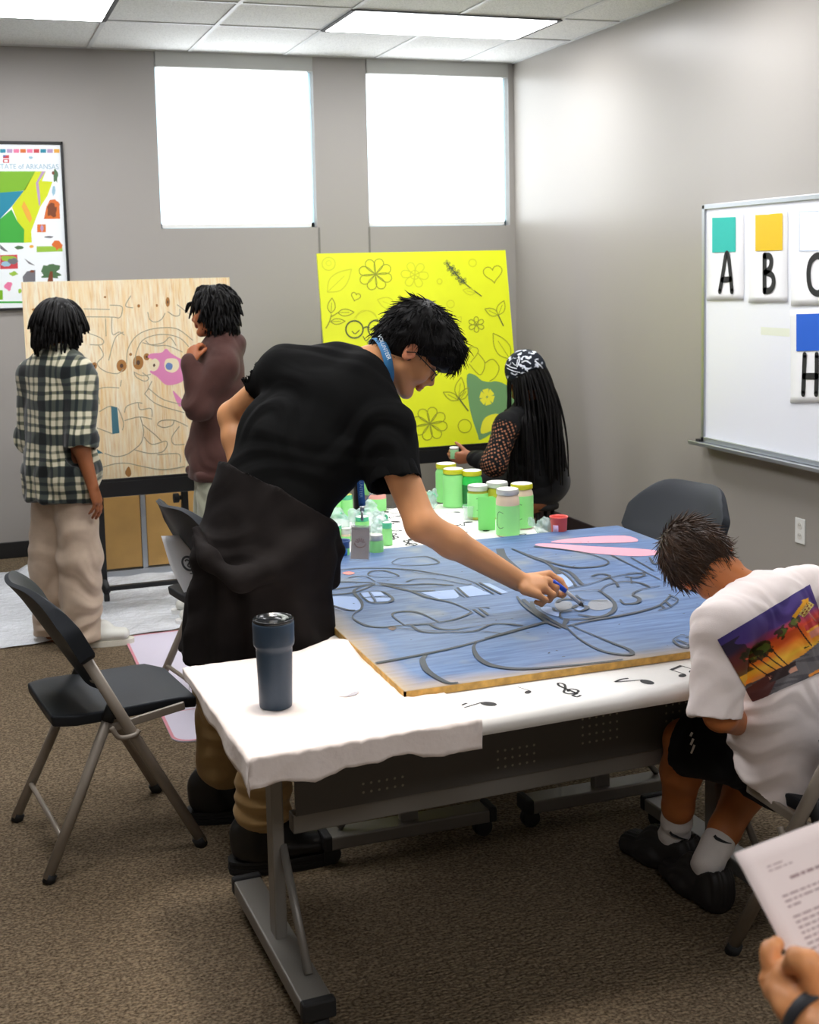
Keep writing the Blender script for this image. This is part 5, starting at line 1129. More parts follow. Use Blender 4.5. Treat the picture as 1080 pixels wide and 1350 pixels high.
for heel, toe in ((V3(.655, 3.462, .0), V3(.955, 3.425, 0)), (V3(.60, 3.845, 0), V3(.88, 3.81, 0))):
    s = Sdf(.005, .02); shoe(s, heel + V3(0, 0, .03), toe + V3(0, 0, .03), .05, .085); c = heel + nrm(toe - heel) * .085; s.cap(c + V3(0, 0, .06), c + V3(.0, 0, .155), .052, .052, .02); s.cut(c + V3(0, 0, .17), (0, 0, 1))
    b = part('boot', s.mesh(1), M_blk, man); sm = MB()
    for k in range(4): q = sole(heel, toe, .051, .0 + .0105 * k, .0085 + .0105 * k, .005 + .002 * (k % 2)); sm.add(q.v, q.f)
    sm.v = [tuple(np.array(p) - np.array(man.location)) for p in sm.v]; sm.build('sole', M_rubber, b)
def hair_man():
    s = Sdf(.005, .02); P = lambda x, y, z: Hm + fm3 * x + lm * y + um * z; ax = (fm3, lm, um)
    s.ell(P(-.004, 0, .05), (.118, .095, .098), ax); s.ell(P(.058, 0, .072), (.078, .088, .062), ax, .03); s.ell(P(.088, 0, .045), (.036, .078, .045), ax, .025); s.ell(P(-.055, 0, -.005), (.062, .074, .065), ax, .03); s.ell(P(-.02, 0, .105), (.08, .07, .045), ax, .03)
    for e in (-1, 1): s.ell(P(.022, e * .072, .022), (.034, .016, .04), ax, .02); s.ell(P(-.012, e * .092, -.008), (.026, .03, .036), ax, .008, sub=True)
    s.rbox(P(.085, 0, -.070), (.075, .13, .082), ax, .02, .012, sub=True); s.ell(P(.0, 0, -.09), (.05, .1, .045), ax, .01, sub=True)
    return s.mesh(1), P
hv, PHm = hair_man(); hb = part('hair', hv, M_hairk, man, disp=lambda V: .003 * wob(V, 22, 1) + folds(V, lm, 22, .003, 5, .5, 6))
V, Q = hv; N = normals(V, Q); loc = np.stack([(V - Hm) @ a for a in (fm3, lm, um)], 1)
rp, rn = outline_pts(V, N, (loc[:, 2] > -.045) & ~((loc[:, 0] > .03) & (loc[:, 2] < .05)) & ~((np.abs(loc[:, 1]) > .05) & (loc[:, 2] < .03) & (loc[:, 0] > -.06)) & ((N * (V - Hm)).sum(1) > 0), 1700, 2); cr = PHm(-.055, 0, .15); tg = tangent(rp - cr, rn)
tufts('strands', rp, tg, rn, .046, .0026, M_hairk, man, lift=.12, curl=.12, seed=4).parent = hb
bpy.data.objects['strands'].location = Vector((0, 0, 0))
# glasses
PHd = lambda x, y, z: Hm + fm3 * x + lm * y + um * (z - .008)
gl = thing('eyeglasses', 'thin black framed glasses on the face of the painting man', 'glasses', PHd(.09, 0, .0))
for e in (-1, 1):
    m = MB(); m.tube(curve([PHd(.104 - .006 * abs(math.cos(q)), e * (.033 + .024 * math.cos(q)), .0 + .017 * math.sin(q)) for q in np.linspace(0, 2 * PI, 16, endpoint=False)], 3, True) + [PHd(.104 - .006, e * .057, 0)], .0013, n=6); m.build('lens_rim', M_black, gl, world=True, smooth=True)
    m = MB(); m.tube([PHd(.098, e * .057, .004), PHd(.085, e * .072, .006), PHd(.0, e * .086, .012), PHd(-.02, e * .086, -.004)], .0018, n=6); m.build('temple_arm', M_black, gl, world=True, smooth=True)
    m = MB(); m.poly([PHd(.1035 - .006 * abs(math.cos(q)), e * (.033 + .023 * math.cos(q)), .016 * math.sin(q)) for q in np.linspace(0, 2 * PI, 20, endpoint=False)]); m.build('lens', clear('spectacle_lens', (235, 242, 245), .18, .03), gl, world=True)
m = MB(); m.tube(curve([PHd(.104, -.010, .003), PHd(.110, 0, .007), PHd(.104, .010, .003)], 5), .0014, n=6); m.build('bridge', M_black, gl, world=True, smooth=True)
# lanyard with its badge
ly = thing('lanyard', 'blue lettered lanyard with a white badge hanging from the neck of the painting man', 'lanyard', Nk)
M_lany = mat('blue_lanyard_ribbon', (58, 132, 188), rough=.55); M_lanyd = mat('deep_blue_ribbon', (22, 84, 160), rough=.55)
bd = A(475, 716, y=3.86); nd = nrm(Hm - Nk); cN = Nk + nd * .052; e1 = nrm(np.cross(nd, latm)); e1 = e1 if e1 @ AW < 0 else -e1; e2 = np.cross(nd, e1)
ring_pts = [cN + .077 * (e1 * math.cos(q) + e2 * math.sin(q)) - nd * .035 * (1 - math.cos(q + .9)) * .3 for q in np.linspace(-2.4, 2.0, 26)]
m = MB(); vs = []
for p in ring_pts: vs += [p - nd * .014, p + nd * .014 - nrm(p - cN) * .004]
m.add(vs, [(2 * i, 2 * i + 2, 2 * i + 3, 2 * i + 1) for i in range(len(ring_pts) - 1)]); o = m.build('neck_ribbon', M_lany, ly, world=True, smooth=True); so = o.modifiers.new('th', 'SOLIDIFY'); so.thickness = .0015
st = A(476, 618, y=3.86); s0 = A(477.5, 667, y=3.86)
m = MB(); pts = curve([ring_pts[-1], A(512, 545, y=3.80), A(492, 590, y=3.86), st, s0], 6); m.ribbon(pts, .022, nrm(-AW + RT * .1)); o = m.build('front_ribbon', M_lanyd, ly, world=True, smooth=True); so = o.modifiers.new('th', 'SOLIDIFY'); so.thickness = .0015
m = MB(); m.tube(curve([ring_pts[0], A(520, 560, y=3.80), A(508, 636, y=3.85), A(490, 650, y=3.86), s0], 6), .0022, n=6, flat=.5); m.build('cord', M_lanyd, ly, world=True, smooth=True)
tme = text_mesh('VOLUNTEER', .016); q = 6.0; i = 12
mid = (ring_pts[14] + ring_pts[15]) / 2; tx = nrm(ring_pts[17] - ring_pts[12]); out = nrm(mid - cN); ty = np.cross(out, tx)
tme.transform(frame_matrix(mid + out * .0035 - np.array(ly.location), tx, ty)); link('lettering', tme, mat('white_lettering', (225, 236, 244), rough=.6), ly, smooth=False)
tme = text_mesh('VOLUNTEER', .014); o_ = A(476, 640, y=3.858); tme.transform(frame_matrix(o_ - AW * .003 - np.array(ly.location), -UP, RT)); link('lettering', tme, mat('pale_lettering', (150, 190, 226), rough=.6), ly, smooth=False)
m = MB(); m.tube([s0, s0 - UP * .018], .008, n=10, flat=.4); m.tube([s0 - UP * .016, s0 - UP * .048], .0045, n=8); m.build('clip', M_alu, ly, world=True, smooth=True)
bx_, bz_ = nrm(RT * .95 - UP * .03), nrm(UP + RT * .04); bz_ = nrm(bz_ - (bz_ @ bx_) * bx_); bn = np.cross(bx_, bz_)
m = MB(); m.box(bd, (.058, .104, .002), (bx_, bz_, bn)); bg = m.build('badge', mat('badge_card', (224, 206, 200), rough=.5), ly, world=True)
m = MB(); m.box(bd + bn * .0015, (.066, .116, .0008), (bx_, bz_, bn)); m.box(bd + bz_ * .052 + bn * .002, (.064, .012, .0012), (bx_, bz_, bn)); m.v = [tuple(np.array(p) - np.array(ly.location)) for p in m.v]; m.build('holder', clear('badge_sleeve', (228, 236, 236), .22), bg)
m = MB(); c0 = bd + bn * .0022
for a in np.linspace(.3, PI - .3, 6): m.ribbon([c0 + bx_ * .006 * math.cos(a) + bz_ * .006 * math.sin(a), c0 + bx_ * .018 * math.cos(a) + bz_ * .018 * math.sin(a)], .003, bn)
m.ribbon([c0 + bx_ * .018 * math.cos(a) - bz_ * .014 * abs(math.sin(a)) for a in np.linspace(0, PI, 10)], .003, bn); m.v = [tuple(np.array(p) - np.array(ly.location)) for p in m.v]; m.build('emblem', mat('badge_emblem', (176, 150, 146), rough=.5), bg)
# brush
tipb = A(769, 799, z=ZB + .004); ba = A(743, 777, y=tipb[1] - .005); bdv = nrm(ba - tipb)
br_ = thing('paint_brush', 'blue handled paint brush in the hand of the bending man', 'brush', tipb)
L_ = np.linalg.norm(ba - tipb)
MB().tube([tipb, tipb + bdv * .009, tipb + bdv * .018], [.002, .0065, .006], n=10).build('bristles', mat('dark_bristle', (60, 56, 52), rough=.7), br_, world=True, smooth=True)
MB().tube([tipb + bdv * .016, tipb + bdv * (L_ - .004)], [.006, .0055], n=12, flat=.8).build('ferrule', mat('white_ferrule', (206, 202, 198), rough=.35), br_, world=True, smooth=True)
MB().tube([tipb + bdv * (L_ - .008), tipb + bdv * (L_ + .006), tipb + bdv * (L_ + .045)], [.0075, .0078, .0055], n=12).build('handle', mat('blue_handle', (20, 70, 190), rough=.35), br_, world=True, smooth=True)

# ---------------------------------------------------------------- the boy on the chair
Bh = A(930, 745, y=2.75); lb = nrm(-RT * .74 - UP * .66 - AW * .06); ub = nrm(-RT * .50 + UP * .42 + AW * .72); ub = nrm(ub - (ub @ lb) * lb); fb = np.cross(lb, ub)
bLs, bRs = A(950, 828, y=2.46), A(1066, 782, y=2.71); latb = nrm(bRs - bLs); bN = A(990, 786, y=2.66); bC = A(1012, 838, y=2.61); bM = A(1030, 922, y=2.56); bW = A(1044, 1000, y=2.55)
fwd = V3(-.51, .86, 0); side = V3(.86, .51, 0)
bhL, bhR = A(1018, 988, y=2.57), A(1078, 1000, y=2.66); bkL, bkR = A(903, 976, y=2.84), A(1004, 1000, y=2.90)

hL0, hR0 = A(916, 1161, z=0), A(954, 1208, z=0); fL, fR = nrm(A(852, 1131, z=0) - hL0), nrm(A(858, 1132, z=0) - hR0)
baL, baR = hL0 + fL * .07 + V3(0, 0, .115), hR0 + fR * .07 + V3(0, 0, .12)
beL, bwL = A(950, 942, y=2.42), A(998, 962, y=2.66); beR, bwR = A(1092, 915, y=2.80), A(1030, 960, y=2.86)
boy = person('boy in a white T-shirt with a sunset print, sitting hunched over the table', (2.0, 2.45, 0))
s = Sdf(.0042, .025); PB = head(s, Bh, fb, lb, ub, .90)
s.cap(PB(-.03, 0, -.05), bN, .046, .052, .02); s.cap(bN, bC, .055, .08); s.ecap(bC, bM, (.13, .08), (.13, .085), latb); s.ecap(bM, bW, (.13, .085), (.13, .1), side); s.cap(bLs, bRs, .045, .045)
for a, b_, c, q in ((bLs, beL, bwL, 1), (bRs, beR, bwR, -1)): s.chain([a, b_], [.045, .038], .02); s.chain([b_, c], [.038, .027], .015)
hand(s, bwL, nrm(V3(-.1, .7, -.3)), (0, 0, -1), V3(.9, .1, 0), .82); hand(s, bwR, nrm(V3(-.6, .3, -.2)), (0, 0, -1), V3(-.3, -.8, 0), .82)
for h, k_, a, q in ((bhL, bkL, baL, .05), (bhR, bkR, baR, .05)): s.chain([h, k_], [.082, .056], .03); s.chain([k_, mixv(k_, a, .32), mixv(k_, a, .7), a], [.052, .056, .042, .033], .02)
for a, f_ in ((baL, fL), (baR, fR)): s.cap(a, V3(a[0], a[1], .045) + f_ * .08, .028, .022)
bskin = (186, 112, 62)
part('body', s.mesh(1), M_skin, boy, col=lambda V: face_col(V, Bh, fb, lb, ub, .9, bskin, (160, 84, 70), (34, 26, 22), (214, 112, 56)))
def tee_boy():
    s = Sdf(.0045, .04)
    s.ecap(bC, bM, (.158, .108), (.166, .118), latb, .05); s.ecap(bM, bW + V3(0, 0, -.02), (.166, .118), (.176, .132), nrm(latb * .5 + side), .05); s.cap(bN - (bN - bC) * .2, bC, .062, .095, .05)
    s.cap(bLs, bN, .058, .055, .04); s.cap(bRs, bN, .062, .055, .04); s.cap(bLs, bRs, .06, .062, .05)
    a = A(944, 946, y=2.42); d = nrm(a - bLs); s.cap(bLs, a + d * .05, .061, .060, .02, cuts=((a, d),)); s.cap(a - d * .004, a + d * .05, .050, .051, .004, sub=True)
    a2 = mixv(bRs, beR, .8); d2 = nrm(beR - bRs); s.cap(bRs, a2 + d2 * .05, .062, .06, .02, cuts=((a2, d2),)); s.cap(a2 - d2 * .03, a2 + d2 * .05, .05, .05, .004, sub=True)
    h1, h2, h3 = A(952, 986, y=2.58), A(1000, 1046, y=2.47), A(1052, 1070, y=2.43); nn = nrm(np.cross(h2 - h1, h3 - h1)); nn = nn if nn[2] < 0 else -nn
    s.cut(h2 + nn * .006, nn)
    nd = nrm(Bh - bN); s.cap(bN + nd * .02, bN + nd * .12, .055, .07, .01, sub=True); return s.mesh(1)
M_wtee = cloth('white_cotton', (238, 226, 222), var=.03, sheen=.1)
bdis = lambda V: folds(V, nrm(bC - bW) + .6 * latb, 8, .0065, 31, .8, 3.5) * np.clip((bC[2] - V[:, 2]) / .25, .25, 1) + folds(V, (.5, .3, .8), 15, .003, 36, .9, 5) + .004 * wob(V, 5, 3)
tV, tQ = tee_boy(); tV = tV + normals(tV, tQ) * bdis(tV)[:, None]
tee = part('t_shirt', (tV, tQ), M_wtee, boy)
# the printed picture on its back: a sunset over a palm lined street
def print_boy():
    TL, TR_, BL, BR = [np.array(p, float) for p in ((946, 843), (1067, 771), (993, 926), (1106, 876))]; bv = BVHTree.FromPolygons([Vector(v) for v in tV], [tuple(map(int, q)) for q in tQ])
    nu, nv = 150, 116; P = []; UVs = []; nb = nrm(np.cross(latb, bC - bW)); nb = nb if nb @ AW < 0 else -nb
    plane0 = (bC + bW) / 2
    for j in range(nv + 1):
        for i in range(nu + 1):
            u, v = i / nu, j / nv; px = (TL * (1 - u) + TR_ * u) * (1 - v) + (BL * (1 - u) + BR * u) * v
            q = onplane(px[0], px[1], plane0 + nb * .30, nb); o = q; dr = nrm(CC - q) * -1
            h = bv.ray_cast(Vector(q), Vector(dr), 1.5)
            p = np.array(h[0]) + np.array(h[1]) * .0022 if h[0] is not None else q - nb * .2
            P.append(p); UVs.append((u, v))
    U = np.array(UVs); u, v = U[:, 0], U[:, 1]; C = np.zeros((len(U), 3))
    def L3(*c): return np.array([lin(x) for x in c])
    n1 = .5 + .5 * wob(np.stack([u * 1.2, v * 2.2, u * 0], 1), 3.2, 5); hz = v + .05 * (n1 - .5)
    cs = L3((66, 54, 124), (92, 66, 140), (216, 66, 48), (248, 120, 30), (255, 196, 60), (250, 160, 60), (120, 130, 150)); ps = [0, .24, .36, .5, .64, .74, .86]
    for k in range(3): C[:, k] = np.interp(hz, ps, cs[:, k])
    def put(m, rgb, a=1.0): C[m] = C[m] * (1 - a) + np.array(lin(rgb)) * a
    put((u < .12 + .1 * n1) & (v > .1) & (v < .6), (44, 38, 40), .85)
    rd = v > .74 + .10 * (1 - u) * 0 - .22 * np.clip(u - .45, 0, 1) + .02 * n1; put(rd, (108, 104, 106)); put(rd & (wob(np.stack([u, v * 4, u * 0], 1), 5, 9) > .3), (86, 82, 86)); put(rd & (np.abs(v - .97 + .12 * (u - .75)) < .016) & (np.abs(u - .72) < .07), (236, 150, 60))
    put((u < .36) & (v > .80 - .18 * u) & (u + v < 1.18) & (v > .68), (92, 52, 50))
    put((np.abs(u - .40 + .3 * (v - .8)) < .17) & (np.abs(v - .80) < .06) & (n1 > .45), (56, 40, 40)); put((np.abs(u - .42) < .15) & (np.abs(v - .81) < .05) & (n1 < .36), (216, 160, 136))
    for x, y, rx, ry in ((.27, .42, .17, .12), (.35, .40, .12, .10), (.58, .34, .08, .07), (.73, .30, .065, .065)):
        e = ((u - x) / rx) ** 2 + ((v - y) / ry) ** 2; put(e + .55 * wob(U @ np.array([[1, 0, 0], [0, 1, 0]]), 14, int(x * 99)) < .8, (40, 48, 22), .9); put((e < .35) & (n1 > .55), (92, 110, 40), .8)
    for x0, x1, y0_, y1_ in ((.17, .30, .46, .82), (.26, .40, .46, .80), (.34, .46, .46, .78), (.42, .50, .46, .76), (.74, .80, .34, .66)):
        t = (v - y0_) / (y1_ - y0_); put((t > 0) & (t < 1) & (np.abs(u - (x0 + (x1 - x0) * t ** 1.3)) < .007), (52, 30, 24))
    put((u > .80) & (v > .40 - .1 * (u - .8)) & (v < .47 - .1 * (u - .8)), (206, 60, 60)); put((u > .80) & (v > .47 - .1 * (u - .8)) & (v < .50 - .1 * (u - .8)), (250, 170, 50)); put((u > .82) & (v > .50 - .1 * (u - .8)) & (v < .58 - .1 * (u - .8)), (226, 140, 120)); put((np.abs(u - .82) < .1) & (np.abs(v - .63) < .025) & (n1 > .4), (44, 50, 36))
    a_, b_ = (u - .86), (v - .20); r_, t_ = a_ * .80 - b_ * .6 * 0 + b_ * -.5, a_ * .5 + b_ * .85
    put((np.abs(r_) < .075) & (np.abs(t_ - .045) < .038), (236, 214, 120)); put((r_ > -.12 + 0 * u) & (r_ < .06) & (np.abs(t_ + .02) < .024), (250, 178, 40)); put((r_ > .045) & (r_ < .10) & (np.abs(t_ + .02) < .055 - (r_ - .045)), (250, 178, 40)); put((np.abs(u - .90 - .25 * (v - .3)) < .006) & (v > .27) & (v < .42), (200, 130, 110))
    for k in range(2):
        lt = np.abs(t_ - .030 - .030 * k) < .009; put(lt & (np.abs(r_) < .062) & (np.sin((r_ + .2) * 170 + k * 2) > -.1), (150, 60, 30))
    f = [(j * (nu + 1) + i, (j + 1) * (nu + 1) + i, (j + 1) * (nu + 1) + i + 1, j * (nu + 1) + i + 1) for j in range(nv) for i in range(nu)]
    return np.array(P), np.array(f), C
pV, pQ, pC = print_boy()
t = NT('shirt_print'); t.base(t.add('ShaderNodeVertexColor', layer_name='Col').outputs[0]); t.set(.6, spec=.3)
o = link('printed_picture', np_mesh('printed_picture', pV - np.array(boy.location), pQ, pC), t.m, boy); o.parent = tee; o['label'] = 'sunset street picture with palms printed on the back'
for body_, dy_ in (('IN-N-OUT', .0), ('BURGER', -.010)):
    tme = text_mesh(body_, .0105); bt_ = BVHTree.FromPolygons([Vector(v) for v in tV], [tuple(map(int, q)) for q in tQ]); xa = nrm(RT * .80 + UP * .58); ya = nrm(UP * .80 - RT * .58)
    r_ = nrm(CR @ np.array([1060.0 - 540, -(806.0 - CPY), -CF])); h_ = bt_.ray_cast(Vector(CC), Vector(r_), 8)
    if h_[0] is not None:
        nz = np.array(h_[1]); xa = nrm(xa - (xa @ nz) * nz); ya = nrm(np.cross(nz, xa)); tme.transform(frame_matrix(np.array(h_[0]) + nz * .0045 + ya * (dy_ + .004) - np.array(boy.location), xa, ya)); q_ = link('sign_lettering', tme, mat('dark_red_print', (110, 34, 24), rough=.6), boy, smooth=False); q_.parent = tee
M_shorts = cloth('black_sport_fabric', (14, 14, 16), var=.08, sheen=.05)
s = Sdf(.0048, .04); dL = nrm(bkL - bhL); oL = mixv(bhL, bkL, .93); s.cap(bhL, bkL, .110, .090, .03, cuts=((oL, nrm(dL + V3(0, 0, .25))),)); s.cap(oL - dL * .03, bkL + dL * .05, .074, .074, .004, sub=True)
dR = nrm(bkR - bhR); oR = mixv(bhR, bkR, .92); s.cap(bhR, bkR, .108, .090, .03, cuts=((oR, dR),)); s.ecap(bW + V3(0, 0, -.02), (bhL + bhR) / 2, (.15, .115), (.15, .1), side, .03)
sv = s.mesh(1); so = part('shorts', sv, M_shorts, boy, disp=lambda V: folds(V, dL, 10, .004, 41, .8, 5))
m = MB(); bv = BVHTree.FromPolygons([Vector(v) for v in sv[0]], [tuple(map(int, q)) for q in sv[1]])
def hit(px, py, lift=.003, b=None):
    r = nrm(CR @ np.array([px - 540.0, -(py - CPY), -CF])); h = (b or bv).ray_cast(Vector(CC), Vector(r), 8); return None if h[0] is None else np.array(h[0]) + np.array(h[1]) * lift
for k in range(3):
    P = [hit(914 + k * 1.5 - q * (2.5 + k), 966 + k * 8 + q * (5 + 3 * k), .003) for q in np.linspace(0, 1, 4)]
    P = [p for p in P if p is not None]
    if len(P) > 2: m.ribbon(P, .006, nrm(CC - P[0]))
m.v = [tuple(np.array(p) - np.array(boy.location)) for p in m.v]
if m.v: q = m.build('side_stripes', mat('pale_stripe', (196, 190, 182), rough=.6), so)
M_sock = cloth('white_ribbed_sock', (226, 218, 212), var=.03, bump=.4, bs=260)
for a, k_, f_, top in ((baL, bkL, fL, .34), (baR, bkR, fR, .40)):
    t0 = mixv(a, k_, top); d = nrm(k_ - a); s = Sdf(.004, .02); s.chain([t0 + d * .03, mixv(a, k_, .14), a], [.047, .040, .036], .02); s.cap(a, V3(a[0], a[1], .050) - f_ * .01, .036, .032, .02); s.cap(a, V3(a[0], a[1], .045) + f_ * .09, .033, .026, .02); s.cut(t0, d)
    sv = s.mesh(1); so = part('sock', sv, M_sock, boy, disp=lambda V: folds(V, d, 26, .0012, 5, .3, 6)); b2 = BVHTree.FromPolygons([Vector(v) for v in sv[0]], [tuple(map(int, q)) for q in sv[1]])
    x0, y0_ = (884, 1098) if a is baL else (942, 1104); m = MB(); P = [hit(x0 + q * 22, y0_ + 6 * math.sin(q * 1.7) + q * 2 + (-2 if q == 0 else 0), .002, b2) for q in np.linspace(0, 1, 9)]; P = [p for p in P if p is not None]
    if len(P) > 3: m.ribbon(P, [.003 + .008 * math.sin(PI * min(1, .25 + .75 * i / len(P))) * (1 - i / len(P)) for i in range(len(P))], nrm(CC - P[0]), lift=.0015); m.v = [tuple(np.array(p) - np.array(boy.location)) for p in m.v]; m.build('swoosh', M_ink, so)
M_foam = mat('charcoal_foam', (30, 27, 26), rough=.6)
for heel, toe, a in ((hL0, hL0 + fL * .285, baL), (hR0, hR0 + fR * .285, baR)):
    d = nrm(toe - heel); toe = heel + d * max(.285, np.linalg.norm(toe - heel)); heel = heel - d * .02; s = Sdf(.0045, .02); shoe(s, heel, toe, .056, .088, k=.025); s.ell(heel + d * .085 + V3(0, 0, .135), (.062, .040, .06), (d, np.cross((0, 0, 1), d), (0, 0, 1)), .012, sub=True); s.cut(heel + V3(0, 0, .001), (0, 0, -1))
    sd = np.cross((0, 0, 1), d); part('slip_on_shoe', s.mesh(1), M_foam, boy, disp=lambda V: .0022 * np.sin(V @ sd * 420) * np.clip((V[:, 2] - .02) / .03, 0, 1))
def hair_boy():
    s = Sdf(.0045, .02); P = lambda x, y, z: Bh + .9 * (fb * x + lb * y + ub * z); ax = (fb, lb, ub)
    s.ell(P(-.012, 0, .048), (.100, .082, .088), ax); s.ell(P(.05, 0, .07), (.06, .07, .045), ax, .03); s.ell(P(-.05, 0, .0), (.055, .066, .064), ax, .03)
    for e in (-1, 1): s.ell(P(-.012, e * .092, -.012), (.026, .024, .032), ax, .008, sub=True)
    s.rbox(P(.085, 0, -.075), (.075, .12, .075), ax, .02, .012, sub=True); return s.mesh(1), P
hv, PHb = hair_boy(); hb = part('hair', hv, M_hairb, boy); V, Q = hv; N = normals(V, Q); loc = np.stack([(V - Bh) @ a for a in (fb, lb, ub)], 1)
rp, rn = outline_pts(V, N, (loc[:, 2] > -.055) & ((N * (V - Bh)).sum(1) > 0), 2600, 3); cr = PHb(-.045, .02, .14); tg = tangent(rp - cr, rn)
o = tufts('strands', rp, tg, rn, .050, .0022, M_hairb, boy, lift=.07, curl=.07, seed=6); o.parent = hb; o.location = (0, 0, 0)

# ---------------------------------------------------------------- the person in the plaid shirt
pY = 5.95
def plaid():
    t = NT('plaid_flannel'); o = t.obj(); sp = t.add('ShaderNodeSeparateXYZ'); t.link(o, sp.inputs[0])
    wv = t.math('MULTIPLY', t.noise(5, 2), .05)
    def bands(c, per, off): 
        f = t.math('FRACT', t.math('ADD', t.math('DIVIDE', t.math('ADD', c, wv), per), off))
        return t.ramp(f, [(0, .05), (.26, .05), (.30, .85), (.42, .85), (.45, .35), (.52, .35), (.55, .9), (.68, .9), (.72, .45), (.78, .5), (.80, .85), (.93, .85), (.97, .05)], 'LINEAR')
    u = t.math('ADD', t.math('MULTIPLY', sp.outputs[0], .85), t.math('MULTIPLY', sp.outputs[1], -.5))
    a = bands(u, .125, .12); b = bands(sp.outputs[2], .150, .3); f = t.math('ADD', t.math('MULTIPLY', a, .5), t.math('MULTIPLY', b, .5))
    t.base(t.ramp(f, [(.06, lin((14, 18, 20))), (.42, lin((48, 56, 56))), (.62, lin((108, 110, 90))), (.95, lin((226, 218, 192)))])); t.set(.9, spec=.2, Sheen_Weight=.25); t.bump(t.noise(400, 2), .3, .0015); return t.m
PN = A(77, 474, y=pY); PH_ = A(79, 433, y=5.97); pLs, pRs = A(44, 494, y=6.06), A(106, 497, y=5.86); latp = nrm(pRs - pLs); pW = A(80, 620, y=pY); pB = A(78, 662, y=pY)
peR, pwR = A(107, 590, y=5.80), A(122, 640, y=5.78); peL, pwL = A(40, 580, y=6.12), A(78, 590, y=6.28)
phL, phR = A(70, 630, y=6.02), A(98, 632, y=5.90); pkL, pkR = A(66, 735, y=6.05), A(106, 738, y=5.92); paL, paR = A(72, 838, y=6.10), A(106, 838, y=5.93)
ppl = person('person with short dark locs in a plaid flannel shirt facing the wooden board', (.42, 5.95, 0))
fp = nrm(RT * .45 + AW * .85 - UP * .12); up_ = nrm(UP - (UP @ fp) * fp); lp_ = np.cross(up_, fp)
s = Sdf(.006, .025); PP = head(s, PH_, fp, lp_, up_, .94, .015); s.cap(PN, PP(-.02, 0, -.06), .052, .05); s.cap(pLs, pRs, .045, .045); s.ecap(PN + V3(0, 0, -.12), pW, (.14, .08), (.13, .09), latp)
s.chain([pRs, peR], [.045, .038], .02); s.chain([peR, pwR], [.038, .026], .02); s.chain([pLs, peL], [.045, .038], .02); s.chain([peL, pwL], [.038, .026], .02); s.res = .005
hand(s, pwR, nrm(A(129, 662, y=5.78) - pwR), nrm(-RT + AW * .2), nrm(AW + RT * .2), .9, ((.25, .3, .2), (.3, .35, .2), (.35, .4, .2), (.4, .45, .2))); hand(s, pwL, nrm(V3(.5, .5, .2)), V3(0, 0, -1), V3(-.5, .5, 0), .9)
for h, k_, a in ((phL, pkL, paL), (phR, pkR, paR)): s.chain([h, k_, a], [.08, .055, .04], .03)
dsk = (146, 88, 54)
part('body', s.mesh(1), M_skin, ppl, col=lambda V: face_col(V, PH_, fp, lp_, up_, .94, dsk, (110, 60, 50), (20, 16, 14)))
s = Sdf(.0065, .05); s.ecap(PN + V3(0, 0, -.05), pW, (.165, .105), (.185, .125), latp, .05); s.ecap(pW, pB + V3(0, 0, -.06), (.185, .125), (.19, .135), latp, .04); s.cap(pLs, pRs, .066, .066, .05); s.cap(pRs, PN, .06, .055, .04); s.cap(pLs, PN, .06, .055, .04)
d = nrm(peR - pRs); c = peR + d * .0; s.cap(pRs, c + d * .05, .068, .072, .03, cuts=((c, d),)); s.cap(mixv(pRs, peR, .86), c + d * .05, .075, .076, .008, cuts=((c, d),)); s.cap(c - d * .03, c + d * .04, .060, .062, .004, sub=True)
d = nrm(peL - pLs); s.cap(pLs, peL, .068, .068, .03); s.cap(peL, mixv(peL, pwL, .5), .066, .055, .03)
h1, h2 = A(22, 656, y=5.98), A(122, 640, y=5.88); s.cut(A(70, 664, y=5.85), nrm(V3(-.12, -.1, -1))); s.cap(PN + V3(0, 0, -.02), PN + V3(0, 0, .055), .062, .064, .012); s.cap(PN + V3(0, 0, .03), PN + V3(0, 0, .12), .054, .06, .004, sub=True)
part('flannel_shirt', s.mesh(1), plaid(), ppl, disp=lambda V: folds(V, (.7, -.4, .5), 6, .008, 51, .8, 3) + folds(V, latp, 7, .006, 53, .6, 2.5) * np.clip((1.2 - V[:, 2]) / .3, 0, 1))
M_beige = cloth('beige_denim', (192, 172, 152), var=.07)
s = Sdf(.0065, .03)
for h, k_, a in ((phL, pkL, paL), (phR, pkR, paR)): s.chain([mixv(h, k_, .12), k_, a + V3(0, 0, -.03)], [.094, .098, .093], .025); s.ell(a + V3(0, 0, .0), (.10, .095, .05), None, .02)
s.ecap(pW, mixv(phL, phR, .5), (.13, .09), (.14, .10), latp, .03); s.cut(V3(0, 0, .035), (0, 0, -1))
part('trousers', s.mesh(1), M_beige, ppl, disp=lambda V: folds(V, (.2, .1, 1), 7, .008, 61, .7, 3) * np.clip((.75 - V[:, 2]) / .5, .3, 1) + .004 * wob(V, 5, 1))
M_snk = mat('white_sneaker', (214, 214, 206), rough=.5, bump=.2, bscale=80)
for heel, toe in ((A(96, 852, z=0), A(146, 849, z=0)), (A(66, 846, z=0) + V3(0, .1, 0), A(112, 838, z=0) + V3(0, .12, 0))):
    d = nrm(toe - heel); toe = heel + d * .28; s = Sdf(.005, .02); shoe(s, heel + V3(0, 0, .02), toe + V3(0, 0, .02), .046, .075); b = part('sneaker', s.mesh(1), M_snk, ppl); q = sole(heel, toe, .047, 0, .026); q.v = [tuple(np.array(p) - np.array(ppl.location)) for p in q.v]; q.build('sole', mat('cream_sole', (220, 216, 202), rough=.6), b)
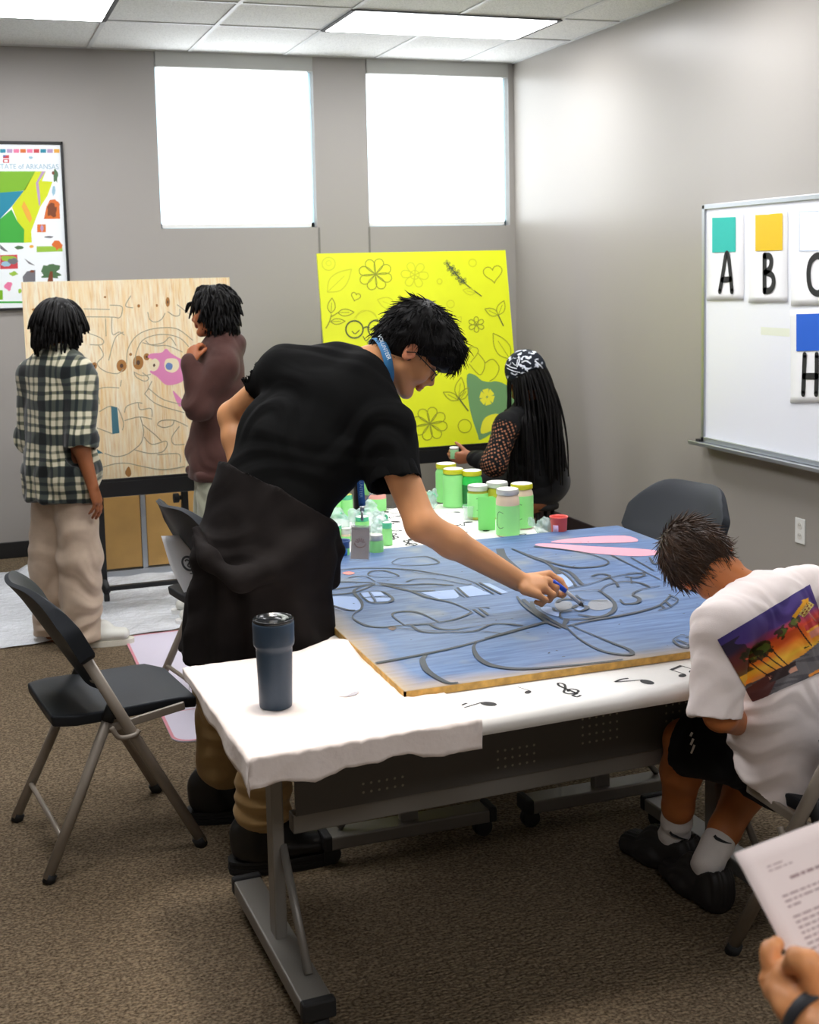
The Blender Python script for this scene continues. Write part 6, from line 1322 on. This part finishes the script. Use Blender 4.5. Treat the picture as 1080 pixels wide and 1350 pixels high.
def locs(name, roots, dirs, nors, L, r0, par, grav=.9, seed=1, seg=6, out=.3, n=6, jit=.05, mats=None, body=None):
    r = np.random.default_rng(seed); m = MB(); off = np.array(par.location)
    for p, d, no in zip(roots, dirs, nors):
        l = L * r.uniform(.75, 1.2); q = p - no * .004; v = nrm(d + no * out * r.uniform(.5, 1.4)); pts = []
        for i in range(seg + 1):
            pts.append(q - off); v = nrm(v + V3(0, 0, -grav) * (.25 + .75 * i / seg) + r.normal(size=3) * jit); q = q + v * l / seg
            if body is not None:
                e = body(q)
                if e is not None: q = e
        rr = r0 * r.uniform(.8, 1.2); m.tube(pts, [rr * (1 - .45 * (i / seg) ** 2) for i in range(seg + 1)], n=n)
    return m.build(name, mats or M_hairk, par, smooth=True)
def scalp(c, f, l, u, sc, grow=.018, res=.006, low=-.05):
    s = Sdf(res, .02); P = lambda x, y, z: c + sc * (f * x + l * y + u * z); ax = (f, l, u); s.ell(P(-.014, 0, .036), tuple(sc * (v + grow) for v in (.094, .076, .086)), ax); s.ell(P(-.045, 0, -.005), tuple(sc * (v + grow) for v in (.055, .062, .06)), ax, .02)
    s.rbox(P(.095, 0, -.05), (.07 * sc, .13 * sc, .10 * sc), ax, .02, .012, sub=True); return s.mesh(1), P
hv, P_ = scalp(PH_, fp, lp_, up_, .94, .026); hb = part('hair', hv, M_hairk, ppl); V, Q = hv; N = normals(V, Q); rp, rn = outline_pts(V, N, ((V - PH_) @ up_ > -.03) & ((N * (V - PH_)).sum(1) > 0), 260, 5); tg = tangent(rp - P_(-.02, 0, .16), rn)
o = locs('locs', rp, tg, rn, .105, .0078, ppl, grav=.55, seed=3, out=.22); o.parent = hb; o.location = (0, 0, 0)

# ---------------------------------------------------------------- the person in the brown hoodie
hY = 6.20
hod = person('person with curly dark hair in a brown hoodie, one hand raised to the chin', A(285, 640, y=hY) * [1, 1, 0])
Hh = A(281, 412, y=hY); fh = nrm(-RT * .96 + AW * .22 - UP * .05); uh = nrm(UP - (UP @ fh) * fh + fh * .02); uh = nrm(uh - (uh @ fh) * fh); lh = np.cross(uh, fh)
hN = A(290, 455, y=hY); hLs, hRs = A(294, 482, y=6.06), A(286, 478, y=6.36); lathd = nrm(hRs - hLs); hW = A(286, 600, y=hY)
heL, hwL = A(262, 533, y=6.05), A(250, 478, y=6.10); heR, hwR = A(286, 545, y=6.38), A(283, 590, y=6.28)
hhL, hhR = A(283, 640, y=6.13), A(279, 640, y=6.28); hkL, hkR = V3(hhL[0] - .02, 6.10, .45), V3(hhR[0] - .02, 6.30, .45)
s = Sdf(.005, .025); PP = head(s, Hh, fh, lh, uh, .95); s.cap(hN, PP(-.02, 0, -.06), .052, .05); s.cap(hLs, hRs, .045, .045); s.ecap(hN + V3(0, 0, -.12), hW, (.13, .08), (.13, .09), lathd)
s.chain([hLs, heL], [.045, .038], .02); s.chain([heL, hwL], [.038, .026], .02); s.chain([hRs, heR], [.045, .038], .02); s.chain([heR, hwR], [.038, .026], .02)
hand(s, hwL, nrm(A(258, 446, y=6.15) - hwL), nrm(RT * .5 + AW * .7), nrm(RT + UP * .2), .88, ((.7, .9, .6), (.8, 1.0, .6), (.85, 1.05, .6), (.9, 1.1, .6)), .02, (.8, .3, .4)); hand(s, hwR, nrm(V3(-.8, -.4, .1)), V3(0, 0, -1), V3(0, .6, .5), .88)
for h, k_ in ((hhL, hkL), (hhR, hkR)): s.chain([h, k_, V3(k_[0] + .01, k_[1], .09)], [.08, .055, .04], .03)
part('body', s.mesh(1), M_skin, hod, col=lambda V: face_col(V, Hh, fh, lh, uh, .95, (168, 100, 62), (140, 72, 64), (20, 16, 14)))
s = Sdf(.006, .04); s.ecap(hN + V3(0, 0, -.06), hW, (.165, .115), (.175, .142), lathd, .05); s.ecap(hW, A(283, 640, y=hY), (.175, .142), (.165, .132), lathd, .03); s.cap(hLs, hRs, .065, .065, .05); s.cap(hN, hLs, .062, .06, .04); s.cap(hN, hRs, .062, .06, .04)
d = nrm(hwL - heL); s.chain([hLs, heL], [.072, .070], .03); s.chain([heL, hwL - d * .02], [.070, .05], .03); s.cap(hwL - d * .05, hwL + d * .005, .044, .04, .008); d2 = nrm(hwR - heR); s.chain([hRs, heR, hwR - d2 * .02], [.07, .068, .048], .03)
s.ell(A(308, 454, y=hY), (.062, .095, .072), None, .02); s.chain([A(300, 440, y=6.12), A(312, 452, y=6.18), A(314, 460, y=6.24)], [.022, .03, .03], .025); s.cap(A(300, 445, y=6.30), A(280, 452, y=6.20), .028, .022, .02); s.cap(A(298, 446, y=6.10), A(279, 458, y=6.14), .026, .02, .02)
s.cut(A(285, 629, y=hY), (0, 0, -1)); s.rbox(A(284, 622, y=hY), (.118, .158, .018), None, .014, .008)
part('hoodie', s.mesh(1), cloth('brown_fleece', (74, 47, 42), var=.08, sheen=.06), hod, disp=lambda V: folds(V, (.5, .2, 1), 7, .007, 71, .8, 3) + .005 * wob(V, 5, 6))
s = Sdf(.0065, .03)
for h, k_ in ((hhL, hkL), (hhR, hkR)): s.chain([h + V3(0, 0, .02), k_, V3(k_[0], k_[1], .06)], [.088, .082, .08], .03)
s.cut(V3(0, 0, .03), (0, 0, -1)); part('trousers', s.mesh(1), cloth('pale_sage_denim', (150, 152, 134), var=.08), hod, disp=lambda V: folds(V, (.2, .1, 1), 7, .006, 77, .7, 3))
for k_ in (hkL, hkR):
    heel, toe = V3(k_[0] + .07, k_[1], 0), V3(k_[0] - .20, k_[1] + .02, 0); s = Sdf(.006, .02); shoe(s, heel + V3(0, 0, .02), toe + V3(0, 0, .02), .045, .07); b = part('sneaker', s.mesh(1), M_snk, hod); q = sole(heel, toe, .046, 0, .025); q.v = [tuple(np.array(p) - np.array(hod.location)) for p in q.v]; q.build('sole', M_white, b)
s_ = Sdf(.006, .02); P_ = lambda x, y, z: Hh + .95 * (fh * x + lh * y + uh * z); ax = (fh, lh, uh); s_.ell(P_(-.012, 0, .042), (.108, .092, .096), ax); s_.ell(P_(-.05, 0, -.02), (.07, .085, .085), ax, .02); s_.rbox(P_(.10, 0, -.055), (.072, .14, .10), ax, .02, .012, sub=True)
hv = s_.mesh(1); hb = part('hair', hv, M_hairk, hod); V, Q = hv; N = normals(V, Q); rp, rn = outline_pts(V, N, ((V - Hh) @ uh > -.06) & ((N * (V - Hh)).sum(1) > 0), 560, 6); tg = tangent(rp - P_(.0, 0, .17), rn)
o = locs('curls', rp, tg, rn, .078, .0060, hod, grav=.62, seed=8, out=.42, jit=.16, seg=7); o.parent = hb; o.location = (0, 0, 0)

# ---------------------------------------------------------------- the woman with the bandana
wY = 6.10
wom = person('seated woman with long black braids and a bandana, in a black crochet top', (CHW[0], CHW[1], 0))
Hw = A(691, 497, y=wY); fw = nrm(-RT * .62 + AW * .75 - UP * .1); uw_ = nrm(UP - (UP @ fw) * fw); lw = np.cross(uw_, fw)
wN = A(696, 537, y=wY); wLs, wRs = A(668, 562, y=6.0), A(724, 566, y=6.26); latw = nrm(wRs - wLs); wW = A(703, 650, y=6.12)
weL, wwL = A(652, 612, y=5.93), A(622, 603, y=6.12); weR, wwR = A(716, 625, y=6.40), A(690, 625, y=6.50)
fwd2 = nrm(V3(-.47, .88, 0)); sd2 = V3(.88, .47, 0); wh = V3(CHW[0], CHW[1], .55)
whL, whR = wh - sd2 * .09, wh + sd2 * .09; wkL, wkR = whL + fwd2 * .40 + V3(0, 0, -.03), whR + fwd2 * .40 + V3(0, 0, -.03); waL, waR = wkL * [1, 1, 0] + V3(0, 0, .09) - fwd2 * .02, wkR * [1, 1, 0] + V3(0, 0, .09) - fwd2 * .02
s = Sdf(.0055, .025); PP = head(s, Hw, fw, lw, uw_, .94); s.cap(wN, PP(-.02, 0, -.06), .05, .048); s.cap(wLs, wRs, .042, .042); s.ecap(wN + V3(0, 0, -.1), wW, (.125, .08), (.125, .09), latw); s.cap(wW, wh, .11, .12)
s.chain([wLs, weL], [.044, .038], .02); s.chain([weL, wwL], [.038, .025], .02); s.chain([wRs, weR], [.044, .038], .02); s.chain([weR, wwR], [.038, .025], .02)
hand(s, wwL, nrm(A(603, 604, y=6.15) - wwL), nrm(UP * .3 + AW * .8), nrm(UP), .86, ((.5, .7, .5),) * 4, .04, (.6, .6, .4)); hand(s, wwR, fwd2, V3(0, 0, -1), -sd2, .86)
for h, k_, a in ((whL, wkL, waL), (whR, wkR, waR)): s.chain([h, k_, a], [.085, .058, .038], .03)
part('body', s.mesh(1), M_skin, wom, col=lambda V: face_col(V, Hw, fw, lw, uw_, .94, (164, 104, 72), (120, 66, 58), (20, 16, 14)))
def crochet():
    t = NT('black_crochet'); o = t.obj(); mp_ = t.add('ShaderNodeMapping'); mp_.inputs['Rotation'].default_value = (.2, .3, .78); mp_.inputs['Scale'].default_value = (1, 1, 1); t.link(o, mp_.inputs[0]); v = t.add('ShaderNodeTexVoronoi'); v.inputs['Scale'].default_value = 62; v.inputs['Randomness'].default_value = .12; t.link(mp_.outputs[0], v.inputs['Vector'])
    a = t.add('ShaderNodeVertexColor', layer_name='Col'); f = t.math('MULTIPLY', t.ramp(v.outputs['Distance'], [(.33, 1.0), (.39, 0.0)]), a.outputs[0])
    t.base(t.mix(f, lin((13, 13, 14)), lin((150, 100, 74)))); t.set(.85, spec=.2); return t.m
s = Sdf(.0055, .04); s.ecap(wN + V3(0, 0, -.06), wW, (.15, .10), (.165, .125), latw, .05); s.ecap(wW, wh + V3(0, 0, .03), (.165, .125), (.17, .135), latw, .04); s.cap(wLs, wRs, .06, .06, .05); s.cap(wN, wLs, .055, .058, .04); s.cap(wN, wRs, .055, .058, .04)
d = nrm(wwL - weL); s.chain([wLs, weL], [.064, .064], .03); s.chain([weL, wwL - d * .035], [.062, .045], .03); s.cap(wwL - d * .05, wwL - d * .015, .046, .040, .008); s.chain([wRs, weR, wwR], [.064, .062, .045], .03); s.cut(wh + V3(0, 0, .0), (0, 0, -1))
def arm_mask(V):
    ab = weL - wLs; t = np.clip(((V - wLs) @ ab) / (ab @ ab), 0, 1); d = np.linalg.norm(V - wLs - t[:, None] * ab, axis=1); m = ((d < .074) & (t > .0) & ((V - wLs) @ latw < .03)).astype(float); return np.stack([m, m, m], 1)
part('crochet_top', s.mesh(1), crochet(), wom, col=arm_mask, disp=lambda V: folds(V, (.4, .2, 1), 8, .005, 81, .8, 4))
s = Sdf(.007, .03)
for h, k_, a in ((whL, wkL, waL), (whR, wkR, waR)): s.chain([h, k_, a], [.105, .085, .075], .03)
s.ecap(wh + V3(0, 0, .04), wh, (.155, .12), (.165, .125), sd2, .03); s.cap(wh + V3(0, 0, .02), wh + V3(0, 0, .045), .145, .14, .03); s.cut(V3(0, 0, .03), (0, 0, -1)); part('trousers', s.mesh(1), cloth('black_denim', (22, 22, 25), var=.1), wom)
for a in (waL, waR):
    heel, toe = a * [1, 1, 0] - fwd2 * .06, a * [1, 1, 0] + fwd2 * .19; s = Sdf(.006, .02); shoe(s, heel, toe, .044, .07); s.cut(V3(0, 0, .002), (0, 0, -1)); part('shoe', s.mesh(1), M_blk, wom)
hv, P_ = scalp(Hw, fw, lw, uw_, .94, .022); hb = part('hair', hv, M_hairk, wom); V, Q = hv; N = normals(V, Q)
def wbody(q):
    ab = wh - wN; t = min(max(((q - wN) @ ab) / (ab @ ab), 0), 1); c = wN + ab * t; dv = q - c; u_, w_ = dv @ latw, dv @ np.cross(latw, nrm(ab)); ru, rw = .175 + .01 * t, .130; k = math.hypot(u_ / ru, w_ / rw)
    return c + dv / k if 1e-3 < k < 1 and t > .02 else None
rp, rn = outline_pts(V, N, ((V - Hw) @ uw_ > -.05) & ((V - Hw) @ uw_ < .08) & ((V - Hw) @ fw < .05) & (((V - Hw) @ lw < .035) | (RNG.random(len(V)) < .35)) & ((N * (V - Hw)).sum(1) > 0), 230, 7); tg = np.tile(V3(0, 0, -1.0), (len(rp), 1)) + rn * .2 - fw * .25 + .34 * latw
o = locs('braids', rp, tg, rn, .50, .0062, wom, grav=.55, seed=9, out=.15, seg=16, jit=.035, body=wbody); o.parent = hb; o.location = (0, 0, 0)
def bandana_mat():
    t = NT('bandana_print'); v = t.add('ShaderNodeTexWave', wave_type='RINGS'); v.inputs['Scale'].default_value = 9; v.inputs['Distortion'].default_value = 9; v.inputs['Detail'].default_value = 2; v.inputs['Detail Scale'].default_value = 2.2; t.link(t.obj(), v.inputs['Vector'])
    n = t.noise(14, 2); f = t.math('MULTIPLY', t.ramp(v.outputs['Fac'], [(.70, 0.0), (.80, 1.0)]), t.ramp(n, [(.44, 0.0), (.52, 1.0)])); t.base(t.mix(f, lin((22, 27, 36)), lin((214, 220, 230)))); t.set(.8, spec=.2); return t.m
s = Sdf(.005, .02); P_ = lambda x, y, z: Hw + .94 * (fw * x + lw * y + uw_ * z); ax = (fw, lw, uw_); s.ell(P_(-.014, 0, .040), tuple(.94 * v for v in (.126, .108, .116)), ax); s.ell(P_(-.10, 0, .04), (.03, .055, .05), ax, .02); nn = nrm(-uw_ - fw * .42); s.cut(P_(-.09, 0, .012), nn)
b = part('bandana', s.mesh(1), bandana_mat(), wom)
bvh = BVHTree.FromPolygons([Vector(v) + Vector((CHW[0], CHW[1], 0)) for v in np.array([tuple(q.co) for q in b.data.vertices])], [tuple(p.vertices) for p in b.data.polygons])
m = MB()
for pts, w in (([(695, 488), (699, 494), (706, 493), (708, 487)], .009), ([(688, 478), (694, 476), (700, 480)], .007), ([(668, 480), (674, 484), (682, 486)], .006), ([(669, 485), (677, 489), (686, 491)], .005), ([(682, 484), (685, 477), (684, 470)], .006), ([(705, 476), (711, 481), (716, 486)], .007), ([(676, 478), (681, 482), (683, 474)], .004)):
    P = [hit(*p, .003, bvh) for p in curve([np.array(q, float) for q in pts], 4)]; P = [p for p in P if p is not None]
    if len(P) > 2: m.ribbon(P, w, nrm(CC - P[0]))
m.v = [tuple(np.array(p) - np.array(wom.location)) for p in m.v]
if m.v: m.build('paisley_print', mat('white_paisley', (226, 230, 236), rough=.7), b)
# the little jar she holds
c = A(599, 597, y=6.17); t = thing('paint_jar', 'tiny clear jar of pale green paint in the hand of the seated woman', 'jar', c)
MB().lathe([(.001, -.03), (.022, -.03), (.024, -.026), (.024, .014), (.022, .02), (.001, .02)], n=20).build('glass', mat('pale_green_paint', (150, 206, 150), rough=.3), t, smooth=True); MB().lathe([(.024, .0195), (.0245, .03), (.022, .032), (.001, .0325)], n=20).build('lid', M_wl, t, smooth=True)

# ---------------------------------------------------------------- the hand with the printed page
D = lambda px, py, d: at(px, py, d=d)
pg0 = D(968, 1125, 1.35); pX = nrm(RT + .13 * UP + .52 * AW); pY_ = nrm(.43 * RT - .9 * UP - .6 * AW); pY_ = nrm(pY_ - (pY_ @ pX) * pX); pZ = np.cross(pX, -pY_)
pgo = thing('printed_page', 'white page of printed text held up at the corner by a hand', 'paper', pg0)
def pgp(u, v, l=0): return pg0 + pX * u + pY_ * v + pZ * (l + .006 * math.sin(u / .216 * PI) * (1 - v / .279) + .02 * max(0, .05 - v) * (u / .216))
nu, nv = 12, 16; vs = [pgp(.216 * i / nu, .279 * j / nv) for j in range(nv + 1) for i in range(nu + 1)]
o = MB().add(vs, [(j * (nu + 1) + i, (j + 1) * (nu + 1) + i, (j + 1) * (nu + 1) + i + 1, j * (nu + 1) + i + 1) for j in range(nv) for i in range(nu)]).build('sheet', mat('pinkish_page', (240, 224, 220), rough=.7), pgo, world=True, smooth=True); q = o.modifiers.new('th', 'SOLIDIFY'); q.thickness = .0003; q.offset = -1
m = MB(); r = random.Random(8)
def textline(u0, u1, v, h=.0018):
    u = u0
    while u < u1 - .004:
        w = r.uniform(.004, .013); e = min(u + w, u1); m.poly([pgp(u, v + h, .0005), pgp(e, v + h, .0005), pgp(e, v, .0005), pgp(u, v, .0005)]); u = e + .0022
textline(.028, .050, .024, .0012); textline(.028, .060, .0285, .0012)
textline(.048, .170, .041, .003)
v = .056
for n, last in ((3, .05), (8, .19), (3, .16), (4, .12), (4, .17), (5, .1)):
    for i in range(n): textline(.028, .190 if i < n - 1 else last, v); v += .0056
    v += .0052
m.build('printed_text', mat('grey_red_print', (168, 140, 140), rough=.8), pgo, world=True)
vw = person('hand and forearm in a dark wristband holding up a printed page', D(1064, 1330, 1.27))
wr = D(1074, 1338, 1.235); s = Sdf(.0022, .012)
s.chain([D(1170, 1470, 1.10), D(1110, 1385, 1.19), wr], [.047, .036, .029], .02)
kn = [D(1025, 1291, 1.285), D(1028, 1304, 1.262), D(1034, 1318, 1.245), D(1046, 1330, 1.232)]
for i, k_ in enumerate(kn): s.cap(wr + (mixv(D(1066, 1318, 1.26), D(1068, 1336, 1.235), i / 3) - wr) * .8, k_, .0185, .0125, .014)
s.ell(D(1052, 1300, 1.262), (.024, .03, .017), (nrm(RT + .6 * UP), nrm(UP - .6 * RT), AW), .015)
s.chain([kn[0], D(1017, 1270, 1.288), D(1016, 1254, 1.292), D(1024, 1245, 1.300)], [.0118, .0104, .0094, .0080], .006); s.ell(kn[0] - AW * .002, (.0125,) * 3, None, .006)
s.chain([kn[1], D(1017, 1293, 1.285), D(1020, 1278, 1.310), D(1036, 1270, 1.318)], [.0118, .0108, .0098, .0085], .005)
s.chain([kn[2], D(1022, 1306, 1.272), D(1030, 1294, 1.305), D(1046, 1286, 1.312)], [.0115, .0105, .0095, .0083], .005); s.chain([kn[3], D(1034, 1322, 1.255), D(1042, 1310, 1.285), D(1056, 1302, 1.298)], [.0105, .0095, .0085, .0075], .005)
s.chain([D(1080, 1316, 1.235), D(1080, 1294, 1.228), D(1066, 1272, 1.228), D(1051, 1265, 1.236), D(1041, 1271, 1.243)], [.020, .0160, .0115, .0102, .0080], .010)
part('body', s.mesh(1), M_skin, vw, col=lambda V: np.array(lin((222, 152, 98))) * (1 + .10 * wob(V, 22, 3))[:, None], disp=lambda V: .0007 * wob(V, 60, 2) + .0008 * wob(V, 25, 7))
ax0 = nrm(D(1110, 1385, 1.19) - wr); c = D(1079, 1345, 1.225); e1 = nrm(np.cross(ax0, AW)); e2 = np.cross(ax0, e1); m = MB(); vs = []
n = 40
for j in range(n):
    q = 2 * PI * j / n
    for ru, h in ((.0335, -.0075), (.0355, -.006), (.0355, .006), (.0335, .0075), (.0322, .006), (.0322, -.006)): vs.append(c + e1 * ru * math.cos(q) * 1.04 + e2 * ru * math.sin(q) * .94 + ax0 * h)
m.add(vs, [(j * 6 + i, ((j + 1) % n) * 6 + i, ((j + 1) % n) * 6 + (i + 1) % 6, j * 6 + (i + 1) % 6) for j in range(n) for i in range(6)])
wbnd = m.build('wristband', mat('black_silicone', (38, 40, 46), rough=.55), vw, world=True, smooth=True)

# ================================================================== view
SC.view_settings.view_transform = 'Standard'; SC.view_settings.look = 'None'; SC.view_settings.gamma = 1; SC.view_settings.use_curve_mapping = False
SC.view_settings.exposure = 0.45
SC.cycles.use_denoising = True; SC.cycles.max_bounces = 8; SC.cycles.sample_clamp_indirect = 6
